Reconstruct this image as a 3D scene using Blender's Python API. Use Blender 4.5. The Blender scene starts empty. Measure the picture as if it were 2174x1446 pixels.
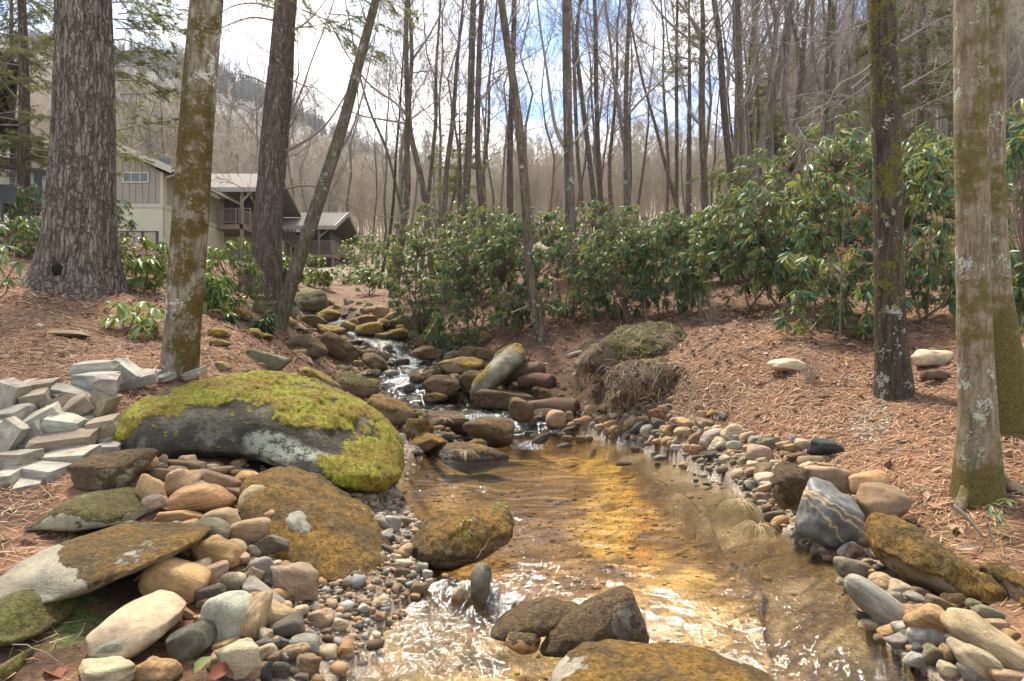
import bpy, bmesh, math, random
import numpy as np
from mathutils import Vector, Matrix, Euler

# ---------------------------------------------------------------- camera, sky, sun, exposure
scene = bpy.context.scene
col = scene.collection
CAMZ = 1.5
F = 2174 * 24.0 / 36.0
cam_d = bpy.data.cameras.new('camera')
cam_d.lens = 24.0
cam_d.sensor_width = 36.0
cam_d.clip_start = 0.05
cam_d.clip_end = 6000
cam = bpy.data.objects.new('camera', cam_d)
cam.location = (0, 0, CAMZ)
cam.rotation_euler = (math.radians(90), 0, 0)
col.objects.link(cam)
scene.camera = cam

SUN_EL, SUN_AZ = math.radians(60), math.radians(-22)   # azimuth from +Y towards +X
world = bpy.data.worlds.new('World')
scene.world = world
world.use_nodes = True
wn = world.node_tree
wn.nodes.clear()
def wnode(t, **k):
    n = wn.nodes.new(t)
    for a, b in k.items():
        setattr(n, a, b)
    return n
w_out = wnode('ShaderNodeOutputWorld')
w_bg = wnode('ShaderNodeBackground')
w_sky = wnode('ShaderNodeTexSky', sky_type='NISHITA', sun_disc=False, sun_elevation=SUN_EL, sun_rotation=SUN_AZ)
w_sky.air_density = 1.0
w_sky.dust_density = 0.6
w_geo = wnode('ShaderNodeTexCoord')
w_sep = wnode('ShaderNodeSeparateXYZ')
wn.links.new(w_geo.outputs['Generated'], w_sep.inputs[0])
w_add = wnode('ShaderNodeMath', operation='ADD'); w_add.inputs[1].default_value = 0.35
w_abs = wnode('ShaderNodeMath', operation='ABSOLUTE')
wn.links.new(w_sep.outputs[2], w_abs.inputs[0]); wn.links.new(w_abs.outputs[0], w_add.inputs[0])
w_dx = wnode('ShaderNodeMath', operation='DIVIDE'); w_dy = wnode('ShaderNodeMath', operation='DIVIDE')
wn.links.new(w_sep.outputs[0], w_dx.inputs[0]); wn.links.new(w_add.outputs[0], w_dx.inputs[1])
wn.links.new(w_sep.outputs[1], w_dy.inputs[0]); wn.links.new(w_add.outputs[0], w_dy.inputs[1])
w_cmb = wnode('ShaderNodeCombineXYZ')
wn.links.new(w_dx.outputs[0], w_cmb.inputs[0]); wn.links.new(w_dy.outputs[0], w_cmb.inputs[1])
w_cmb.inputs[2].default_value = 3.7
w_noi = wnode('ShaderNodeTexNoise')
w_noi.inputs['Scale'].default_value = 2.3
w_noi.inputs['Detail'].default_value = 8
w_noi.inputs['Roughness'].default_value = 0.55
w_noi.inputs['Distortion'].default_value = 0.3
wn.links.new(w_cmb.outputs[0], w_noi.inputs['Vector'])
w_rmp = wnode('ShaderNodeValToRGB')
w_rmp.color_ramp.elements[0].position = 0.44
w_rmp.color_ramp.elements[1].position = 0.61
wn.links.new(w_noi.outputs['Fac'], w_rmp.inputs[0])
w_mix = wnode('ShaderNodeMix', data_type='RGBA')
w_mix.inputs['B'].default_value = (8.6, 8.3, 7.9, 1)
wn.links.new(w_rmp.outputs[0], w_mix.inputs['Factor'])
w_tint = wnode('ShaderNodeMix', data_type='RGBA', blend_type='MULTIPLY')
w_tint.inputs['Factor'].default_value = 1.0
w_tint.inputs['B'].default_value = (0.62, 0.80, 1.0, 1)
wn.links.new(w_sky.outputs[0], w_tint.inputs['A'])
wn.links.new(w_tint.outputs['Result'], w_mix.inputs['A'])
wn.links.new(w_mix.outputs['Result'], w_bg.inputs[0])
w_bg.inputs[1].default_value = 0.125
wn.links.new(w_bg.outputs[0], w_out.inputs[0])

sun_d = bpy.data.lights.new('sun', 'SUN')
sun_d.energy = 4.2
sun_d.angle = math.radians(12)
sun_d.color = (1.0, 0.91, 0.77)
sun = bpy.data.objects.new('sun', sun_d)
sv = Vector((math.sin(SUN_AZ) * math.cos(SUN_EL), math.cos(SUN_AZ) * math.cos(SUN_EL), math.sin(SUN_EL)))
sun.rotation_euler = (-sv).to_track_quat('-Z', 'Y').to_euler()
sun.location = (0, 0, 60)
col.objects.link(sun)

scene.view_settings.view_transform = 'Standard'
scene.view_settings.look = 'None'
scene.view_settings.gamma = 1.0
scene.view_settings.use_curve_mapping = False
scene.view_settings.exposure = 1.32
scene.render.engine = 'CYCLES'
scene.cycles.use_denoising = True
scene.cycles.max_bounces = 6
scene.cycles.diffuse_bounces = 3
scene.cycles.glossy_bounces = 3
scene.cycles.transmission_bounces = 4
scene.cycles.transparent_max_bounces = 8
scene.cycles.volume_bounces = 0
scene.cycles.caustics_reflective = False
scene.cycles.caustics_refractive = False
scene.cycles.use_adaptive_sampling = True
scene.cycles.adaptive_threshold = 0.02

# ---------------------------------------------------------------- numeric helpers
RNG = np.random.default_rng(7)
def _hash(ix, iy, iz, seed):
    h = (ix.astype(np.int64) * 374761393 + iy.astype(np.int64) * 668265263 + iz.astype(np.int64) * 2147483647 + seed * 974634777) & 0xFFFFFFFF
    h = ((h ^ (h >> 13)) * 1274126177) & 0xFFFFFFFF
    h = (h ^ (h >> 16)) & 0xFFFFFFFF
    h = (h * 2246822519) & 0xFFFFFFFF
    return ((h ^ (h >> 15)) & 0xFFFFFF) / float(0xFFFFFF)
def vnoise(p, seed=0):
    p = np.asarray(p, float)
    i = np.floor(p).astype(np.int64); f = p - i
    f = f * f * (3 - 2 * f)
    r = 0
    for dx in (0, 1):
        for dy in (0, 1):
            for dz in (0, 1):
                w = (f[:, 0] if dx else 1 - f[:, 0]) * (f[:, 1] if dy else 1 - f[:, 1]) * (f[:, 2] if dz else 1 - f[:, 2])
                r = r + w * _hash(i[:, 0] + dx, i[:, 1] + dy, i[:, 2] + dz, seed)
    return r * 2 - 1
def fbm(p, seed=0, oct=4, gain=0.5):
    p = np.asarray(p, float)
    a, s, r = 1.0, 1.0, 0
    for k in range(oct):
        r = r + a * vnoise(p * s + 17.3 * k, seed + k)
        a *= gain; s *= 2.03
    return r
def sst(a, b, x):
    t = np.clip((x - a) / (b - a), 0, 1)
    return t * t * (3 - 2 * t)
def P(px, py, D):
    return np.array([(px - 1087) / F * D, D, CAMZ - (py - 723) / F * D])
def proj(v):
    v = np.asarray(v, float)
    D = np.maximum(v[..., 1], 1e-3)
    return 1087 + v[..., 0] / D * F, 723 - (v[..., 2] - CAMZ) / D * F

def make_mesh(name, V, Fs, mats=None, attrs=None, cols=None, smooth=True, midx=None):
    """V (n,3); Fs: array or list of arrays with 3 or 4 columns."""
    V = np.asarray(V, np.float32)
    if not isinstance(Fs, list):
        Fs = [Fs]
    Fs = [np.asarray(f, np.int32) for f in Fs if len(f)]
    me = bpy.data.meshes.new(name)
    me.vertices.add(len(V)); me.vertices.foreach_set('co', V.ravel())
    nl = sum(f.size for f in Fs); nf = sum(len(f) for f in Fs)
    if nf:
        me.loops.add(nl); me.polygons.add(nf)
        me.loops.foreach_set('vertex_index', np.concatenate([f.ravel() for f in Fs]))
        tot = np.concatenate([np.full(len(f), f.shape[1], np.int32) for f in Fs])
        st = np.concatenate([[0], np.cumsum(tot)[:-1]]).astype(np.int32)
        me.polygons.foreach_set('loop_start', st)
        me.polygons.foreach_set('loop_total', tot)
        me.polygons.foreach_set('use_smooth', np.full(nf, smooth, bool))
        if midx is not None:
            me.polygons.foreach_set('material_index', np.asarray(midx, np.int32))
    me.update(calc_edges=True)
    for k, a in (attrs or {}).items():
        at = me.attributes.new(k, 'FLOAT', 'POINT'); at.data.foreach_set('value', np.asarray(a, np.float32))
    for k, a in (cols or {}).items():
        at = me.attributes.new(k, 'FLOAT_COLOR', 'POINT')
        a = np.asarray(a, np.float32)
        if a.shape[1] == 3:
            a = np.concatenate([a, np.ones((len(a), 1), np.float32)], 1)
        at.data.foreach_set('color', a.ravel())
    for m in ([] if mats is None else (mats if isinstance(mats, (list, tuple)) else [mats])):
        me.materials.append(m)
    return me
def link(name, me, parent=None, loc=None):
    o = bpy.data.objects.new(name, me)
    col.objects.link(o)
    if parent is not None:
        o.parent = parent
    if loc is not None:
        o.location = loc
    return o
def thing(name, label, cat, loc=(0, 0, 0), group=None):
    o = bpy.data.objects.new(name, None)
    o.empty_display_size = 0.1
    col.objects.link(o)
    o.location = loc
    tag(o, label, cat, group)
    return o
def tag(o, label=None, cat=None, group=None, kind=None):
    if label: o['label'] = label
    if cat: o['category'] = cat
    if group: o['group'] = group
    if kind: o['kind'] = kind
    return o

# ---------------------------------------------------------------- terrain from surveyed points (pixel column, pixel row, distance)
VALY = [(1446, 3.0), (1250, 4.1), (1100, 5.8), (1040, 6.9), (985, 8.3), (940, 10.0), (900, 11.4), (870, 12.3), (850, 13.0), (800, 14.4), (780, 15.3),
        (735, 16.5), (715, 17.8), (690, 19.5), (660, 22.0), (640, 24.0), (600, 34.0)]
def valley_D(py):
    a = VALY[::-1]
    return float(np.interp(py, [q[0] for q in a], [q[1] for q in a]))
CP = [(0, 1446, 2.9), (200, 1400, 3.1), (250, 1250, 3.7), (0, 1250, 3.5), (60, 1100, 4.3), (300, 1000, 5.0), (450, 1000, 5.2), (560, 1100, 4.6),
      (650, 1250, 4.0), (600, 1380, 3.3), (800, 1220, 4.2), (780, 1080, 5.4), (0, 1040, 4.8), (100, 850, 6.2), (0, 800, 6.5), (250, 780, 7),
      (380, 800, 7.2), (480, 750, 8.4), (600, 770, 9.6), (640, 830, 9.0), (700, 870, 9.5), (800, 890, 10), (550, 880, 7.2), (0, 640, 9), (100, 620, 10.5),
      (250, 620, 11), (250, 700, 9), (400, 640, 12), (0, 545, 12), (50, 480, 18), (280, 530, 36), (345, 532, 42), (420, 560, 30), (530, 615, 17),
      (590, 690, 15), (480, 680, 14), (640, 600, 22), (560, 580, 26), (680, 570, 55), (720, 562, 62),
      (840, 630, 24), (790, 600, 34), (770, 560, 60), (900, 690, 19), (960, 720, 17), (1000, 700, 17), (1050, 760, 14.8), (1000, 800, 14), (1080, 850, 12.4),
      (1150, 727, 14.2), (1200, 820, 12.6), (1300, 850, 11.1), (1300, 700, 14), (1300, 900, 10.6), (1400, 900, 9.4), (1500, 940, 8.1), (1200, 870, 11.8), (1400, 800, 10), (1500, 850, 8.7), (1500, 700, 11.5), (1600, 900, 7.8),
      (1700, 930, 7), (1700, 800, 8.3), (1700, 700, 10), (1895, 840, 7.5), (1900, 720, 9.5), (2100, 800, 7.5), (2174, 700, 8.5), (1900, 960, 6),
      (1800, 1000, 6), (2000, 1000, 5.3), (2070, 1070, 4.8), (2174, 980, 5.3), (2174, 1200, 4.0), (1950, 1150, 4.6), (2100, 1300, 3.5),
      (2174, 1420, 3.0), (1850, 1250, 4.1), (1650, 1000, 6.7),
      (1200, 600, 20), (1500, 590, 20), (1800, 570, 16), (2100, 570, 13), (1350, 540, 30), (1000, 570, 30), (1000, 530, 60), (1250, 510, 60),
      (1700, 470, 45), (1500, 500, 60), (2000, 400, 45), (2174, 330, 50), (2300, 300, 50),
      # wooded hills and the far mountain
      (600, 505, 90), (300, 440, 90), (100, 420, 80), (-200, 350, 80), (0, 480, 40), (-200, 450, 40), (-200, 640, 9), (-200, 1000, 5),
      (-100, 170, 200), (200, 235, 200), (400, 325, 200), (600, 425, 200), (800, 470, 200), (1000, 480, 200), (1250, 485, 160), (1500, 460, 150), (1700, 400, 130),
      (1900, 270, 120), (2174, 100, 120), (2350, -60, 110),
      (300, 130, 1000), (420, 165, 1100), (480, 178, 1150), (560, 208, 1150), (640, 268, 1150), (730, 372, 1100), (850, 452, 1100), (1000, 500, 1100), (1300, 500, 900), (1700, 440, 900), (2174, 200, 900), (-100, 120, 1000),
      (480, 640, 2400), (1087, 660, 2400), (1700, 660, 2400), (0, 640, 2400), (2174, 640, 2400)]
for y_, c_, hw in ((900, 1060, 90), (870, 985, 110), (850, 910, 110), (800, 855, 120), (780, 850, 130), (735, 825, 130), (715, 790, 100), (690, 735, 80), (660, 705, 50)):
    for o_ in (-1, 0, 1):
        CP.append((c_ + o_ * hw, y_ + (4 if o_ == 0 else -6), valley_D(y_)))
for px_, z_ in ((-500, .3), (0, .25), (500, .05), (1000, -.25), (1500, -.25), (2174, .05), (2700, .3)):
    CP.append((px_, 723 + (CAMZ - z_) / 1.2 * F, 1.2))
_cp = np.array(CP, float)
def _warp(u, D):
    return np.stack([np.clip(u, -0.95, 0.95) * 4.0, np.log(np.clip(D, 1.0, 3000)) * 2.2], -1)
_cx = _warp((_cp[:, 0] - 1087) / F, _cp[:, 2])
_ct = -(_cp[:, 1] - 723) / F
def _ker(r2):
    return np.sqrt(r2 + 0.012)
_A = _ker(((_cx[:, None] - _cx[None]) ** 2).sum(-1))
_n = len(_cp)
_M = np.zeros((_n + 3, _n + 3)); _M[:_n, :_n] = _A - np.eye(_n) * 0.012
_M[:_n, _n] = 1; _M[:_n, _n + 1:] = _cx; _M[_n, :_n] = 1; _M[_n + 1:, :_n] = _cx.T
_w = np.linalg.solve(_M, np.concatenate([_ct, np.zeros(3)]))
def base_t(u, D):
    q = _warp(u, D)
    out = np.empty(len(q))
    for s in range(0, len(q), 20000):
        b = q[s:s + 20000]
        out[s:s + 20000] = _ker(((b[:, None] - _cx[None]) ** 2).sum(-1)) @ _w[:_n] + _w[_n] + b @ _w[_n + 1:]
    return out

POOLPX = [(560, 1900), (600, 1700), (640, 1500), (690, 1430), (760, 1360), (800, 1300), (865, 1250), (900, 1215), (890, 1120), (860, 1075), (835, 1052), (865, 1000),
          (900, 960), (985, 945), (1060, 930), (1120, 920), (1180, 915), (1250, 925), (1330, 945), (1400, 968), (1470, 1000), (1550, 1030), (1600, 1070),
          (1650, 1115), (1700, 1160), (1780, 1195), (1800, 1250), (1830, 1310), (1900, 1390), (1990, 1450), (2100, 1600), (2300, 1900)]
POOL = np.array([P(x, y, CAMZ * F / (y - 723))[:2] for x, y in POOLPX])
EDGE = np.array([P(x, y, CAMZ * F / (y - 723))[:2] for x, y in [(1300, 955), (1380, 1015), (1520, 1130), (1640, 1250), (1770, 1340), (1880, 1446), (2050, 1700)]])
def seg_dist(p, a, b):
    ab = b - a
    t = np.clip(((p - a) @ ab) / (ab @ ab), 0, 1)
    return np.hypot(*(p - (a + t[:, None] * ab)).T), t
def pool_sd(x, y):
    p = np.stack([x, y], -1)
    d = np.full(len(p), 1e9); ins = np.zeros(len(p), bool)
    n = len(POOL)
    for i in range(n):
        a, b = POOL[i], POOL[(i + 1) % n]
        dd, _ = seg_dist(p, a, b); d = np.minimum(d, dd)
        c = (a[1] > y) != (b[1] > y)
        with np.errstate(divide='ignore', invalid='ignore'):
            xi = a[0] + (y - a[1]) * (b[0] - a[0]) / (b[1] - a[1])
        ins ^= c & (x < xi)
    return np.where(ins, d, -d)
def edge_side(x, y):
    """signed distance to the bedrock ledge line, positive on the shallow right-hand shelf"""
    p = np.stack([x, y], -1); best = np.full(len(p), 1e9); sg = np.ones(len(p))
    for i in range(len(EDGE) - 1):
        a, b = EDGE[i], EDGE[i + 1]
        dd, _ = seg_dist(p, a, b)
        s = np.sign((b[0] - a[0]) * (p[:, 1] - a[1]) - (b[1] - a[1]) * (p[:, 0] - a[0]))
        m = dd < best
        best = np.where(m, dd, best); sg = np.where(m, s, sg)
    return best * sg
def pool_W(x, y):
    px, _ = proj(np.stack([x, y, np.zeros_like(x)], -1))
    return -0.10 * sst(4.35, 3.75, y + (px - 1000) * 0.0012)
# stream above the pool: centre line (column,row) with half widths in metres
STRM = [(1090, 925, .95), (1060, 905, .95), (1030, 888, 1.0), (985, 866, 1.05), (925, 853, .85), (880, 838, .6), (858, 812, .55), (850, 797, .6), (862, 782, .75), (880, 768, .7),
        (862, 752, .6), (840, 737, .55), (825, 726, .75), (800, 716, .7), (770, 708, .5), (748, 700, .42), (738, 690, .4), (722, 676, .5), (705, 662, .5)]
_sp = []
for x, y, hw in STRM:
    _sp.append(list(P(x, y, valley_D(y))) + [hw])
_sp = np.array(_sp)
_ss = np.linspace(0, len(_sp) - 1, 240)
SP = np.stack([np.interp(_ss, np.arange(len(_sp)), _sp[:, k]) for k in range(4)], 1)
SP[:, 3] *= np.interp(_ss, [0, 3, 6, 18], [0.88, 0.8, 0.72, 0.7])
# flatten the pools between the falls
SP[:, 2] = np.interp(_ss, [0, 0.7, 1.2, 4.2, 5.0, 6.6, 7.6, 8.6, 9.4, 11.3, 12.2, 13.6, 14.4, 16.4, 18],
                     [0.0, 0.02, 0.26, 0.30, 0.40, 0.74, 0.84, 0.92, 1.05, 1.34, 1.46, 1.58, 1.66, 1.95, 2.25])
def stream_q(x, y):
    p = np.stack([x, y], -1)
    best = np.full(len(p), 1e9); z = np.zeros(len(p)); hw = np.ones(len(p))
    near = (y > 9) & (y < 24) & (x > -8) & (x < 3)
    idx = np.where(near)[0]
    if len(idx):
        q = p[idx]
        d = np.sqrt(((q[:, None] - SP[None, :, :2]) ** 2).sum(-1)) if len(q) < 40000 else None
        if d is None:
            bi = np.empty(len(q), int); bd = np.empty(len(q))
            for s in range(0, len(q), 20000):
                dd = ((q[s:s + 20000, None] - SP[None, :, :2]) ** 2).sum(-1)
                bi[s:s + 20000] = dd.argmin(1); bd[s:s + 20000] = np.sqrt(dd.min(1))
        else:
            bi = d.argmin(1); bd = d.min(1)
        best[idx] = bd; z[idx] = SP[bi, 2]; hw[idx] = SP[bi, 3]
    return best, z, hw
def terrain(x, y, full=False):
    x = np.atleast_1d(np.asarray(x, float)); y = np.atleast_1d(np.asarray(y, float))
    D = np.maximum(y, 0.6)
    t = base_t(x / D, D)
    z = CAMZ + D * t
    q = np.stack([x, y, np.zeros_like(x)], -1)
    amp = np.clip(0.012 + 0.004 * D, 0, 0.35) * np.where(D > 60, 1 + D / 60, 1)
    z = z + fbm(q * 0.9, 3, 4) * amp * 0.8 + np.where(D > 100, fbm(q * 0.012, 5, 4) * D * 0.012, 0)
    sd = pool_sd(x, y)
    W = pool_W(x, y)
    es = edge_side(x, y)
    dep = np.where(es > 0, 0.025 + 0.02 * vnoise(q * 3.1, 9) + 0.10 * sst(0.08, 0, es), 0.16 + 0.10 * sst(0, 0.8, -es) + 0.03 * vnoise(q * 4, 8))
    bed = W - np.maximum(dep, -0.004) * sst(0.0, 0.35, sd)
    zi = np.where(sd > 0, np.minimum(np.where(sd > 0.5, bed, z), bed), np.maximum(z, W + np.minimum(0.02 + 0.25 * -sd, 0.10)))
    near = (D < 13)
    z = np.where(near, zi, z)
    bd, sz, hw = stream_q(x, y)
    carve = sz - 0.10 - 0.06 * vnoise(q * 5, 12)
    k = sst(1.25, 0.85, bd / hw)
    z = np.where(sd > 0, z, z * (1 - k) + np.minimum(z, carve) * k)
    if full:
        return z, sd, es, bd / hw, W
    return z
def H(x, y):
    return float(terrain([x], [y])[0])
_gd = np.exp(np.linspace(math.log(1.6), math.log(140), 170))
def _scan(u, t, gd, water):
    z, sd, es, q, W = terrain(u * gd, gd, True)
    if water:
        z = np.where((sd > 0), np.maximum(z, W), z)
    return CAMZ + t * gd - z
def hit(px, py, water=True):
    """ground (or water) distance along the sight line through a pixel"""
    u = (px - 1087) / F; t = -(py - 723) / F
    g = _scan(u, t, _gd, water)
    b = np.where(g <= 0)[0]
    if not len(b) or b[0] == 0:
        return None
    gd = np.linspace(_gd[b[0] - 1], _gd[b[0]], 12)
    g = _scan(u, t, gd, water)
    b = np.where(g <= 0)[0]; i = b[0] if len(b) else 11
    if i == 0: return float(gd[0])
    k = g[i - 1] / max(g[i - 1] - g[i], 1e-9)
    return float(gd[i - 1] * (1 - k) + gd[i] * k)
# ---------------------------------------------------------------- materials
class NT:
    def __init__(self, name):
        self.m = bpy.data.materials.new(name); self.m.use_nodes = True
        self.t = self.m.node_tree; self.t.nodes.clear()
        self.out = self.n('ShaderNodeOutputMaterial')
    def n(self, t, ins=None, **k):
        nd = self.t.nodes.new(t)
        for a, b in k.items():
            setattr(nd, a, b)
        for a, b in (ins or {}).items():
            if isinstance(b, bpy.types.NodeSocket):
                self.t.links.new(b, nd.inputs[a])
            else:
                nd.inputs[a].default_value = b
        return nd
    def noise(self, vec, scale, detail=4, rough=0.55, dist=0.0):
        return self.n('ShaderNodeTexNoise', {'Vector': vec, 'Scale': scale, 'Detail': detail, 'Roughness': rough, 'Distortion': dist}).outputs['Fac']
    def ramp(self, fac, a, b, ca=(0, 0, 0, 1), cb=(1, 1, 1, 1), mids=()):
        r = self.n('ShaderNodeValToRGB', {0: fac})
        e = r.color_ramp.elements
        e[0].position = a; e[0].color = ca; e[1].position = b; e[1].color = cb
        for p, c in mids:
            x = e.new(p); x.color = c
        return r.outputs[0]
    def mix(self, f, a, b, mode='MIX'):
        nd = self.t.nodes.new('ShaderNodeMix'); nd.data_type = 'RGBA'; nd.blend_type = mode
        for nm, v in (('Factor', f), ('A', a), ('B', b)):
            if isinstance(v, bpy.types.NodeSocket): self.t.links.new(v, nd.inputs[nm])
            else: nd.inputs[nm].default_value = v if nm == 'Factor' else (tuple(v) + (1,))[:4]
        return nd.outputs['Result']
    def math(self, op, a, b=0.0, clamp=False):
        nd = self.n('ShaderNodeMath', {0: a, 1: b}, operation=op); nd.use_clamp = clamp
        return nd.outputs[0]
    def attr(self, name, kind='GEOMETRY', out='Fac'):
        nd = self.n('ShaderNodeAttribute', attribute_name=name, attribute_type=kind)
        return nd.outputs[out]
    def bump(self, h, strength=0.5, dist=0.02, normal=None):
        i = {'Height': h, 'Strength': strength, 'Distance': dist}
        if normal is not None: i['Normal'] = normal
        return self.n('ShaderNodeBump', i).outputs[0]
    def done(self, sh):
        self.t.links.new(sh, self.out.inputs['Surface']); return self.m
    def bsdf(self, c, rough=0.8, normal=None, spec=0.3, **k):
        i = {'Base Color': c if isinstance(c, bpy.types.NodeSocket) else (tuple(c) + (1,))[:4], 'Roughness': rough, 'Specular IOR Level': spec}
        if normal is not None: i['Normal'] = normal
        i.update(k)
        return self.n('ShaderNodeBsdfPrincipled', i).outputs[0]

def simple(name, c, rough=0.7, var=0.15, scale=6.0, bump=0.2, spec=0.3, stretch=(1, 1, 1)):
    g = NT(name)
    tc = g.n('ShaderNodeTexCoord').outputs['Object']
    mp = g.n('ShaderNodeMapping', {'Vector': tc, 'Scale': stretch}).outputs[0]
    nz = g.noise(mp, scale, 6, 0.6)
    cc = g.mix(nz, [v * (1 - var) for v in c], [min(1, v * (1 + var)) for v in c])
    return g.done(g.bsdf(cc, rough, g.bump(nz, bump, 0.01), spec))

def stone_mat(name, k, bumpd):
    """k: pattern scale factor for the object's own coordinates; colour comes from the object"""
    g = NT(name)
    oi = g.n('ShaderNodeObjectInfo')
    tc = g.n('ShaderNodeTexCoord').outputs['Object']
    off = g.n('ShaderNodeVectorMath', {0: tc, 1: g.n('ShaderNodeCombineXYZ', {0: g.math('MULTIPLY', oi.outputs['Random'], 37.0), 1: g.math('MULTIPLY', oi.outputs['Random'], 91.0), 2: 0.0}).outputs[0]}, operation='ADD').outputs[0]
    n1 = g.noise(off, 1.6 * k, 5, 0.6, 0.4)
    n2 = g.noise(off, 7.0 * k, 6, 0.65)
    n3 = g.noise(off, 26.0 * k, 4, 0.7)
    layer = g.n('ShaderNodeTexNoise', {'Vector': g.n('ShaderNodeMapping', {'Vector': off, 'Scale': (0.5, 0.7, 3.2), 'Rotation': (0.5, 0.35, 0.0)}).outputs[0], 'Scale': 2.2 * k, 'Detail': 5.0, 'Distortion': 0.6}).outputs['Fac']
    base = oi.outputs['Color']
    dark = g.mix(1.0, base, (0.62, 0.60, 0.57), 'MULTIPLY')
    lite = g.mix(0.02, g.mix(1.0, base, (1.38, 1.33, 1.22), 'MULTIPLY'), (0.5, 0.44, 0.34))
    c = g.mix(g.ramp(n1, 0.32, 0.68), dark, lite)
    c = g.mix(g.ramp(layer, 0.50, 0.72), c, g.mix(1.0, c, (0.70, 0.68, 0.64), 'MULTIPLY'))
    c = g.mix(g.ramp(n3, 0.30, 0.75), g.mix(1.0, c, (0.72, 0.71, 0.69), 'MULTIPLY'), g.mix(1.0, c, (1.18, 1.17, 1.15), 'MULTIPLY'))
    # rusty staining and pale lichen, amounts set on the object
    rust = g.attr('rust', 'OBJECT')
    c = g.mix(g.math('MULTIPLY', g.ramp(n2, 0.45, 0.62), rust), c, (0.30, 0.155, 0.06))
    lich = g.attr('lichen', 'OBJECT')
    vor = g.n('ShaderNodeTexVoronoi', {'Vector': off, 'Scale': 5.0 * k, 'Randomness': 1.0}, feature='F1').outputs['Distance']
    lp = g.math('MULTIPLY', g.ramp(g.math('ADD', n1, g.math('MULTIPLY', n3, 0.35)), 0.66, 0.74), g.ramp(n2, 0.40, 0.52))
    la = g.math('MULTIPLY', g.ramp(g.math('ADD', g.attr('lich'), g.math('MULTIPLY', g.math('SUBTRACT', n1, 0.5), 1.6)), 0.35, 0.6), g.math('MULTIPLY', g.attr('lich'), g.ramp(g.math('ADD', g.math('MULTIPLY', n2, 0.6), g.math('MULTIPLY', n3, 0.5)), 0.46, 0.58)))
    c = g.mix(g.math('MAXIMUM', g.math('MULTIPLY', lp, lich), la), c, (0.27, 0.28, 0.20))
    # moss grows where the geometry attribute says
    moss = g.attr('moss')
    mm = g.ramp(g.math('ADD', moss, g.math('MULTIPLY', g.math('SUBTRACT', n2, 0.5), 1.5)), 0.44, 0.58)
    mA = g.attr('moss_a', 'OBJECT', 'Color'); mB = g.attr('moss_b', 'OBJECT', 'Color')
    mc = g.mix(g.ramp(n1, 0.38, 0.62), mA, mB)
    cl = g.noise(off, 13.0 * k, 5, 0.7, 0.5)
    mc = g.mix(g.ramp(cl, 0.36, 0.60), g.mix(1.0, mc, (0.40, 0.34, 0.30), 'MULTIPLY'), mc)
    mc = g.mix(g.ramp(n3, 0.30, 0.72), g.mix(1.0, mc, (0.55, 0.52, 0.45), 'MULTIPLY'), g.mix(1.0, mc, (1.45, 1.40, 1.25), 'MULTIPLY'))
    c = g.mix(mm, c, mc)
    wet = g.attr('wet')
    c = g.mix(wet, c, g.mix(1.0, c, (0.38, 0.36, 0.34), 'MULTIPLY'))
    rough = g.math('SUBTRACT', 0.82, g.math('MULTIPLY', wet, 0.5))
    h = g.math('ADD', g.math('MULTIPLY', n2, 0.6), g.math('ADD', g.math('MULTIPLY', n3, 0.35), g.math('MULTIPLY', layer, 0.5)))
    h = g.math('ADD', h, g.math('MULTIPLY', mm, g.math('ADD', g.math('MULTIPLY', g.noise(off, 45 * k, 3, 0.7), 1.2), g.math('MULTIPLY', cl, 1.6))))
    return g.done(g.bsdf(c, rough, g.bump(h, 0.75, bumpd), 0.35))

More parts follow.
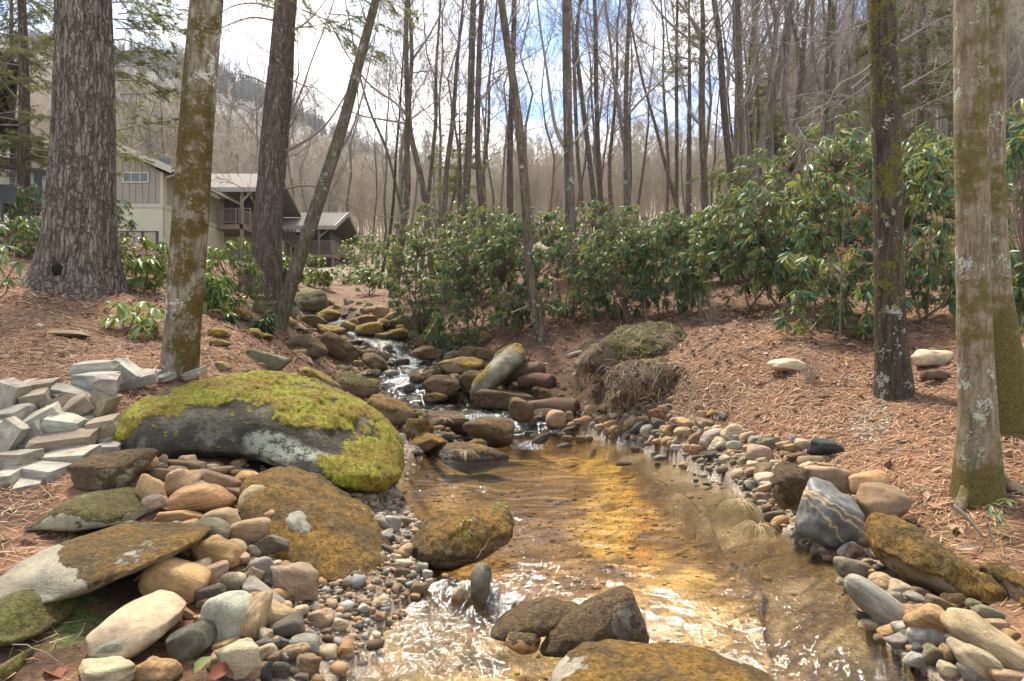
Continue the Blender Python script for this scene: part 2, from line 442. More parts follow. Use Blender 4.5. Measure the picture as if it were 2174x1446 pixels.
def bark_mat(name, dark, light, plates=0.0, moss=(0.16, 0.15, 0.03), moss_amt=0.5, lichen=(0.42, 0.44, 0.38), lich_amt=0.5, ridge=1.0, scale=1.0, bd=0.03, moss_scale=1.3):
    g = NT(name)
    tc = g.n('ShaderNodeTexCoord').outputs['Object']
    mp = g.n('ShaderNodeMapping', {'Vector': tc, 'Scale': (1, 1, 0.16)}).outputs[0]
    r1 = g.noise(mp, 17 * scale, 5, 0.6, 0.6)
    r2 = g.noise(tc, 30 * scale, 5, 0.65)
    big = g.noise(tc, moss_scale, 4, 0.6, 0.5)
    mid = g.noise(tc, 5.5 * scale, 5, 0.6)
    c = g.mix(g.ramp(r1, 0.36, 0.64), dark, light)
    c = g.mix(g.ramp(r2, 0.3, 0.75), g.mix(1.0, c, (0.7, 0.7, 0.7), 'MULTIPLY'), g.mix(1.0, c, (1.25, 1.22, 1.18), 'MULTIPLY'))
    c = g.mix(g.math('MULTIPLY', g.ramp(mid, 0.40, 0.66), 0.45), c, [v * 0.6 for v in dark])
    crack = None
    if plates > 0:
        wob = g.n('ShaderNodeTexNoise', {'Vector': tc, 'Scale': 9.0, 'Detail': 3.0}).outputs['Color']
        pv = g.n('ShaderNodeVectorMath', {0: g.n('ShaderNodeMapping', {'Vector': tc, 'Scale': (1, 1, 0.13)}).outputs[0], 1: g.n('ShaderNodeVectorMath', {0: wob, 'Scale': 0.10}, operation='SCALE').outputs[0]}, operation='ADD').outputs[0]
        vd = g.n('ShaderNodeTexVoronoi', {'Vector': pv, 'Scale': 15.0 * plates}, feature='DISTANCE_TO_EDGE').outputs['Distance']
        crack = g.ramp(vd, 0.0, 0.13)
        c = g.mix(crack, g.mix(0.35, c, dark), c)
        c = g.mix(g.math('MULTIPLY', g.ramp(vd, 0.0, 0.045, (1, 1, 1, 1), (0, 0, 0, 1)), 0.75), c, [v * 0.8 for v in dark])
    if lich_amt > 0:
        lp = g.ramp(g.math('ADD', mid, g.math('MULTIPLY', g.math('SUBTRACT', r2, 0.5), 0.5)), 0.66 - 0.16 * lich_amt, 0.70 - 0.16 * lich_amt)
        c = g.mix(g.math('MULTIPLY', lp, 0.85), c, lichen)
    if moss_amt > 0:
        mm = g.ramp(g.math('ADD', g.math('ADD', big, g.attr('moss')), g.math('ADD', g.math('MULTIPLY', g.math('SUBTRACT', r2, 0.5), 0.7), g.math('MULTIPLY', g.math('SUBTRACT', mid, 0.5), 0.7))), 0.72 - 0.25 * moss_amt, 0.80 - 0.25 * moss_amt)
        mcol = g.mix(g.ramp(r2, 0.3, 0.7), [v * 0.35 for v in moss], [v * 1.15 for v in moss])
        c = g.mix(mm, c, mcol)
    h = g.math('ADD', g.math('MULTIPLY', r1, ridge), g.math('MULTIPLY', r2, 0.35))
    if crack is not None: h = g.math('ADD', h, g.math('MULTIPLY', crack, 1.3))
    return g.done(g.bsdf(c, 0.9, g.bump(h, 0.9, bd), 0.15))

def leaf_mat(name, dark, light, back, rough=0.38, trans=0.22):
    g = NT(name)
    r = g.attr('rnd')
    c = g.ramp(r, 0.0, 1.0, tuple(dark) + (1,), tuple(back) + (1,), [(0.80, tuple(light) + (1,)), (0.93, tuple(light) + (1,))])
    geo = g.n('ShaderNodeNewGeometry')
    c = g.mix(geo.outputs['Backfacing'], c, g.mix(0.55, c, back))
    b = g.bsdf(c, rough, None, 0.27)
    t = g.n('ShaderNodeBsdfTranslucent', {'Color': g.mix(1.0, c, (1.5, 1.5, 0.8), 'MULTIPLY')}).outputs[0]
    return g.done(g.n('ShaderNodeMixShader', {0: trans, 1: b, 2: t}).outputs[0])

def attr_col_mat(name, rough=0.9, noise_s=40, bumpd=0.01, spec=0.15, k=0.35):
    g = NT(name)
    c = g.attr('Col', 'GEOMETRY', 'Color')
    tc = g.n('ShaderNodeTexCoord').outputs['Object']
    n = g.noise(tc, noise_s, 6, 0.7)
    c = g.mix(n, g.mix(1.0, c, (1 - k, 1 - k, 1 - k), 'MULTIPLY'), g.mix(1.0, c, (1 + k, 1 + k, 1 + k), 'MULTIPLY'))
    return g.done(g.bsdf(c, rough, g.bump(n, 0.8, bumpd), spec))

def ground_mat():
    g = NT('forest_floor')
    c = g.attr('Col', 'GEOMETRY', 'Color')
    tc = g.n('ShaderNodeTexCoord').outputs['Object']
    n1 = g.noise(tc, 9, 6, 0.65)
    n2 = g.noise(tc, 60, 4, 0.7)
    nd = g.n('ShaderNodeTexNoise', {'Vector': g.n('ShaderNodeMapping', {'Vector': tc, 'Scale': (1, 0.22, 1), 'Rotation': (0, 0, 0.6)}).outputs[0], 'Scale': 75.0, 'Detail': 3.0}).outputs['Fac']
    nd2 = g.n('ShaderNodeTexNoise', {'Vector': g.n('ShaderNodeMapping', {'Vector': tc, 'Scale': (0.22, 1, 1), 'Rotation': (0, 0, 0.35)}).outputs[0], 'Scale': 80.0, 'Detail': 3.0}).outputs['Fac']
    st = g.math('MAXIMUM', nd, nd2)
    c = g.mix(g.ramp(n1, 0.3, 0.7), g.mix(1.0, c, (0.72, 0.70, 0.68), 'MULTIPLY'), g.mix(1.0, c, (1.18, 1.16, 1.14), 'MULTIPLY'))
    c = g.mix(g.ramp(st, 0.48, 0.68), g.mix(1.0, c, (0.62, 0.60, 0.58), 'MULTIPLY'), g.mix(1.0, c, (1.28, 1.24, 1.20), 'MULTIPLY'))
    wet = g.attr('wet')
    rough = g.math('SUBTRACT', 0.92, g.math('MULTIPLY', wet, 0.5))
    h = g.math('ADD', g.math('MULTIPLY', st, 0.7), g.math('ADD', g.math('MULTIPLY', n1, 1.2), g.math('MULTIPLY', n2, 0.5)))
    return g.done(g.bsdf(c, rough, g.bump(h, 0.8, 0.03), 0.25))

def water_mat(name, tint, ripple=1.0, foamy=False):
    g = NT(name)
    tc = g.n('ShaderNodeTexCoord').outputs['Object']
    big = g.n('ShaderNodeTexNoise', {'Vector': g.n('ShaderNodeMapping', {'Vector': tc, 'Scale': (1.0, 1.5, 1), 'Rotation': (0, 0, 0.35)}).outputs[0], 'Scale': 2.4, 'Detail': 3.0, 'Distortion': 0.8}).outputs['Fac']
    r1 = g.n('ShaderNodeTexNoise', {'Vector': g.n('ShaderNodeMapping', {'Vector': tc, 'Scale': (1.0, 2.3, 1), 'Rotation': (0, 0, 0.3)}).outputs[0], 'Scale': 13.0, 'Detail': 4.0, 'Roughness': 0.6, 'Distortion': 1.2}).outputs['Fac']
    r2 = g.n('ShaderNodeTexNoise', {'Vector': g.n('ShaderNodeMapping', {'Vector': tc, 'Scale': (1.0, 1.7, 1), 'Rotation': (0, 0, -0.5)}).outputs[0], 'Scale': 30.0, 'Detail': 3.0, 'Distortion': 0.6}).outputs['Fac']
    h = g.math('ADD', g.math('MULTIPLY', big, 0.7), g.math('ADD', g.math('MULTIPLY', r1, 0.75), g.math('MULTIPLY', r2, 0.30)))
    rip = g.attr('rip')
    nrm = g.n('ShaderNodeBump', {'Height': h, 'Strength': 1.0, 'Distance': g.math('MULTIPLY', rip, 0.022 * ripple)}).outputs[0]
    fr = g.n('ShaderNodeFresnel', {'IOR': 1.55, 'Normal': nrm}).outputs[0]
    gl = g.n('ShaderNodeBsdfGlossy', {'Color': (1, 1, 1, 1), 'Roughness': 0.02, 'Normal': nrm}).outputs[0]
    tp = g.n('ShaderNodeBsdfTransparent', {'Color': tuple(tint) + (1,)}).outputs[0]
    body = tp
    sh = g.n('ShaderNodeMixShader', {0: fr, 1: body, 2: gl}).outputs[0]
    fo = g.attr('foam')
    fn = g.n('ShaderNodeTexNoise', {'Vector': g.n('ShaderNodeMapping', {'Vector': tc, 'Scale': (1.6, 0.8, 0.5)}).outputs[0], 'Scale': 22.0, 'Detail': 5.0, 'Roughness': 0.7, 'Distortion': 0.8}).outputs['Fac']
    ff = g.ramp(g.math('ADD', fo, g.math('MULTIPLY', g.math('SUBTRACT', fn, 0.5), 2.4)), 0.58, 0.86)
    fb = g.n('ShaderNodeBump', {'Height': fn, 'Strength': 0.8, 'Distance': 0.05}).outputs[0]
    wh = g.bsdf((0.62, 0.64, 0.63), 0.35, fb, 0.5)
    sh = g.n('ShaderNodeMixShader', {0: ff, 1: sh, 2: wh}).outputs[0]
    return g.done(sh)

M = {}
M['stone'] = stone_mat('weathered_stone', 1.0, 0.02)
M['bigstone'] = stone_mat('boulder_stone', 2.2, 0.035)
M['cobble'] = stone_mat('river_cobble', 0.55, 0.05)
M['cutstone'] = stone_mat('cut_stone', 0.45, 0.03)
M['ground'] = ground_mat()
M['water'] = water_mat('pool_water', (0.94, 0.86, 0.68), 0.55)
M['stream'] = water_mat('stream_water', (0.86, 0.80, 0.68), 1.8)
M['bark_fir'] = bark_mat('furrowed_bark', plates=1.0, dark=(0.15, 0.115, 0.088), light=(0.37, 0.295, 0.225), moss_amt=-0.4, lich_amt=0.0, ridge=1.5, scale=0.9, bd=0.08)
M['bark_lichen'] = bark_mat('lichen_bark', (0.13, 0.095, 0.06), (0.30, 0.25, 0.18), moss=(0.105, 0.07, 0.018), moss_amt=1.1, lichen=(0.50, 0.47, 0.39), lich_amt=0.72, ridge=0.7, bd=0.02)
M['bark_red'] = bark_mat('red_brown_bark', plates=1.5, dark=(0.11, 0.074, 0.056), light=(0.27, 0.205, 0.16), moss_amt=-0.3, lichen=(0.40, 0.37, 0.32), lich_amt=0.12, ridge=1.2, scale=1.1, bd=0.03)
M['bark_mossy'] = bark_mat('mossy_bark', (0.075, 0.055, 0.035), (0.20, 0.16, 0.115), moss=(0.10, 0.09, 0.028), moss_amt=0.45, lichen=(0.36, 0.38, 0.30), lich_amt=0.28, ridge=0.7, bd=0.02)
M['bark_dark'] = bark_mat('dark_beech_bark', (0.035, 0.025, 0.017), (0.10, 0.075, 0.05), moss=(0.13, 0.11, 0.02), moss_amt=0.72, lichen=(0.36, 0.36, 0.29), lich_amt=0.5, ridge=0.4, scale=1.4, bd=0.012)
M['bark_pale'] = bark_mat('pale_lichen_bark', (0.13, 0.095, 0.058), (0.29, 0.225, 0.15), moss=(0.13, 0.10, 0.028), moss_amt=0.85, lichen=(0.42, 0.42, 0.33), lich_amt=0.62, ridge=0.3, scale=1.9, bd=0.012)
M['bark_grey'] = bark_mat('grey_brown_bark', (0.075, 0.057, 0.043), (0.22, 0.175, 0.135), moss=(0.15, 0.15, 0.05), moss_amt=0.35, lichen=(0.33, 0.35, 0.28), lich_amt=0.3, ridge=0.8, scale=0.9, bd=0.025, moss_scale=0.8)
M['bark_light'] = bark_mat('light_grey_bark', (0.12, 0.092, 0.07), (0.33, 0.275, 0.22), moss=(0.15, 0.15, 0.06), moss_amt=0.2, lichen=(0.36, 0.37, 0.30), lich_amt=0.25, ridge=0.8, scale=0.9, bd=0.02, moss_scale=0.8)
M['twig'] = simple('twig_bark', (0.23, 0.185, 0.15), 0.85, 0.3, 3)
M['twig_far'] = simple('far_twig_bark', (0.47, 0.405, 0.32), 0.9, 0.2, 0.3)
M['rhodo'] = leaf_mat('rhododendron_leaf', (0.044, 0.090, 0.048), (0.125, 0.195, 0.090), (0.28, 0.25, 0.09), 0.43, 0.30)
M['rhodo_light'] = leaf_mat('pale_rhododendron_leaf', (0.055, 0.11, 0.03), (0.16, 0.23, 0.055), (0.26, 0.27, 0.09), 0.32, 0.28)
M['needle_green'] = leaf_mat('conifer_needles', (0.075, 0.095, 0.042), (0.15, 0.165, 0.070), (0.20, 0.19, 0.10), 0.55, 0.35)
M['russet'] = leaf_mat('russet_leaf', (0.16, 0.045, 0.02), (0.30, 0.10, 0.05), (0.33, 0.16, 0.09), 0.6, 0.3)
M['stem'] = simple('shrub_stem', (0.15, 0.105, 0.075), 0.85, 0.25, 10)
M['litter'] = attr_col_mat('fallen_leaves', 0.85, 60, 0.004)
M['needles'] = attr_col_mat('fallen_needles', 0.85, 20, 0.002)
M['pebble'] = attr_col_mat('pebbles', 0.7, 50, 0.004)
M['straw'] = simple('dead_grass', (0.48, 0.36, 0.20), 0.8, 0.3, 20)
M['stick'] = simple('weathered_stick', (0.30, 0.24, 0.18), 0.85, 0.3, 12, 0.4)
M['redwood'] = simple('rotten_red_wood', (0.095, 0.052, 0.032), 0.95, 0.75, 14, 1.0, stretch=(1, 1, 3))
M['deadwood'] = simple('brown_dead_wood', (0.12, 0.075, 0.045), 0.9, 0.45, 9, 0.8, stretch=(1, 1, 3))
M['siding'] = simple('taupe_siding', (0.30, 0.255, 0.20), 0.8, 0.12, 1.5, 0.1)
M['trim'] = simple('cream_trim', (0.46, 0.41, 0.32), 0.7, 0.08, 2, 0.05)
M['foundation'] = simple('pale_foundation', (0.52, 0.47, 0.33), 0.85, 0.15, 1.0, 0.1)
M['shingle'] = simple('grey_shingle', (0.175, 0.15, 0.125), 0.9, 0.25, 9, 0.3)
M['darkroof'] = simple('dark_roof', (0.045, 0.04, 0.037), 0.85, 0.2, 6)
M['deckwood'] = simple('brown_deck_wood', (0.25, 0.19, 0.135), 0.85, 0.2, 4)
M['dark_wall'] = simple('screen_dark', (0.06, 0.052, 0.045), 0.6, 0.2, 2)  # one dark tone for the porch and near house walls
M['slate'] = simple('slate_grey_paint', (0.085, 0.09, 0.09), 0.5, 0.1, 3)
M['white'] = simple('cream_fascia', (0.32, 0.29, 0.24), 0.6, 0.06, 3)
M['steel'] = simple('steel_cable', (0.35, 0.35, 0.34), 0.35, 0.05, 5)
M['fence'] = simple('galvanised_wire', (0.14, 0.13, 0.12), 0.5, 0.1, 5)
M['dish'] = simple('grey_dish', (0.14, 0.14, 0.145), 0.5, 0.1, 5)
def glass_mat():
    g = NT('window_glass')
    return g.done(g.bsdf((0.05, 0.06, 0.065), 0.06, None, 0.8))
M['glass'] = glass_mat()
# ---------------------------------------------------------------- ground, bed, water
def mixc(a, b, k):
    return np.asarray(a) * (1 - k[:, None]) + np.asarray(b) * k[:, None]
def blob(px, py, cx, cy, rx, ry, ang=0):
    a = math.radians(ang); dx = px - cx; dy = py - cy
    x = (dx * math.cos(a) + dy * math.sin(a)) / rx; y = (-dx * math.sin(a) + dy * math.cos(a)) / ry
    return sst(1.0, 0.25, np.sqrt(x * x + y * y))
def build_ground():
    us = np.concatenate([np.linspace(-1.5, -0.82, 22)[:-1], np.linspace(-0.82, 0.82, 370), np.linspace(0.82, 1.5, 22)[1:]])
    Ds = np.concatenate([np.exp(np.linspace(math.log(0.7), math.log(26), 330))[:-1], np.exp(np.linspace(math.log(26), math.log(2400), 160))])
    U, DD = np.meshgrid(us, Ds)
    x = (U * DD).ravel(); y = DD.ravel()
    z, sd, es, q, W = terrain(x, y, True)
    V = np.stack([x, y, z], 1)
    nr, nc = U.shape
    idx = np.arange(nr * nc).reshape(nr, nc)
    Fq = np.stack([idx[:-1, :-1], idx[:-1, 1:], idx[1:, 1:], idx[1:, :-1]], -1).reshape(-1, 4)
    px, py = proj(V)
    n1 = fbm(V * 0.8, 21, 4); n2 = fbm(V * 2.7, 22, 4); n3 = fbm(V * 7, 23, 3)
    needle = mixc((0.16, 0.082, 0.045), (0.275, 0.155, 0.09), sst(-0.6, 0.7, n1 + 0.4 * n3))
    c = mixc(needle, (0.075, 0.045, 0.028), sst(0.15, 0.7, n2 + .4 * n1) * 0.85)
    # leaf litter behind the right bank and under the shrubs
    lit = sst(9.5, 12, y + n2)
    c = mixc(c, mixc((0.15, 0.085, 0.055), (0.25, 0.16, 0.105), sst(-0.5, 0.6, n2)), lit * 0.8)
    hill = sst(26, 45, y)
    c = mixc(c, mixc((0.23, 0.19, 0.135), (0.35, 0.295, 0.215), sst(-0.6, 0.6, fbm(V * 0.15, 31, 4))), hill)
    far = sst(300, 600, y)
    c = mixc(c, mixc((0.07, 0.085, 0.08), (0.16, 0.15, 0.13), sst(-0.5, 0.6, fbm(V * 0.02, 33, 4))), far)
    # moss and damp soil by the brook
    soil = np.maximum(sst(2.4, 1.0, q) * (y < 24), sst(-0.9, -0.1, sd) * (y < 12))
    c = mixc(c, (0.055, 0.038, 0.024), soil * 0.88)
    c = mixc(c, (0.13, 0.12, 0.025), soil * sst(0.1, 0.5, n2 + 0.3 * n3) * (y > 8.5) * 0.8)
    # a patch of green ground moss among the near stones, pale grit under the dark tree
    c = mixc(c, (0.10, 0.13, 0.035), blob(px, py, 160, 1310, 110, 120) * sst(-0.5, 0.3, n3))
    c = mixc(c, (0.30, 0.28, 0.25), blob(px, py, 1850, 880, 60, 60) * sst(-0.3, 0.4, n3))
    c = mixc(c, (0.12, 0.13, 0.03), blob(px, py, 2070, 1080, 150, 130) * sst(-0.1, 0.5, n2 + 0.3 * n3))
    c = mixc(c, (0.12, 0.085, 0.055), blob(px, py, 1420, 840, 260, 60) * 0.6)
    # gravel margin
    grav = sst(-0.55, -0.15, sd) * (sd < 0.05) * (y < 11)
    c = mixc(c, mixc((0.24, 0.18, 0.125), (0.40, 0.34, 0.27), sst(-0.4, 0.5, n3)), grav * 0.85)
    # bed of the pool: sand, gold patches, brown leaf silt, bare ledge
    ins = sd > 0
    b = mixc((0.20, 0.125, 0.06), (0.46, 0.32, 0.165), sst(-0.5, 0.6, n2 + .5 * n3))
    gold = np.maximum.reduce([blob(px, py, 1330, 1010, 120, 90, 60), blob(px, py, 1300, 1130, 90, 140), blob(px, py, 1230, 980, 200, 45, 10), blob(px, py, 1440, 1240, 170, 130, 35) * .7])
    b = mixc(b, (0.72, 0.52, 0.13), np.clip(gold * sst(-0.7, 0.5, n2 + n3 * 0.6), 0, 1))
    b = mixc(b, (0.66, 0.31, 0.05), .7 * np.clip(blob(px, py, 1362, 1150, 45, 90, 10) + 0.5 * blob(px, py, 1350, 1060, 60, 60), 0, 1) * sst(-0.6, 0.3, n3))
    sand = sst(5.0, 4.0, y + 0.3 * n1)
    b = mixc(b, mixc((0.36, 0.27, 0.16), (0.74, 0.63, 0.45), sst(-0.4, 0.5, n2 + n3)), sand * 0.85)
    b = mixc(b, (0.17, 0.115, 0.07), blob(px, py, 1060, 1090, 110, 150) * .8)
    led = mixc((0.17, 0.125, 0.08), (0.42, 0.36, 0.28), sst(-0.3, 0.7, n2 + 0.5 * n3))
    led = mixc(led, (0.42, 0.40, 0.36), np.clip(blob(px, py, 1500, 1030, 60, 22, 20) + blob(px, py, 1440, 1015, 60, 14, 10) + 0.5 * sst(0.35, 0.8, n2), 0, 1))
    led = mixc(led, (0.11, 0.10, 0.025), np.clip(blob(px, py, 1560, 1085, 90, 50, 20) + blob(px, py, 1800, 1440, 120, 60), 0, 1) * .8)
    b = np.where((es > 0)[:, None], led, b)
    b = mixc(b, (0.10, 0.06, 0.03), sst(0.10, 0.02, np.abs(es + 0.06)) * 0.7 * (y < 8))
    c = np.where(ins[:, None], b, c)
    wet = np.clip(sst(-0.15, 0.02, sd) * (y < 13) + sst(1.4, 1.0, q), 0, 1)
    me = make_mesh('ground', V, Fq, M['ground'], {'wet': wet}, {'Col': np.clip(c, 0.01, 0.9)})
    o = link('ground', me); tag(o, kind='structure')
    # pool sheet with real ripples
    us = np.linspace(-0.32, 0.72, 540)
    Ds = CAMZ * F / (np.concatenate([np.linspace(1750, 1460, 24)[:-1], np.linspace(1460, 908, 350)]) - 723)
    U, DD = np.meshgrid(us, Ds); x = (U * DD).ravel(); y = DD.ravel()
    z, sd, es, q, W = terrain(x, y, True)
    V = np.stack([x, y, W], 1)
    n = fbm(V * np.array([1.2, 1.6, 1]), 41, 3)
    px, py = proj(V)
    fast = np.clip(sst(4.9, 4.0, y + 0.25 * n + (px - 1100) * .0006) + 0.5 * sst(-0.2, 0.3, es) + .5 * blob(px, py, 1080, 1200, 170, 120), 0, 1)
    wx = x + 0.18 * fbm(V * 1.7, 61, 3); wy = y + 0.18 * fbm(V * 1.7, 62, 3)
    rp = 0
    for ang, wl, am in ((0.30, .30, .55), (-0.35, .21, .6), (0.15, .16, .6), (0.35, .125, .9), (-0.25, .085, .8), (0.9, .062, .55), (-0.7, .10, .6), (0.1, .045, .35)):
        ph = (wx * math.sin(ang) + wy * math.cos(ang)) * 6.283 / wl
        am2 = am * wl / .1 * (0.35 + 0.65 * sst(-.4, .6, fbm(np.stack([wx * 2.2, wy * 2.2, np.full_like(x, wl * 90)], 1), 63, 2)))
        am2 = am2 * (np.maximum(fast, .12) if wl < .13 else 1.0)
        rp = rp + am2 * np.sin(ph + 2.2 * fbm(np.stack([wx * 3, wy * 3, np.full_like(x, wl * 50)], 1), 64, 2)) * sst(.0, 1, wl / (.0035 * y * y))
    V[:, 2] += (rp * (0.0042 + 0.0036 * fast) * np.where(es > -.05, .4, 1.0) + fbm(V * np.array([14, 20, 1.]), 65, 3) * .005 * fast * sst(7, 4, y)) * sst(0, 0.25, sd)
    idx = np.arange(len(V)).reshape(U.shape)
    Fq = np.stack([idx[:-1, :-1], idx[:-1, 1:], idx[1:, 1:], idx[1:, :-1]], -1).reshape(-1, 4)
    keep = (sd > -0.12)
    Fq = Fq[keep[Fq].all(1)]
    foam = 0.62 * blob(px, py, 1130, 945, 60, 22) + 0.62 * blob(px, py, 1045, 1262, 28, 60) + 0.34 * blob(px, py, 1120, 1400, 160, 30) + 0.36 * sst(0.07, 0.0, np.abs(es - 0.02)) * (y < 7.4) * sst(-0.1, 0.5, fbm(V * 2.2, 44, 3) + 0.2)
    rip = 0.35 + 0.65 * fast
    used = np.unique(Fq); rm = np.full(len(V), -1); rm[used] = np.arange(len(used))
    me = make_mesh('pool_water', V[used], rm[Fq], M['water'], {'foam': foam[used], 'rip': np.clip(rip, 0.12, 1.2)[used]})
    o = link('pool_water', me); tag(o, kind='structure')
    # brook ribbon
    nc = 34
    t = np.linspace(-1.15, 1.15, nc)
    tang = np.gradient(SP[:, :2], axis=0); tang /= np.linalg.norm(tang, axis=1)[:, None]
    nor = np.stack([-tang[:, 1], tang[:, 0]], 1)
    XY = SP[:, None, :2] + nor[:, None] * (t[None, :, None] * SP[:, None, 3:4])
    Z = np.repeat(SP[:, 2:3], nc, 1)
    slope = np.abs(np.gradient(SP[:, 2])) / (np.linalg.norm(np.gradient(SP[:, :2], axis=0), axis=1) + 1e-6)
    V = np.concatenate([XY.reshape(-1, 2), Z.reshape(-1, 1)], 1)
    sl = np.repeat(sst(0.10, 0.45, slope)[:, None], nc, 1).ravel()
    k = np.convolve(sst(0.10, 0.45, slope), np.ones(9) / 9, 'same')
    below = np.repeat(np.maximum(k, np.roll(k, -6) * 0.8)[:, None], nc, 1).ravel()
    V[:, 2] += fbm(V * np.array([5, 5, 3.0]), 51, 3) * (0.006 + 0.06 * sl) + 0.02
    edge = np.abs(np.tile(t, len(SP)))
    foam = np.clip(below * 0.92 - 0.2 * edge + 0.38 * fbm(V * 2.5, 52, 3), 0, 1)
    idx = np.arange(len(V)).reshape(len(SP), nc)
    Fq = np.stack([idx[:-1, :-1], idx[1:, :-1], idx[1:, 1:], idx[:-1, 1:]], -1).reshape(-1, 4)
    me = make_mesh('brook_water', V, Fq, M['stream'], {'foam': foam, 'rip': 0.4 + 0.6 * sl})
    o = link('brook_water', me); tag(o, kind='structure')
build_ground()
# ---------------------------------------------------------------- stones
_ico = {}
def ico(n):
    if n not in _ico:
        bm = bmesh.new(); bmesh.ops.create_icosphere(bm, subdivisions=n, radius=1.0)
        bm.verts.ensure_lookup_table()
        V = np.array([v.co[:] for v in bm.verts]); Fc = np.array([[v.index for v in f.verts] for f in bm.faces])
        V /= np.linalg.norm(V, axis=1)[:, None]
        bm.free(); _ico[n] = (V, Fc)
    return _ico[n]
def rand_dirs(rng, n):
    d = rng.normal(size=(n, 3)); return d / np.linalg.norm(d, axis=1)[:, None]
def hull_r(dirs, N, d, p):
    q = np.maximum(dirs @ N.T, 0) / d
    return (q ** p).sum(1) ** (-1.0 / p)
BOX = np.array([[1, 0, 0], [-1, 0, 0], [0, 1, 0], [0, -1, 0], [0, 0, 1], [0, 0, -1]], float)
def unit_shape(kind, seed, sub):
    rng = np.random.default_rng(seed)
    D, Fc = ico(sub)
    if kind == 'cobble':
        N = np.concatenate([BOX + rng.normal(size=BOX.shape) * 0.12, rand_dirs(rng, 7)]); N /= np.linalg.norm(N, axis=1)[:, None]
        r = hull_r(D, N, np.concatenate([np.ones(6), rng.uniform(0.95, 1.15, 7)]), 5)
        V = D * r[:, None] * (1 + 0.05 * fbm(D * 1.3 + seed, seed, 2))[:, None]
    elif kind == 'boulder':
        N = np.concatenate([BOX + rng.normal(size=BOX.shape) * 0.25, rand_dirs(rng, 12)]); N /= np.linalg.norm(N, axis=1)[:, None]
        r = hull_r(D, N, np.concatenate([np.ones(6), rng.uniform(0.82, 1.15, 12)]), 9)
        V = D * r[:, None] * (1 + 0.10 * fbm(D * 1.4 + seed, seed, 3))[:, None]
    elif kind == 'angular':
        N = np.concatenate([BOX + rng.normal(size=BOX.shape) * 0.3, rand_dirs(rng, 9)]); N /= np.linalg.norm(N, axis=1)[:, None]
        r = hull_r(D, N, np.concatenate([np.ones(6), rng.uniform(0.8, 1.2, 9)]), 26)
        V = D * r[:, None] * (1 + 0.03 * fbm(D * 2.2 + seed, seed, 3))[:, None]
    else:  # split block with flat faces and chipped corners
        N = np.concatenate([BOX + rng.normal(size=BOX.shape) * 0.10, rand_dirs(rng, 5)]); N /= np.linalg.norm(N, axis=1)[:, None]
        r = hull_r(D, N, np.concatenate([np.ones(6), rng.uniform(1.12, 1.45, 5)]), 42)
        V = D * r[:, None] * (1 + 0.018 * fbm(D * 3 + seed, seed, 3))[:, None]
    V = V - (V.max(0) + V.min(0)) / 2
    V = V / ((V.max(0) - V.min(0)) / 2)
    return V, Fc
C = dict(tan=(0.46, 0.33, 0.20), cream=(0.60, 0.49, 0.33), orange=(0.50, 0.30, 0.145), grey=(0.35, 0.325, 0.27), pale=(0.50, 0.475, 0.41), dark=(0.13, 0.115, 0.09),
         slate=(0.075, 0.08, 0.082), brown=(0.27, 0.18, 0.11), mossbrown=(0.135, 0.09, 0.05), olive=(0.22, 0.20, 0.135), pink=(0.47, 0.34, 0.235), rust=(0.26, 0.11, 0.06),
         golden=(0.46, 0.30, 0.14), black=(0.035, 0.037, 0.038), cut=(0.40, 0.38, 0.33), cutbrown=(0.29, 0.245, 0.19), cutgrey=(0.31, 0.295, 0.255), lichen=(0.26, 0.25, 0.17), wetbrown=(0.075, 0.052, 0.034), giant=(0.036, 0.027, 0.017), slabgrey=(0.25, 0.225, 0.17), flat=(0.43, 0.345, 0.235))
MOSS = dict(bright=((0.30, 0.33, 0.012), (0.26, 0.17, 0.014)), gold=((0.33, 0.24, 0.03), (0.20, 0.12, 0.02)), brown=((0.15, 0.095, 0.035), (0.105, 0.065, 0.028)),
            green=((0.13, 0.135, 0.025), (0.115, 0.085, 0.02)), orange=((0.26, 0.145, 0.018), (0.105, 0.068, 0.018)))
def vnormals(V, Fc):
    fn = np.cross(V[Fc[:, 1]] - V[Fc[:, 0]], V[Fc[:, 2]] - V[Fc[:, 0]])
    n = np.zeros_like(V)
    for k in range(3):
        np.add.at(n, Fc[:, k], fn)
    return n / (np.linalg.norm(n, axis=1)[:, None] + 1e-12)
def rotY(v, deg):
    a = math.radians(deg); c, s = math.cos(a), math.sin(a)
    return np.stack([v[:, 0] * c + v[:, 2] * s, v[:, 1], -v[:, 0] * s + v[:, 2] * c], 1)
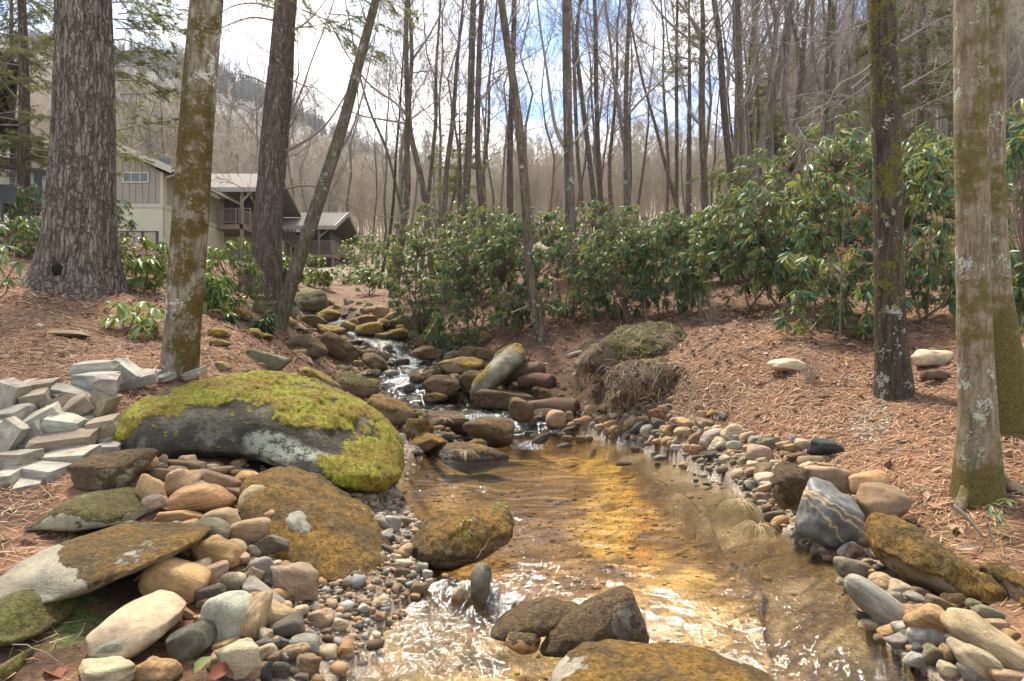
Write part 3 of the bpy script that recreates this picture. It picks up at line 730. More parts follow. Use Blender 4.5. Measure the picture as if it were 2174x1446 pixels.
def finish_rock(name, V, Fc, loc, color, label, cat, mossk=None, moss=0.0, lichen=0.0, rust=0.0, wet=True, seed=0, mat='stone', group=None, rough=0.02, thick=0.0, mossfn=None, lichfn=None):
    size = np.ptp(V, axis=0).max()
    n = vnormals(V, Fc)
    V = V + n * (fbm(V * (3.2 / size) + seed, seed + 3, 4) * size * rough)[:, None]
    n = vnormals(V, Fc)
    Wd = V + loc
    attrs = {}
    if moss > 0:
        m = sst(0.95 - moss, 1.55 - moss, n[:, 2] * 0.75 + 0.25 + 0.55 * fbm(V * (4.0 / size) + seed * 1.7, seed + 9, 4))
        if mossfn is not None:
            m = mossfn(Wd, n, m)
        attrs['moss'] = np.clip(m, 0, 1)
        if thick > 0:
            V = V + n * (sst(0.3, 0.8, m) * thick * (0.7 + 0.9 * fbm(V * 14.0, seed + 5, 3)))[:, None]
    if lichfn is not None:
        attrs['lich'] = lichfn(Wd, n)
    if wet:
        w = np.zeros(len(V))
        x, y = Wd[:, 0], Wd[:, 1]
        if loc[1] < 24:
            sd = pool_sd(np.array([loc[0]]), np.array([loc[1]]))[0]
            bd, sz, hw = stream_q(np.array([loc[0]]), np.array([loc[1]]))
            lv = None
            if sd > -0.25 and loc[1] < 11.4: lv = float(pool_W(np.array([loc[0]]), np.array([loc[1]]))[0])
            elif bd[0] / hw[0] < 1.6: lv = float(sz[0])
            if lv is not None:
                w = sst(lv + 0.16, lv + 0.03, Wd[:, 2] + 0.05 * fbm(V * (8 / size), seed, 3))
        attrs['wet'] = w
    me = make_mesh(name, V, Fc, M[mat], attrs)
    o = link(name, me, None, loc)
    o.color = tuple(color) + (1,)
    o['lichen'] = float(lichen); o['rust'] = float(rust)
    a, b = MOSS[mossk or 'brown']
    o['moss_a'] = [float(v) for v in a]; o['moss_b'] = [float(v) for v in b]
    tag(o, label, cat, group)
    return o
def jitter(c, seed, amt=0.10):
    r = np.random.default_rng(seed + 999)
    k = 1 + r.normal() * amt
    return tuple(float(np.clip(v * k * (1 + r.normal() * 0.03), 0.02, 0.8)) for v in c)
_seed = [100]
def dist_for(cx, cy, hv, D=None):
    if D is not None: return D
    d = hit(cx, cy + 0.6 * hv)
    return d if d else valley_D(cy + 0.6 * hv)
def ell_rock(label, kind, cx, cy, L, S, ang, color, D=None, c=None, sub=4, name='boulder', cat='boulder', yaw=0, tilt=0, **k):
    """a stone whose long and short extents were read off the photograph, set on the ground there"""
    _seed[0] += 1; seed = _seed[0]
    a = math.radians(ang)
    hv = 0.5 * math.hypot(L * math.sin(a), S * math.cos(a))
    D = dist_for(cx, cy, hv, D)
    if D > 0 and name != 'brook_rock':
        hb = hit(cx, cy + 0.8 * hv)
        if hb: D = min(D, hb)
    s = D / F
    A, B = L / 2 * s, S / 2 * s
    cc = c * s / 2 if c else 0.85 * math.sqrt(A * B)
    V, Fc = unit_shape(kind, seed, sub)
    if yaw:
        y_ = math.radians(yaw)
        V = np.stack([V[:, 0] * math.cos(y_) - V[:, 1] * math.sin(y_), V[:, 0] * math.sin(y_) + V[:, 1] * math.cos(y_), V[:, 2]], 1)
        V = V / ((V.max(0) - V.min(0)) / 2)
    V = V * np.array([A, cc, B])
    if tilt: V[:, 1] += tilt * V[:, 2]
    V = rotY(V, ang)
    loc = P(cx, cy, D + 0.25 * cc)
    return finish_rock(name, V, Fc, loc, jitter(C[color], seed, 0.06), label, cat, seed=seed, **k)
def outline_rock(label, pts, color, D, c, sub=5, e=0.75, tilt=0.35, name='boulder', cat='boulder', ctr=None, fixD=False, **k):
    """a stone with a traced profile, given its own distance, thickness and slope"""
    _seed[0] += 1; seed = _seed[0]
    pts = np.array(pts, float)
    if ctr is None:
        x, y = pts[:, 0], pts[:, 1]; x2, y2 = np.roll(x, -1), np.roll(y, -1)
        cr = x * y2 - x2 * y; ar = cr.sum()
        ctr = (((x + x2) * cr).sum() / (3 * ar), ((y + y2) * cr).sum() / (3 * ar))
    hb = hit(ctr[0], pts[:, 1].max() - 0.12 * np.ptp(pts[:, 1])) if pts[:, 1].max() < 1420 and not fixD else None
    if hb: D = min(D, hb + 0.45 * c)
    # radius by direction
    th = np.linspace(-math.pi, math.pi, 721)
    rr = np.zeros(721)
    q = pts - np.array(ctr)
    for i in range(len(q)):
        a, b = q[i], q[(i + 1) % len(q)]
        den = np.cos(th) * (b[1] - a[1]) - np.sin(th) * (b[0] - a[0])
        cr = a[0] * b[1] - a[1] * b[0]
        with np.errstate(divide='ignore', invalid='ignore'):
            r = cr / den
            s = (np.cos(th) * a[1] - np.sin(th) * a[0]) / -den
        ok = (r > 0) & (s > -1e-6) & (s < 1 + 1e-6)
        rr = np.where(ok & (r > rr), r, rr)
    rr = np.convolve(np.concatenate([rr[-6:-1], rr, rr[1:6]]), np.ones(7) / 7, 'same')[5:-5]
    Dn, Fc = ico(sub)
    ang = np.arctan2(-Dn[:, 2], Dn[:, 0])
    R = np.interp(ang, th, rr)
    s = np.sqrt(Dn[:, 0] ** 2 + Dn[:, 2] ** 2)
    k_ = D / F
    rad = R * k_ * s ** e / np.maximum(s, 1e-6)
    V = np.stack([Dn[:, 0] * rad, np.sign(Dn[:, 1]) * np.abs(Dn[:, 1]) ** 0.85 * c, Dn[:, 2] * rad], 1)
    V[:, 1] += tilt * V[:, 2]
    loc = P(ctr[0], ctr[1], D)
    for _ in range(4):   # keep the traced extent although the stone has depth
        qx, qy = proj(V + loc)
        sx = np.ptp(pts[:, 0]) / np.ptp(qx); sz = np.ptp(pts[:, 1]) / np.ptp(qy)
        V = V * np.array([sx, 1, sz])
        qx, qy = proj(V + loc)
        loc = loc + np.array([(pts[:, 0].min() - qx.min()) * k_, 0, -(pts[:, 1].min() - qy.min()) * k_])
    return finish_rock(name, V, Fc, loc, C[color], label, cat, seed=seed, **k)

# --- the main stones, each with its own look -------------------------------------------------
def giant_moss(W, n, m):
    px, py = proj(W)
    f = fbm(W * 2.3, 71, 4)
    top = np.interp(px, [240, 290, 330, 430, 560, 640, 700, 760, 860], [955, 935, 905, 868, 882, 918, 1000, 1040, 1060])
    g = sst(30, -30, py - top - f * 38) 
    bare = blob(px, py, 600, 945, 95, 60) * 0.9 + blob(px, py, 330, 835, 60, 16) * .7
    g = g - 0.6 * sst(0.3, 0.75, fbm(W * 4.2, 72, 4)) * sst(560, 660, px)
    return np.clip(np.maximum(g, 0.35 * m) - bare, 0, 1)
outline_rock('huge boulder capped with bright yellow-green moss, largest stone in view',
             [(247, 905), (252, 868), (285, 832), (340, 812), (430, 797), (560, 802), (650, 830), (740, 883), (800, 933), (842, 978), (858, 1015), (840, 1045), (790, 1052), (700, 1018), (600, 992), (450, 975), (330, 975), (268, 955)],
             'giant', 6.15, 0.85, sub=7, e=0.6, tilt=0.6, fixD=True, mossk='bright', moss=0.75, lichen=0.25, mat='bigstone', thick=0.022, rough=.03, mossfn=giant_moss, lichfn=lambda W, n: np.clip(blob(*proj(W), 585, 945, 120, 50, 12) + .8 * blob(*proj(W), 690, 975, 80, 26, 15) + .7 * blob(*proj(W), 320, 830, 60, 18, -15), 0, 1), wet=False)
outline_rock('long rock thick with golden orange moss at the lower right edge',
             [(1838, 1170), (1850, 1125), (1885, 1095), (1930, 1100), (2000, 1150), (2090, 1200), (2140, 1225), (2150, 1290), (2090, 1318), (1990, 1272), (1900, 1250), (1850, 1215)],
             'mossbrown', 4.0, 0.40, sub=6, e=0.6, tilt=0.35, fixD=True, mossk='orange', moss=1.15, mat='bigstone', thick=0.02, wet=False)
outline_rock('low golden moss rock running out of the lower right edge, right part',
             [(2085, 1215), (2130, 1200), (2200, 1215), (2330, 1260), (2340, 1400), (2200, 1385), (2120, 1340), (2090, 1290)],
             'mossbrown', 3.5, 0.36, sub=6, e=0.6, tilt=0.35, fixD=True, mossk='orange', moss=1.15, mat='bigstone', thick=0.02, wet=False)
outline_rock('sloping boulder with rough olive and orange moss beside the grey gravel shore',
             [(515, 1010), (560, 998), (640, 1030), (700, 1075), (770, 1120), (820, 1180), (848, 1240), (830, 1275), (740, 1284), (670, 1262), (630, 1200), (590, 1150), (530, 1080)],
             'slabgrey', 4.68, 0.5, sub=6, e=0.7, tilt=0.75, fixD=True, mossk='orange', moss=0.85, mat='bigstone', thick=0.015,
             mossfn=lambda W, n, m: np.clip(np.maximum(m, sst(1262, 1225, proj(W)[1] + 20 * fbm(W * 4, 5, 3))) * sst(1278, 1240, proj(W)[1] + 25 * fbm(W * 4, 5, 3)), 0, 1))
outline_rock('shaggy moss-covered boulder with a small leafy sprig standing in the pool',
             [(878, 1152), (900, 1122), (950, 1085), (1010, 1068), (1070, 1078), (1089, 1110), (1078, 1155), (1020, 1190), (960, 1210), (912, 1205), (888, 1185)],
             'mossbrown', 4.75, 0.30, sub=6, e=0.7, tilt=0.4, mossk='orange', moss=0.95, mat='bigstone', thick=0.015)
outline_rock('pyramid shaped brown mossy rock with a white tip in the foreground water',
             [(1148, 1392), (1170, 1345), (1250, 1282), (1335, 1244), (1350, 1256), (1377, 1355), (1374, 1392), (1240, 1400)],
             'wetbrown', 3.45, 0.15, sub=6, e=0.95, tilt=0.2, mossk='brown', moss=0.85, mat='bigstone', thick=0.006, lichen=0.4)
outline_rock('long low dark wet rock leaning against the pyramid shaped rock',
             [(1038, 1352), (1060, 1318), (1110, 1288), (1170, 1271), (1228, 1288), (1224, 1312), (1150, 1348), (1070, 1366)],
             'wetbrown', 3.55, 0.14, sub=6, e=0.75, tilt=0.3, mossk='brown', moss=0.65, mat='bigstone', thick=0.004)
outline_rock('white-flecked boulder with rust and green moss at the bottom edge',
             [(1150, 1560), (1175, 1445), (1210, 1388), (1290, 1362), (1400, 1366), (1500, 1392), (1600, 1424), (1680, 1462), (1740, 1560), (1450, 1600)],
             'slabgrey', 2.85, 0.36, sub=6, e=0.6, tilt=0.35, mossk='orange', moss=0.55, mat='bigstone', thick=0.01, lichen=0.8, lichfn=lambda W, n: .9 * sst(-.05, .35, fbm(W * 5, 15, 3)))
outline_rock('pale lichen-covered plank-like rock leaning over the brook at right',
             [(998, 838), (1002, 812), (1050, 760), (1085, 736), (1112, 742), (1116, 760), (1092, 792), (1045, 824), (1015, 848)],
             'olive', 12.7, 0.45, sub=4, e=0.65, tilt=0.3, mossk='gold', moss=0.5, lichen=0.4, wet=False, mat='bigstone', rough=.03)
outline_rock('large flat-topped tan stone among the nearest cobbles',
             [(183, 1335), (215, 1288), (290, 1250), (335, 1262), (396, 1300), (394, 1338), (335, 1398), (280, 1405), (212, 1382)],
             'flat', 3.38, 0.2, sub=6, e=0.45, tilt=0.5, name='flat_stone', cat='stone', rust=0.25, wet=False)
outline_rock('broad pale slab half coated in brown and orange moss below the cut stones',
             [(-80, 1290), (-20, 1200), (60, 1138), (130, 1108), (300, 1110), (420, 1110), (447, 1125), (405, 1170), (300, 1228), (230, 1268), (160, 1292), (60, 1290)],
             'slabgrey', 3.95, 0.45, sub=6, e=0.55, tilt=0.5, name='stone_slab', cat='slab', mossk='orange', moss=0.9, mat='bigstone', wet=False,
             mossfn=lambda W, n, m: np.clip(sst(-18, 40, proj(W)[0] - np.interp(proj(W)[1], [1100, 1180, 1280], [105, 120, 185]) + 14 * fbm(W * 7, 3, 3)) * (0.55 + 0.4 * fbm(W * 3, 8, 3) + 0.25 * n[:, 2]), 0, 1))
outline_rock('low dark olive ledge rock between the cut stones and the pale slab',
             [(46, 1127), (70, 1100), (150, 1040), (220, 1031), (290, 1045), (337, 1075), (337, 1112), (250, 1120), (130, 1114)],
             'olive', 4.42, 0.35, sub=5, e=0.5, tilt=0.25, name='stone_ledge', cat='rock', mossk='green', moss=0.62, mat='bigstone', wet=False)
outline_rock('brown mossy boulder cut off by the left picture edge',
             [(-70, 1350), (-60, 1240), (20, 1228), (70, 1255), (112, 1310), (157, 1340), (140, 1362), (60, 1376)],
             'mossbrown', 3.3, 0.28, sub=5, e=0.7, tilt=0.35, mossk='green', moss=0.85, mat='bigstone', wet=False)
outline_rock('olive mossy rock in the bottom left corner',
             [(-70, 1500), (-60, 1385), (20, 1368), (52, 1395), (55, 1450), (30, 1510)], 'mossbrown', 2.95, 0.2, sub=4, mossk='green', moss=0.95, wet=False)
ell_rock('rounded dark brown boulder with frosted lichen top right of the long cut stones', 'boulder', 239, 997, 172, 84, 0, 'mossbrown', D=4.95, mossk='brown', moss=0.75, lichen=0.7, sub=5, mat='bigstone', wet=False)
o = ell_rock('big blue-grey boulder crossed by tan quartz stripes on the right bank', 'boulder', 1763, 1092, 124, 136, 8, 'slate', D=4.75, c=110, sub=5, wet=True)
# quartz stripes lie on the boulder's own surface
def quartz_stripes(o):
    g = NT('striped_blue_stone')
    tc = g.n('ShaderNodeTexCoord').outputs['Object']
    n2 = g.noise(tc, 14, 5, 0.6); n3 = g.noise(tc, 60, 4, 0.7)
    c = g.mix(g.ramp(n2, .3, .7), (0.06, 0.062, 0.06), (0.16, 0.15, 0.125))
    c = g.mix(g.ramp(n3, 0.3, 0.8), c, g.mix(1.0, c, (1.4, 1.4, 1.35), 'MULTIPLY'))
    for rot, off, wd in ((0.55, 0.065, 0.006), (0.66, 0.022, 0.007), (0.95, -0.07, 0.004)):
        m = g.n('ShaderNodeMapping', {'Vector': tc, 'Rotation': (0, rot, 0)}, vector_type='TEXTURE').outputs[0]
        s = g.n('ShaderNodeSeparateXYZ', {0: m}).outputs[2]
        d = g.math('ABSOLUTE', g.math('ADD', g.math('SUBTRACT', s, off), g.math('MULTIPLY', g.math('SUBTRACT', g.noise(tc, 11, 5), 0.5), 0.10)))
        c = g.mix(g.ramp(d, wd * 0.7, wd * 1.5, (1, 1, 1, 1), (0, 0, 0, 1)), c, (0.48, 0.35, 0.19))
    wet = g.attr('wet')
    c = g.mix(wet, c, g.mix(1.0, c, (0.4, 0.38, 0.36), 'MULTIPLY'))
    o.data.materials[0] = g.done(g.bsdf(c, 0.55, g.bump(n2, 0.4, 0.01), 0.4))
quartz_stripes(o)
ell_rock('angular tan-brown block right of the striped blue-grey boulder', 'angular', 1873, 1071, 112, 80, 5, 'brown', D=4.85, sub=4, wet=False, rust=0.3)
ell_rock('smooth brown rock behind the striped blue-grey boulder', 'boulder', 1763, 1014, 114, 52, 10, 'brown', D=5.3, sub=4, wet=False)
ell_rock('orange-tan rock wedged behind the angular tan-brown block', 'boulder', 1842, 1024, 86, 48, -10, 'orange', D=5.2, sub=4, wet=False, name='rock', cat='rock')
ell_rock('brown moss dome left of the striped blue-grey boulder', 'boulder', 1682, 1036, 84, 94, 10, 'mossbrown', D=5.15, sub=5, mossk='brown', moss=1.2, mat='bigstone', thick=0.012)
ell_rock('jet black angular stone on the pine needles at the row end', 'angular', 1755, 951, 84, 38, 6, 'black', D=6.5, sub=4, wet=False, name='rock', cat='rock')
ell_rock('upright dark grey stone standing at the small water drop', 'boulder', 1021, 1243, 44, 92, 4, 'dark', D=4.15, sub=4, name='standing_stone', cat='stone', mossk='green', moss=0.3)
ell_rock('ochre wet rock under the long low dark rock', 'boulder', 1110, 1362, 76, 46, -8, 'golden', D=3.4, sub=4, mossk='orange', moss=0.5, name='rock', cat='rock')
ell_rock('pale sandstone half buried behind the thin bare bush', 'boulder', 1676, 776, 88, 30, 4, 'cream', D=8.6, sub=4, wet=False, name='sandstone', cat='stone')
ell_rock('pale sandstone half buried between the two right-hand trunks', 'boulder', 1985, 760, 98, 38, 4, 'cream', D=8.2, sub=4, wet=False, name='sandstone', cat='stone')
ell_rock('flat grey-brown stone lying on pine needles near the big furrowed trunk', 'angular', 150, 708, 108, 17, 2, 'brown', D=8.6, c=60, sub=4, wet=False, name='flat_stone', cat='stone')
ell_rock('small pale chip of stone on the needles left of the furrowed trunk', 'angular', 83, 691, 16, 8, 0, 'pale', sub=3, wet=False, name='stone_chip', cat='stone')

# --- boulders of the brook, read from an enlarged view (scale 3.882, origin 540,600) -----------------
BROOK = [
 ('large grey-olive boulder at the head of the brook', 'boulder', 450, 140, 310, 220, -5, 'lichen', 'green', .45, 21.0),
 ('upper mossy ledge slab left of the leaning tree', 'block', 100, 112, 215, 74, 0, 'olive', 'green', .6, 17.5),
 ('lower mossy ledge slab left of the leaning tree', 'block', 88, 205, 195, 110, 0, 'olive', 'green', .6, 17.2),
 ('grey rock between the leaning tree and the head boulder', 'boulder', 320, 222, 100, 130, 0, 'grey', 'green', .4, 19.5),
 ('yellow-topped rock under the head boulder', 'boulder', 620, 272, 210, 120, -5, 'mossbrown', 'gold', .9, 19.4),
 ('dark green mossy rock under the head boulder with a fern', 'boulder', 490, 322, 215, 112, 5, 'mossbrown', 'green', .9, 18.9),
 ('small brown rock at the foot of the leaning tree', 'boulder', 300, 335, 112, 62, 5, 'brown', 'gold', .5, 18.4),
 ('thin flat grey slab at the foot of the leaning tree', 'block', 330, 374, 145, 24, 3, 'grey', 'green', .1, 17.9),
 ('low flat brown rock beside the foot of the leaning tree', 'boulder', 400, 405, 180, 56, 0, 'brown', 'brown', .6, 17.4),
 ('rounded moss-brown boulder left of the upper fall', 'boulder', 622, 410, 238, 114, 10, 'mossbrown', 'gold', .75, 17.4),
 ('long smooth brown boulder, left one of the pair on the left bank', 'boulder', 425, 528, 390, 190, 18, 'mossbrown', 'brown', .8, 15.8),
 ('long smooth brown boulder, right one of the pair on the left bank', 'boulder', 692, 540, 420, 190, 33, 'mossbrown', 'brown', .75, 15.4),
 ('low brown rock in the water below the upper fall', 'boulder', 840, 502, 160, 66, 0, 'mossbrown', 'brown', .7, 16.6),
 ('tan rock against the pair of long brown boulders', 'boulder', 372, 580, 125, 66, -10, 'tan', 'gold', .1, 14.8),
 ('grey-green rock against the pair of long brown boulders', 'boulder', 468, 582, 125, 84, 10, 'olive', 'green', .4, 14.7),
 ('tan striped flat rock below the long brown boulders', 'boulder', 420, 628, 160, 54, 20, 'tan', 'gold', .1, 14.2),
 ('pale grey flat rock below the long brown boulders', 'boulder', 515, 642, 115, 34, -5, 'pale', 'gold', .0, 14.0),
 ('long grey kerb-like slab on the left bank', 'block', 120, 640, 360, 120, 17, 'olive', 'green', .55, 12.6),
 ('mossy yellow ridge rock above the huge mossy boulder', 'boulder', 545, 815, 420, 150, 27, 'lichen', 'gold', .75, 10.8),
 ('brown boulder with a bright green moss patch beside the middle cascade', 'boulder', 850, 850, 380, 210, 10, 'mossbrown', 'green', .55, 12.2),
 ('wedge of brown rock left of the middle cascade', 'boulder', 995, 665, 240, 140, 25, 'mossbrown', 'brown', .75, 14.1),
 ('dark cap rock perched behind the brown wedge', 'boulder', 1040, 612, 145, 92, 20, 'mossbrown', 'brown', .6, 14.8),
 ('mossy rock behind the dark cap rock', 'boulder', 920, 590, 130, 80, -10, 'mossbrown', 'green', .8, 15.4),
 ('small brown egg rock at the head of the middle cascade', 'boulder', 1090, 545, 98, 86, 15, 'mossbrown', 'brown', .6, 15.9),
 ('small grey rock at the foot of the brown wedge', 'boulder', 1000, 738, 84, 56, 0, 'olive', 'green', .3, 13.6),
 ('mossy rock at the top of the right bank pile', 'boulder', 905, 312, 210, 84, -5, 'mossbrown', 'gold', .7, 19.2),
 ('broad yellow mossy slab right of the upper fall', 'boulder', 952, 395, 245, 132, -3, 'olive', 'gold', .9, 18.2),
 ('mossy rock below the broad yellow slab', 'boulder', 1076, 440, 165, 84, 8, 'olive', 'gold', .9, 17.6),
 ('rounded mossy brown rock in the right bank pile', 'boulder', 1250, 426, 215, 94, 5, 'mossbrown', 'gold', .85, 17.4),
 ('dark rock leaning on the broad yellow slab', 'angular', 1082, 345, 115, 86, 25, 'mossbrown', 'green', .5, 18.4),
 ('pale mossy rock high in the right bank pile', 'angular', 1130, 280, 160, 70, -22, 'lichen', 'gold', .7, 19.2),
 ('tilted dark slab in the right bank pile', 'angular', 1230, 322, 230, 104, -18, 'mossbrown', 'green', .7, 18.6),
 ('dark green wedge in the right bank pile', 'angular', 1342, 350, 190, 170, -35, 'mossbrown', 'green', .8, 17.9),
 ('dark green slab under the rhododendron edge', 'angular', 1462, 345, 200, 180, -20, 'mossbrown', 'green', .75, 17.6),
 ('brown stone shoulder beside the upper fall', 'boulder', 822, 340, 86, 94, -20, 'brown', 'gold', .4, 19.0),
 ('dark brown overhanging boulder right of the middle cascade', 'boulder', 1410, 580, 300, 130, 5, 'mossbrown', 'brown', .7, 15.2),
 ('mossy rock upstream of the overhanging boulder', 'boulder', 1442, 482, 180, 66, -10, 'olive', 'gold', .85, 16.6),
 ('brown rock upstream of the overhanging boulder', 'boulder', 1570, 476, 135, 76, -8, 'mossbrown', 'brown', .7, 16.4),
 ('mossy brown long rock under the rhododendron', 'boulder', 1640, 492, 250, 112, -15, 'mossbrown', 'gold', .7, 15.9),
 ('green mossy rock on the leaf litter of the right bank', 'boulder', 1880, 457, 155, 92, -25, 'olive', 'gold', .9, 16.0),
 ('small mossy rock above the green mossy one', 'boulder', 1858, 405, 105, 56, -10, 'olive', 'green', .9, 17.0),
 ('dark flat rock behind the mossy brown slab', 'boulder', 1840, 582, 340, 104, 5, 'mossbrown', 'brown', .55, 14.4),
 ('dark wet rock tucked under the overhanging boulder', 'boulder', 1640, 600, 190, 80, -20, 'dark', 'brown', .4, 14.8),
 ('mossy brown slab behind the plank-like rock', 'boulder', 1712, 692, 400, 158, 3, 'mossbrown', 'gold', .75, 13.7),
 ('upright brown rock propping the plank-like rock', 'boulder', 1782, 800, 200, 170, -45, 'mossbrown', 'brown', .75, 12.7),
 ('lichen-blotched rock behind the plank-like rock', 'boulder', 2080, 592, 300, 124, -30, 'lichen', 'gold', .7, 12.9),
 ('brown rock at the right edge of the middle cascade pool', 'boulder', 1380, 780, 215, 104, -10, 'mossbrown', 'brown', .8, 13.4),
 ('small brown rock behind the cascade pool', 'boulder', 1522, 732, 115, 86, 10, 'mossbrown', 'brown', .6, 13.9),
 ('dark brown wet boulder splitting the lower cascade', 'boulder', 1540, 852, 320, 184, 8, 'mossbrown', 'brown', .75, 12.4),
 ('orange-brown mossy rock in the white water', 'boulder', 1490, 956, 195, 96, 5, 'mossbrown', 'orange', .8, 11.9),
 ('dark wet stone in the lower cascade', 'boulder', 1280, 876, 110, 84, 0, 'dark', 'brown', .1, 12.5),
 ('grey-green lichened rock beside the dark brown wet boulder', 'boulder', 1652, 796, 110, 100, 0, 'lichen', 'green', .6, 13.2),
 ('low dark mossy rock at the foot of the white water', 'boulder', 1360, 1070, 180, 64, 0, 'dark', 'green', .7, 11.0),
 ('large moss-brown boulder right of the huge mossy boulder', 'boulder', 1095, 1072, 450, 234, 20, 'mossbrown', 'orange', .8, 10.3),
 ('dark low boulder across the pool inlet with a straw tuft', 'boulder', 1620, 1152, 440, 176, 5, 'mossbrown', 'brown', .65, 10.4),
 ('domed dark brown boulder at the right of the pool inlet', 'boulder', 1935, 1240, 430, 244, 0, 'mossbrown', 'brown', .75, 9.3),
 ('brown rock in front of the domed boulder', 'boulder', 1832, 1332, 205, 112, 15, 'mossbrown', 'orange', .7, 9.0),
 ('orange-brown block rock left of the pool inlet', 'angular', 1345, 1222, 265, 210, -10, 'mossbrown', 'orange', .85, 9.5),
 ('tilted brown rock left of the pool inlet', 'angular', 1412, 1332, 320, 196, -35, 'mossbrown', 'orange', .7, 9.0),
 ('small dark rock in the pool inlet', 'boulder', 1602, 1276, 115, 84, 0, 'dark', 'brown', .5, 9.7),
 ('grey slab end poking out beside the huge mossy boulder', 'block', 1182, 1276, 125, 72, -5, 'grey', 'green', .1, 9.3),
 ('dark grey stone above the large moss-brown boulder', 'boulder', 1070, 952, 125, 72, 0, 'dark', 'green', .1, 11.4),
 ('long brown rock with dead grass in the pool mouth', 'boulder', 1770, 1450, 640, 270, 12, 'mossbrown', 'orange', .8, 8.5),
 ('small dark rock left of the long grassy brown rock', 'boulder', 1330, 1405, 130, 70, -10, 'dark', 'brown', .4, 8.6),
 ('flat mossy slab below the plank-like rock', 'block', 2060, 972, 500, 170, 6, 'mossbrown', 'brown', .8, 11.2),
 ('round dark brown boulder at the end of the cobble row', 'boulder', 2200, 1058, 220, 200, 10, 'mossbrown', 'brown', .75, 9.9),
 ('mossy stone at the rear left bank of the brook', 'boulder', 80, 445, 160, 60, 8, 'mossbrown', 'gold', .7, 15.0),
 ('tiny wet stone below the round dark boulder', 'boulder', 2170, 1230, 100, 40, -10, 'dark', 'brown', .3, 9.6),
 ('moss-gold rock on the near left bank', 'boulder', -290, 418, 200, 80, 5, 'olive', 'gold', 1.1, 12.6),
 ('low moss-gold rock in front of the moss-gold rock', 'boulder', -280, 500, 170, 50, 8, 'olive', 'gold', 1.0, 12.0),
 ('mossy brown rock right of the near left bank rocks', 'boulder', 10, 420, 130, 90, 10, 'mossbrown', 'gold', .6, 13.4),
 ('dark rock beside the small left bank rhododendron', 'boulder', -90, 270, 150, 100, 5, 'mossbrown', 'gold', .6, 14.6),
 ('green-moss stone half hidden by the left bank rhododendron', 'boulder', -320, 270, 110, 90, 5, 'mossbrown', 'green', .9, 13.6),
 ('grey flake with moss on the needles behind the lichen tree', 'angular', -255, 690, 140, 60, 20, 'lichen', 'gold', .5, 10.6),
 ('moss-brown stump-like rock on the needles by the kerb-like slab', 'boulder', 5, 762, 190, 80, 25, 'mossbrown', 'brown', .9, 10.6),
]
for k, (lb, kind, cx, cy, L, S, ang, colr, mk, mo, D) in enumerate(BROOK):
    D = float(np.interp(D, [8, 9, 10, 11, 12, 13, 14, 15.5, 22], [8.2, 9.4, 10.8, 11.9, 12.9, 13.7, 14.5, 15.8, 22]))
    X_, Y_ = 540 + cx / 3.882, 600 + cy / 3.882
    hb = hit(X_, Y_ + 0.42 * S / 3.882, False)
    if hb: D = min(D, hb - 0.1 * S / 3.882 * D / F)
    ell_rock(lb, kind, X_, Y_, L / 3.882, S / 3.882, ang, colr, D=D, sub=4, mossk=mk, moss=mo + .12, lichen=0.5 if colr in ('lichen', 'olive', 'grey') else 0.15, name='brook_rock', cat='rock', group='rocks along the brook', thick=0.008 if mo > .7 else 0)
# the lesser stones packed between them
rs = np.random.default_rng(5)
FILL = []
tries = 0
while len(FILL) < 240 and tries < 6000:
    tries += 1
    py_ = rs.uniform(645, 915)
    cxx = np.interp(py_, [640, 690, 715, 735, 780, 800, 850, 870, 915], [700, 735, 790, 830, 850, 850, 910, 980, 1075])
    side = rs.choice([-1, 1])
    px_ = cxx + side * rs.uniform(2, 150) * (0.55 + 0.45 * (py_ - 640) / 260)
    if px_ < 640 and py_ > 790: continue
    d0 = valley_D(py_)
    sz = np.exp(rs.normal() * .45) * 0.40
    L_ = sz * F / d0
    if any(abs(px_ - a) < .38 * (L_ + l) and abs(py_ - b) < .26 * (L_ + l) for a, b, l, _ in FILL): continue
    d_ = hit(px_, py_, False)
    if not d_ or d_ < 8.5 or d_ > 26: continue
    L_ = sz * F / d_
    FILL.append((px_, py_, L_, d_))
FILL.sort()
cnt_ = {}
for px_, py_, L_, d_ in FILL:
    colr = rs.choice(['mossbrown', 'olive', 'mossbrown', 'brown', 'lichen', 'dark'])
    mk = rs.choice(['gold', 'brown', 'green', 'brown']); mo = float(rs.choice([.3, .6, .85]))
    cxx = np.interp(py_, [640, 690, 715, 735, 780, 800, 850, 870, 915], [700, 735, 790, 830, 850, 850, 910, 980, 1075])
    where = ('left' if px_ < cxx else 'right') + ' edge of the ' + ('upper brook' if py_ < 720 else ('middle cascade' if py_ < 800 else 'lower cascade'))
    look = {'mossbrown': 'dark brown', 'olive': 'olive', 'brown': 'brown', 'lichen': 'lichened', 'dark': 'blackish'}[colr] + (' mossy' if mo > .5 else '')
    cnt_[(where, look)] = cnt_.get((where, look), 0) + 1
    words = ['first', 'second', 'third', 'fourth', 'fifth', 'sixth', 'seventh', 'eighth', 'ninth', 'tenth', 'eleventh', 'twelfth', 'thirteenth', 'fourteenth', 'fifteenth', 'sixteenth', 'seventeenth', 'eighteenth', 'nineteenth', 'twentieth']
    ell_rock(f'{words[min(19, cnt_[(where, look)] - 1)]} {look} small rock from left, {where}', rs.choice(['boulder', 'boulder', 'angular']), px_, py_ - .12 * L_, L_, L_ * rs.uniform(.5, .8), rs.uniform(-25, 25), colr, D=d_, sub=3, mossk=mk, moss=mo + .1, lichen=.3, name='brook_rock', cat='rock', group='small rocks along the brook')
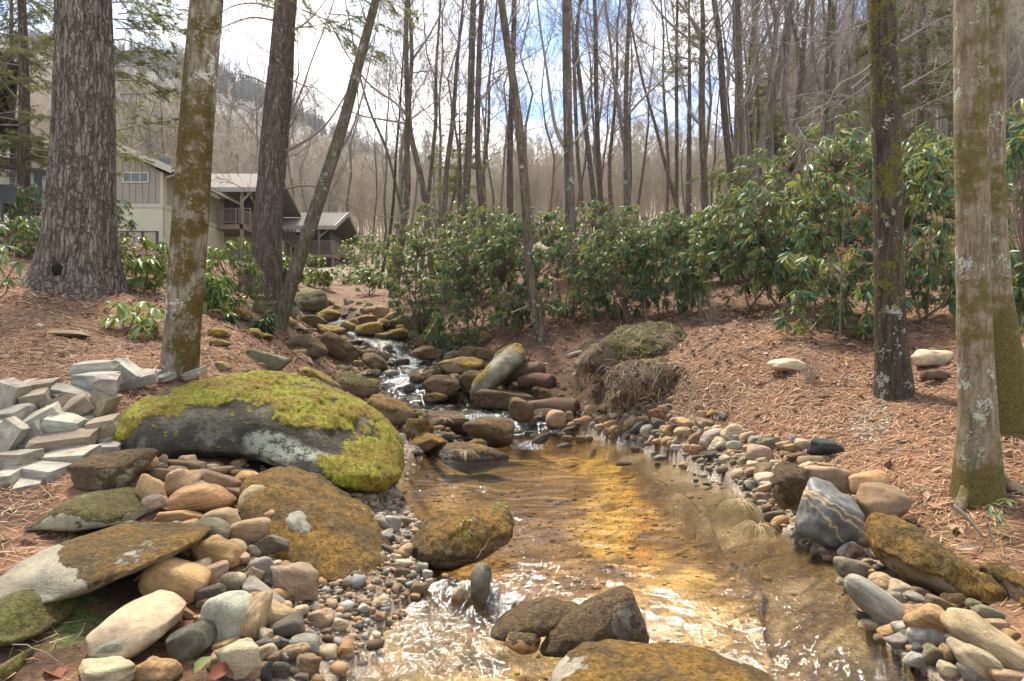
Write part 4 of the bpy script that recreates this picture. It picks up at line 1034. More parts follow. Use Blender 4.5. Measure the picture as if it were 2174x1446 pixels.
# ---------------------------------------------------------------- cobbles and cut stones
cob_meshes = []
for kind, n in (('cobble', 9), ('boulder', 5), ('angular', 6)):
    ms = []
    for i in range(n):
        V, Fc = unit_shape(kind, 500 + i * 7 + len(kind), 4)
        nrm = vnormals(V, Fc)
        V = V + nrm * (fbm(V * 1.6, i, 3) * (0.05 if kind == 'cobble' else 0.08))[:, None]
        ms.append(make_mesh('cobble', V, Fc, M['cobble']))
    cob_meshes.append(ms)
COBK = {'c': 0, 'b': 1, 'a': 2}
SHAPEW = {'c': 'rounded', 'b': 'lumpy', 'a': 'angular'}
COLW = dict(tan='tan', cream='cream', orange='orange-tan', grey='grey', pale='pale grey', dark='dark', slate='slate blue', brown='brown', mossbrown='moss-brown', olive='olive grey', pink='pinkish', rust='rust red', golden='golden brown', black='black', cut='light grey', cutbrown='brownish grey', cutgrey='grey', lichen='lichened', wetbrown='wet brown')
ORD = ['first', 'second', 'third', 'fourth', 'fifth', 'sixth', 'seventh', 'eighth', 'ninth', 'tenth', 'eleventh', 'twelfth', 'thirteenth', 'fourteenth', 'fifteenth', 'sixteenth']
def cobbles(rows, ox, oy, k, zone, group, noun='cobble', dfun=None, size_split=(16, 32), sink=0.15, store=None):
    made = []
    for i, r in enumerate(rows):
        cx, cy, L, S = r[:4]
        ang = r[4] if len(r) > 4 and not isinstance(r[4], str) else 0
        rest = [q for q in r[4:] if isinstance(q, str)]
        colr = rest[0]; kd = rest[1] if len(rest) > 1 else 'c'
        _seed[0] += 1; rng = np.random.default_rng(_seed[0])
        X, Y = ox + cx / k, oy + cy / k
        L_, S_ = L / k * 1.06, S / k * 1.06
        if S_ > L_:
            L_, S_, ang = S_, L_, ang + 90
        a = math.radians(ang)
        hv = 0.5 * math.hypot(L_ * math.sin(a), S_ * math.cos(a))
        D = dfun(X, Y, hv) if dfun else dist_for(X, Y, hv)
        s = D / F
        A, B = L_ / 2 * s, S_ / 2 * s
        cc = math.sqrt(A * B) * rng.uniform(0.75, 1.0)
        ms = cob_meshes[COBK[kd]]
        o = link(noun if noun != 'cobble' else 'cobble', ms[rng.integers(len(ms))])
        o.location = P(X, Y, D + 0.2 * cc)
        o.scale = (A, cc, B)
        o.rotation_euler = (rng.uniform(-.2, .2), math.radians(ang), rng.uniform(-.15, .15))
        if rng.random() < .5: o.scale = (-A, cc, B)
        o.color = jitter(C[colr], _seed[0], 0.07) + (1,)
        o['rust'] = float(0.55 if colr in ('golden', 'orange', 'tan') and rng.random() < .5 else 0.1)
        o['lichen'] = 0.25 if kd == 'a' else 0.0
        o['moss_a'] = [.15, .1, .04]; o['moss_b'] = [.1, .07, .03]
        sz = 'small' if L_ < size_split[0] else ('large' if L_ > size_split[1] else 'medium')
        made.append((o, X, f'{sz} {COLW[colr]} {SHAPEW[kd]} {noun.replace("_", " ")}'))
    label_all(made, zone, noun.split('_')[-1], group)
    return made
def label_all(made, zone, cat, group):
    by = {}
    for o, X, d in made:
        by.setdefault(d, []).append((X, o))
    for d, l in by.items():
        l.sort(key=lambda q: q[0])
        for i, (X, o) in enumerate(l):
            d = d.replace('medium ', '')
            lb = f'{d} {zone}' if len(l) == 1 else (f'{ORD[i]} {d} from left, {zone}' if i < len(ORD) else f'{d} {zone}, towards the right end')
            tag(o, lb, cat, group)

# heap of cut grey stone (enlarged view: origin 0,740, scale 3.882)
blk = []
def cut_block(seed):
    rng = np.random.default_rng(seed)
    bm = bmesh.new(); bmesh.ops.create_cube(bm, size=2.0)
    for v in bm.verts:
        v.co += Vector(rng.uniform(-.16, .10, 3) * np.sign(np.array(v.co)))
    for q in range(rng.integers(1, 3)):
        c = Vector(rng.choice([-1, 1], 3)); n = (c + Vector(rng.normal(size=3) * .35)).normalized()
        r = bmesh.ops.bisect_plane(bm, geom=bm.verts[:] + bm.edges[:] + bm.faces[:], plane_co=c * rng.uniform(.72, .86), plane_no=n, clear_outer=True)
        bmesh.ops.holes_fill(bm, edges=[e for e in bm.edges if e.is_boundary], sides=0)
    bmesh.ops.bevel(bm, geom=bm.edges[:], offset=.055, segments=2, affect='EDGES', profile=.6)
    bmesh.ops.triangulate(bm, faces=bm.faces[:])
    bmesh.ops.subdivide_edges(bm, edges=[e for e in bm.edges if e.calc_length() > .5], cuts=2, use_grid_fill=False)
    bmesh.ops.triangulate(bm, faces=bm.faces[:])
    V = np.array([v.co[:] for v in bm.verts])
    nz = np.stack([fbm(V * 1.8 + k * 9, seed + k, 3) for k in range(3)], 1) * .035
    for v, d in zip(bm.verts, nz): v.co += Vector(d)
    me = bpy.data.meshes.new('cut_stone'); bm.to_mesh(me); bm.free()
    me.materials.append(M['cutstone'])
    return me
for i in range(10):
    blk.append(cut_block(900 + i))
CUT = [(95, 400, 290, 185, -72, 'cutgrey', 5.7), (335, 310, 270, 84, -8, 'cutbrown', 6.0), (300, 420, 220, 140, -12, 'cutbrown', 5.75), (485, 450, 200, 100, -15, 'cutbrown', 5.75), (630, 480, 225, 130, -35, 'cutbrown', 5.7),
       (790, 155, 390, 105, -4, 'cut', 6.35), (800, 262, 375, 130, 0, 'cut', 6.1), (880, 295, 205, 165, 4, 'cut', 5.85), (1060, 195, 270, 120, 33, 'cut', 6.5), (830, 510, 340, 150, -62, 'cutbrown', 5.8),
       (610, 365, 370, 100, 9, 'cutgrey', 6.0), (490, 372, 200, 80, 14, 'cutgrey', 5.95), (870, 640, 240, 150, -10, 'cutbrown', 5.5), (120, 545, 240, 130, -5, 'cutgrey', 5.5), (330, 600, 340, 165, -28, 'cut', 5.5),
       (540, 625, 310, 135, 9, 'cut', 5.45), (270, 700, 230, 150, -30, 'cutgrey', 5.4), (85, 720, 300, 200, -58, 'cut', 5.25), (540, 770, 520, 145, -8, 'cutbrown', 5.3), (200, 815, 210, 110, 0, 'cutgrey', 5.35),
       (150, 910, 340, 135, -2, 'cutgrey', 5.05), (575, 890, 460, 110, -5, 'cut', 5.15), (380, 1040, 440, 175, 2, 'cut', 4.95), (95, 1060, 215, 150, -6, 'cut', 4.9), (240, 1145, 215, 120, -5, 'cut', 4.8),
       (905, 815, 200, 66, 0, 'cutgrey', 5.3), (900, 750, 150, 64, 0, 'cutgrey', 5.45), (1140, 265, 340, 100, -15, 'cut', 6.5), (1240, 208, 140, 66, 5, 'cut', 6.8), (1360, 240, 100, 50, 0, 'cutgrey', 6.8), (1605, 205, 170, 66, -14, 'cut', 6.95),
       (735, 515, 70, 84, 10, 'cutgrey', 5.75), (240, 278, 96, 34, -5, 'cut', 6.2), (690, 400, 260, 120, 12, 'cutgrey', 5.95), (450, 540, 200, 90, 5, 'cutgrey', 5.6), (40, 640, 120, 110, 0, 'cutgrey', 5.35), (640, 700, 200, 90, -10, 'cutgrey', 5.5), (700, 620, 130, 100, 0, 'cutgrey', 5.6)]
made = []
for i, (cx, cy, L, S, ang, colr, D) in enumerate(CUT):
    _seed[0] += 1; rng = np.random.default_rng(_seed[0])
    s = D / F / 3.882
    o = link('cut_stone', blk[i % 10])
    yaw = rng.uniform(-0.45, 0.45)
    A, B = L / 2 * s * (0.98 - 0.12 * abs(yaw)), S / 2 * s * 0.92
    cc = max(0.09, 0.9 * B) * rng.uniform(0.9, 1.25)
    o.location = P(cx / 3.882, 740 + cy / 3.882, D + cc * .3)
    o.scale = (A, cc, B)
    o.rotation_euler = Euler((rng.uniform(0.05, 0.32), math.radians(ang), yaw), 'XYZ') if abs(ang) < 40 else Euler((rng.uniform(-.1, .2), math.radians(ang), yaw * .4), 'XYZ')
    o.color = jitter(C[colr], _seed[0], 0.06) + (1,)
    o['rust'] = 0.25 if colr == 'cutbrown' else 0.06; o['lichen'] = 0.0; o['moss_a'] = [.15, .1, .04]; o['moss_b'] = [.1, .07, .03]
    shape = 'slab' if L > 2.4 * S else ('upright block' if abs(ang) > 50 else 'block')
    made.append((o, cx, f'{COLW[colr]} cut stone {shape}'))
label_all(made, 'in the heap of cut stones', 'stone', 'heap of cut stones')

# the loose cobbles under the huge boulder
L1 = [(1335, 945, 130, 105, -35, 'brown'), (1520, 965, 320, 105, 5, 'brown'), (1350, 1040, 215, 105, 0, 'brown'), (1770, 970, 150, 72, 'brown'), (1955, 955, 125, 100, 10, 'tan', 'a'), (1825, 1005, 210, 66, -6, 'tan'),
      (1500, 1105, 285, 225, -40, 'tan', 'b'), (1655, 1045, 165, 95, -12, 'grey'), (1830, 1125, 300, 190, 18, 'brown'), (2050, 1085, 235, 132, 0, 'orange'), (1245, 1200, 330, 230, 62, 'golden', 'b'), (1640, 1245, 500, 235, -10, 'orange'),
      (2085, 1285, 310, 265, -45, 'tan', 'b'), (1480, 1395, 390, 120, -6, 'orange', 'b'), (1830, 1430, 250, 230, -20, 'tan'), (2060, 1520, 340, 210, -12, 'tan'), (1760, 1560, 190, 120, -20, 'brown'),
      (1930, 1200, 160, 120, 20, 'brown'), (2010, 1040, 200, 90, 5, 'brown'), (1470, 1010, 150, 80, 0, 'brown')]
zl = dict(ox=0, oy=740, k=3.882)
cobbles(L1, 0, 740, 3.882, 'below the huge mossy boulder', 'cobbles below the huge mossy boulder', size_split=(45, 75))
L2 = [(1795, 375, 400, 290, 15, 'golden', 'b'), (1420, 615, 510, 370, 25, 'golden'), (1745, 540, 330, 170, -28, 'pink', 'a'), (1900, 625, 170, 165, 30, 'olive'), (940, 1185, 310, 235, -40, 'grey'), (1560, 1090, 370, 300, -50, 'dark', 'a'),
      (1885, 910, 370, 400, 20, 'pale'), (1960, 1260, 400, 370, 10, 'cream', 'a'), (870, 1360, 560, 210, -6, 'cream', 'b'), (1290, 1350, 335, 250, 0, 'golden', 'b'), (1740, 720, 210, 180, -10, 'dark'), (1480, 370, 130, 110, 0, 'olive'),
      (2090, 900, 230, 400, 10, 'tan', 'b'), (1560, 870, 110, 70, 20, 'orange', 'a'), (1640, 560, 160, 120, 0, 'brown')]
cobbles(L2, 0, 1080, 3.882, 'in the lower left heap', 'nearest cobbles at lower left', size_split=(60, 95))
L3 = [(320, 140, 250, 160, 55, 'orange'), (555, 215, 400, 220, 58, 'grey', 'b'), (325, 315, 330, 190, 4, 'dark', 'a'), (200, 510, 310, 200, -12, 'grey', 'a'), (470, 610, 420, 350, 25, 'pink', 'a'), (245, 712, 400, 140, 28, 'grey', 'a'),
      (420, 980, 280, 165, -22, 'dark'), (365, 60, 90, 100, 0, 'orange')]
cobbles(L3, 500, 1080, 3.882, 'beside the sloping mossy boulder', 'cobbles beside the sloping mossy boulder', size_split=(60, 95))
L4 = [(560, 1120, 260, 150, 10, 'grey'), (270, 1145, 210, 160, -20, 'dark', 'a'), (395, 1105, 105, 85, 'dark', 'a'), (300, 1240, 145, 95, -10, 'brown'), (400, 1230, 86, 100, 'grey', 'a'), (580, 1285, 235, 175, 10, 'brown', 'b'), (365, 1340, 155, 135, 'dark'), (250, 1345, 115, 190, 'slate', 'a'),
      (900, 1165, 160, 125, -45, 'orange', 'a'), (850, 955, 155, 110, -10, 'cream', 'b'), (1050, 830, 120, 85, -20, 'pale', 'b'), (900, 1090, 165, 52, -5, 'brown'), (600, 1045, 85, 64, 'dark'), (1190, 885, 84, 62, 20, 'orange'), (1125, 845, 62, 62, 'tan'),
      (1515, 662, 135, 112, 5, 'brown'), (1482, 725, 84, 54, 'orange'), (1840, 715, 160, 105, -42, 'cream', 'a'), (1910, 730, 60, 100, 'tan', 'a'), (640, 950, 90, 50, 5, 'tan'), (700, 870, 120, 60, 10, 'tan'), (480, 1350, 110, 70, 'dark'), (470, 1200, 90, 70, 'dark'), (745, 1010, 90, 50, 'brown'), (540, 1385, 130, 60, 'olive'), (1220, 790, 70, 60, 'cream'), (1065, 775, 110, 70, 'tan', 'b')]
cobbles(L4, 500, 1080, 3.882, 'on the wet gravel left of the water', 'small stones on the wet left gravel', 'pebble', size_split=(25, 42))
L5 = [(1035, 62, 190, 150, 20, 'tan', 'b'), (1175, 128, 145, 140, -30, 'grey'), (1290, 128, 140, 130, 10, 'pale'), (1390, 108, 150, 88, 0, 'olive', 'a'), (1200, 232, 200, 80, -12, 'grey', 'a'), (1420, 350, 155, 105, -38, 'tan'), (1370, 455, 155, 66, 0, 'cream'),
      (1375, 532, 125, 90, 20, 'mossbrown'), (1470, 500, 74, 52, 'tan'), (1545, 490, 84, 84, 'grey'), (1582, 542, 84, 84, 'pale'), (1365, 592, 90, 44, 'cream'), (1320, 395, 90, 44, 'cream'), (1240, 330, 130, 60, 20, 'dark'), (1600, 600, 70, 50, 'cream'), (1730, 555, 60, 40, 'golden'),
      (790, -40, 130, 85, 40, 'tan', 'a'), (905, -60, 160, 90, 20, 'tan', 'a'), (960, -130, 150, 95, -15, 'brown', 'a'), (1090, -95, 140, 80, -15, 'cream', 'a'), (700, -150, 120, 70, 10, 'brown', 'a'), (1130, -30, 100, 60, 0, 'tan', 'a')]
cobbles(L5, 500, 1080, 3.882, 'on the left gravel bar', 'stones on the gravel bar', 'pebble', size_split=(25, 40))
# the built row along the far side of the pool
R1 = [(140, 262, 95, 115, 'tan'), (225, 278, 135, 90, 8, 'pink'), (320, 352, 178, 150, 5, 'tan'), (425, 325, 62, 82, 'tan'), (190, 365, 74, 66, 'brown'), (450, 400, 92, 52, 'tan'), (482, 360, 54, 34, 'orange'), (500, 396, 54, 28, 'slate'), (560, 356, 104, 62, 'orange'), (620, 392, 62, 52, 'pale', 'a'), (665, 426, 74, 34, 'slate'),
      (600, 280, 112, 112, 10, 'tan'), (630, 230, 92, 38, 'brown'), (735, 256, 142, 76, -5, 'orange'), (640, 326, 72, 64, 'grey', 'a'), (772, 290, 74, 44, 'tan'), (690, 350, 112, 64, -10, 'tan'), (790, 326, 92, 56, 'pale', 'a'), (852, 302, 94, 64, 'tan'), (925, 316, 112, 64, 'pale', 'b'), (950, 258, 142, 92, 15, 'pink'), (1070, 272, 134, 96, 10, 'dark', 'a'), (1162, 308, 172, 112, 20, 'rust', 'a'), (1205, 278, 112, 86, 'brown')]
cobbles(R1, 1100, 800, 3.882, 'in the row below the root mounds', 'stone row along the far pool bank', size_split=(20, 34))
R2 = [(765, 402, 118, 88, -22, 'tan'), (812, 428, 124, 64, -5, 'orange'), (870, 370, 54, 44, 'grey'), (855, 462, 104, 58, 'olive'), (925, 376, 138, 78, -38, 'tan'), (990, 428, 176, 92, -30, 'slate', 'a'), (1025, 350, 94, 44, 'tan'), (1060, 446, 114, 90, -22, 'grey'), (1145, 466, 94, 58, 'olive'), (1160, 382, 124, 84, 'dark', 'a'), (1195, 426, 62, 48, 'tan'), (1265, 396, 104, 42, 'brown'), (1310, 360, 114, 54, 'pink'), (1392, 398, 156, 92, 22, 'golden', 'b'), (1545, 388, 156, 92, 4, 'brown', 'a'),
      (915, 490, 84, 46, -18, 'olive'), (972, 506, 104, 48, 5, 'tan'), (1025, 520, 64, 42, 'grey'), (1250, 452, 106, 96, 20, 'golden'), (1360, 462, 146, 104, 15, 'tan', 'b'), (1225, 532, 86, 76, 'golden'), (1145, 536, 84, 48, -10, 'orange'), (1075, 550, 74, 44, 'brown'), (1275, 552, 94, 62, -10, 'brown'), (1310, 582, 114, 48, -4, 'pale'), (1400, 592, 88, 80, 'tan'), (1470, 602, 108, 80, 12, 'orange'), (1470, 512, 150, 112, -48, 'brown', 'a'), (1515, 452, 76, 64, 'grey'), (1570, 446, 74, 64, 'tan'), (1630, 426, 64, 54, 'cream'), (1100, 510, 70, 50, 'pale', 'a'), (1055, 490, 60, 40, 'tan')]
cobbles(R2, 1100, 800, 3.882, 'in the stone row by the stick', 'stone row along the far pool bank', size_split=(20, 34))
R3 = [(1605, 492, 196, 104, -18, 'grey'), (1540, 556, 96, 92, 'grey'), (1650, 562, 172, 124, 4, 'cream', 'b'), (1780, 462, 192, 142, 6, 'cream', 'b'), (1895, 497, 146, 84, -22, 'tan'), (1797, 571, 148, 88, 4, 'pale'), (1612, 650, 224, 78, 2, 'dark', 'a'), (1775, 627, 114, 54, 'orange'), (1802, 667, 94, 42, -8, 'tan'), (1675, 702, 86, 58, 'grey', 'a'), (1782, 706, 84, 44, 'olive'), (1840, 702, 74, 62, 'cream', 'b'),
      (1990, 642, 214, 150, 14, 'pink'), (2082, 552, 204, 110, 14, 'olive', 'a'), (1940, 526, 86, 76, 'grey'), (1902, 592, 104, 64, 'tan'), (1970, 722, 166, 64, -4, 'cream'), (1925, 782, 104, 72, 'tan'), (2022, 782, 172, 84, -35, 'slate'), (2112, 777, 124, 82, -8, 'pale'), (2040, 847, 166, 112, -14, 'cream'), (1925, 892, 114, 82, 22, 'grey'), (2045, 917, 186, 78, -20, 'tan', 'a'), (2012, 1002, 144, 86, 14, 'tan'), (2130, 712, 114, 54, 'tan'), (1475, 665, 90, 40, 'mossbrown'), (1390, 640, 70, 26, 'grey'), (1240, 605, 60, 36, 'grey')]
cobbles(R3, 1100, 800, 3.882, 'in the row near the black stone', 'stone row along the far pool bank', size_split=(20, 34))
R4 = [(590, 562, 242, 88, -6, 'brown'), (510, 440, 124, 76, 20, 'cream'), (440, 466, 152, 68, 12, 'golden', 'b'), (435, 400, 54, 76, 'grey', 'a'), (395, 512, 124, 46, 'brown'), (490, 530, 170, 64, -10, 'mossbrown'), (700, 602, 184, 50, 4, 'tan', 'a'), (435, 592, 84, 34, 'tan'), (350, 600, 110, 44, 'pale')]
cobbles(R4, 1560, 820, 3.541, 'beside the black angular stone', 'stone row along the far pool bank', size_split=(20, 36))
R5 = [(1025, -1, 152, 74, -6, 'grey'), (955, 162, 175, 82, 0, 'tan'), (1025, 85, 152, 74, -6, 'grey'), (880, 250, 162, 130, 5, 'brown', 'b'), (690, 288, 64, 34, 'tan')]
cobbles([(1025, 165 - 80, 152, 74, -6, 'grey'), (955, 242, 176, 82, 0, 'tan'), (885, 330, 165, 130, 5, 'brown', 'b'), (692, 372, 64, 34, 'tan')], 1560, 1080, 3.541, 'between striped boulder and golden moss rock', 'stones along the lower right shore', size_split=(30, 44))
R6 = [(915, 472, 292, 160, 18, 'olive'), (815, 550, 92, 56, 8, 'cream'), (1080, 718, 560, 215, 35, 'grey'), (1175, 592, 186, 128, 32, 'tan'), (1262, 702, 80, 96, 'brown'), (1366, 682, 196, 78, 18, 'grey'), (1556, 716, 216, 78, 24, 'brown'), (1735, 806, 244, 96, 8, 'cream'), (1500, 890, 400, 290, 22, 'golden', 'b'), (970, 812, 156, 62, 24, 'olive'), (1010, 882, 138, 80, 12, 'cream'),
      (1200, 916, 236, 62, -5, 'orange'), (1225, 1004, 170, 130, 48, 'grey', 'a'), (1320, 972, 156, 84, 22, 'olive'), (1102, 977, 114, 62, 16, 'brown'), (1330, 1062, 74, 64, 'orange'), (1396, 1092, 150, 92, 62, 'slate'), (1490, 1112, 160, 140, 35, 'olive'), (1600, 1107, 150, 100, 55, 'tan'), (1335, 1117, 124, 42, 22, 'grey'), (1615, 1217, 166, 104, 18, 'cream'), (1765, 1228, 170, 120, 60, 'grey'), (1925, 1022, 660, 220, 33, 'tan'), (1850, 1150, 430, 200, 35, 'cream', 'b'), (2050, 1260, 260, 90, 5, 'tan'), (1690, 1010, 90, 60, 'dark', 'a'), (1255, 640, 60, 40, 'dark')]
cobbles(R6, 1560, 1080, 3.541, 'below the golden moss rock', 'stones along the lower right shore', size_split=(34, 62))
# small wet stones standing in the shallow pool head
R7 = [(355, 480, 64, 44, 'dark'), (405, 508, 90, 52, 10, 'mossbrown'), (515, 520, 86, 66, 'mossbrown'), (585, 505, 66, 48, 'olive'), (390, 566, 140, 44, -5, 'dark', 'a'), (190, 520, 160, 70, -25, 'wetbrown'), (965, 600, 70, 52, 'mossbrown'), (1045, 605, 60, 32, 'grey'), (1170, 665, 100, 40, 'grey'), (1465, 856, 40, 28, 'slate'), (1565, 888, 80, 32, 'slate', 'a'), (1150, 720, 50, 28, 'dark'), (870, 715, 130, 30, 'wetbrown'), (800, 500, 110, 46, 'brown'), (240, 440, 60, 34, 'tan'), (100, 470, 90, 50, 'dark')]
cobbles(R7, 1100, 800, 3.882, 'standing in the shallow head of the pool', 'wet stones in the pool head', 'pebble', size_split=(14, 26))

# more cobbles packed into the left heap
rs = np.random.default_rng(78)
rows = []
poly = [(300, 985), (520, 985), (600, 1060), (620, 1200), (680, 1290), (700, 1420), (560, 1440), (420, 1400), (400, 1250), (330, 1120)]
def inside(x, y, poly):
    r = False
    for i in range(len(poly)):
        a, b = poly[i], poly[i - 1]
        if (a[1] > y) != (b[1] > y) and x < (b[0] - a[0]) * (y - a[1]) / (b[1] - a[1]) + a[0]: r = not r
    return r
t_ = 0
while len(rows) < 60 and t_ < 3000:
    t_ += 1
    x, y = rs.uniform(290, 710), rs.uniform(980, 1445)
    if not inside(x, y, poly): continue
    L = float(np.exp(rs.normal() * .25) * 56 * (0.6 + 0.4 * (y - 980) / 460))
    if any(abs(x - q[0]) < .34 * (L + q[2]) and abs(y - q[1]) < .3 * (L + q[2]) for q in rows): continue
    rows.append((x, y, L, L * rs.uniform(.55, .8), float(rs.uniform(-30, 30)), str(rs.choice(['tan', 'orange', 'golden', 'tan', 'cream', 'tan', 'olive', 'cream'])), str(rs.choice(['c', 'c', 'b', 'b', 'a']))))
cobbles(rows, 0, 0, 1.0, 'tucked between the left heap cobbles', 'filling cobbles of the left heap', size_split=(0, 900))
# smaller stones packed between the row and the water, counted from the left
rs = np.random.default_rng(77)
PK = []; tries = 0
while len(PK) < 150 and tries < 1500:
    tries += 1
    i = rs.integers(15, 31); f = rs.random()
    a, b = POOL[i], POOL[i + 1]
    q = a * (1 - f) + b * f
    d = unit2 = (b - a) / np.linalg.norm(b - a); nrm = np.array([d[1], -d[0]])
    q = q - nrm * rs.uniform(-.02, .55) if pool_sd(np.array([q[0] - nrm[0] * .2]), np.array([q[1] - nrm[1] * .2]))[0] < 0 else q + nrm * rs.uniform(-.02, .55)
    if q[1] < 3 or q[1] > 12.5: continue
    z = H(q[0], q[1]); px_, py_ = proj(np.array([q[0], q[1], z]))
    r = float(np.exp(rs.normal() * .3) * .06)
    if any(np.hypot(q[0] - x, q[1] - y) < .8 * (r + r2) for x, y, r2, *_ in PK): continue
    PK.append((q[0], q[1], r, float(px_), float(py_)))
rows = []
for x, y, r, px_, py_ in PK:
    L = 2 * r * F / y
    rows.append((px_, py_ - L * .15, L, L * rs.uniform(.55, .85), float(rs.uniform(-25, 25)), str(rs.choice(['tan', 'grey', 'brown', 'cream', 'olive', 'pale', 'golden', 'dark', 'orange'])), str(rs.choice(['c', 'c', 'b', 'a']))))
up = [r for r in rows if r[0] < 1400]; mid = [r for r in rows if 1400 <= r[0] < 1650]; lo = [r for r in rows if r[0] >= 1650]
for rr, zn in ((up, 'at the foot of the row below the mounds'), (mid, 'at the foot of the row by the shelf'), (lo, 'at the lower right water edge')):
    cobbles(rr, 0, 0, 1.0, zn, 'small stones at the foot of the row', 'pebble', size_split=(0, 900))
# ---------------------------------------------------------------- trees
def unit(v):
    v = np.asarray(v, float); return v / (math.sqrt(v[0] * v[0] + v[1] * v[1] + v[2] * v[2]) + 1e-12)
def cross1(a, b): return np.array([a[1] * b[2] - a[2] * b[1], a[2] * b[0] - a[0] * b[2], a[0] * b[1] - a[1] * b[0]])
def crossn(a, b):
    a = np.asarray(a); b = np.asarray(b)
    return np.stack([a[..., 1] * b[..., 2] - a[..., 2] * b[..., 1], a[..., 2] * b[..., 0] - a[..., 0] * b[..., 2], a[..., 0] * b[..., 1] - a[..., 1] * b[..., 0]], -1)
class Tubes:
    def __init__(self): self.V = []; self.F = []; self.n = 0; self.tris = []
    def add(self, pts, rad, sides):
        pts = np.asarray(pts, float); m = len(pts)
        rad = np.asarray(rad, float)
        t = np.empty_like(pts); t[1:-1] = pts[2:] - pts[:-2]; t[0] = pts[1] - pts[0]; t[-1] = pts[-1] - pts[-2]
        t /= np.sqrt((t * t).sum(1))[:, None] + 1e-12
        up = np.array([0.31, 0.17, 0.93]) if abs(t[:, 2]).mean() < 0.8 else np.array([0.94, 0.3, 0.1])
        a = crossn(t, up); a /= np.sqrt((a * a).sum(1))[:, None] + 1e-12
        b = crossn(t, a)
        th = np.arange(sides) * (2 * math.pi / sides)
        ring = pts[:, None] + rad[:, None, None] * (a[:, None] * np.cos(th)[None, :, None] + b[:, None] * np.sin(th)[None, :, None])
        self.V.append(ring.reshape(-1, 3))
        i = np.arange(m - 1)[:, None] * sides; j = np.arange(sides)[None]; j2 = (j + 1) % sides
        f = np.stack([i + j, i + j2, i + sides + j2, i + sides + j], -1).reshape(-1, 4) + self.n
        self.F.append(f); self.n += m * sides
    def mesh(self, name, mat):
        if not self.V: return None
        return make_mesh(name, np.concatenate(self.V), np.concatenate(self.F), mat)
def perp_rot(d, ang, rng):
    a = unit(cross1(d, rng.normal(size=3)))
    return unit(d * math.cos(ang) + a * math.sin(ang))
def grow(tb, s, d, length, r, lev, maxlev, rng, up=0.10, wob=0.16, kids=(7, 5, 4), minr=0.0035, droop=0.0):
    n = max(3, min(8, int(length / 0.3) + 2)) if lev < 2 else 4
    pts = [s]; p = s.copy(); step = length / (n - 1)
    for i in range(n - 1):
        d = unit(d + rng.normal(size=3) * wob + np.array([0, 0, up - droop * i]))
        p = p + d * step; pts.append(p)
    pts = np.array(pts)
    rad = np.maximum(r * np.linspace(1, 0.25, n), minr)
    tb.add(pts, rad, 6 if lev == 0 else (4 if lev == 1 else 3))
    if lev < maxlev:
        k = kids[min(lev, len(kids) - 1)]
        for q in range(k):
            t = rng.uniform(0.2, 1.0)
            i = min(int(t * (n - 1)), n - 2); f = t * (n - 1) - i
            st = pts[i] * (1 - f) + pts[i + 1] * f
            dd = unit(pts[i + 1] - pts[i])
            grow(tb, st, perp_rot(dd, rng.uniform(0.45, 1.0), rng), length * rng.uniform(0.35, 0.6), max(rad[i] * 0.55, minr), lev + 1, maxlev, rng, up, wob, kids, minr, droop)
def smooth_path(pts, n):
    pts = np.asarray(pts, float)
    t = np.concatenate([[0], np.cumsum(np.linalg.norm(np.diff(pts, axis=0), axis=1))])
    tt = np.linspace(0, t[-1], n)
    out = np.stack([np.interp(tt, t, pts[:, k]) for k in range(pts.shape[1])], 1)
    for _ in range(2 if n > 12 else 0):
        k = max(3, n // 14)
        o = out.copy()
        for i in range(1, n - 1):
            a, b = max(0, i - k // 2), min(n, i + k // 2 + 1)
            w = min(i, n - 1 - i, k // 2)
            o[i] = out[i - w:i + w + 1].mean(0)
        out = o
    return out
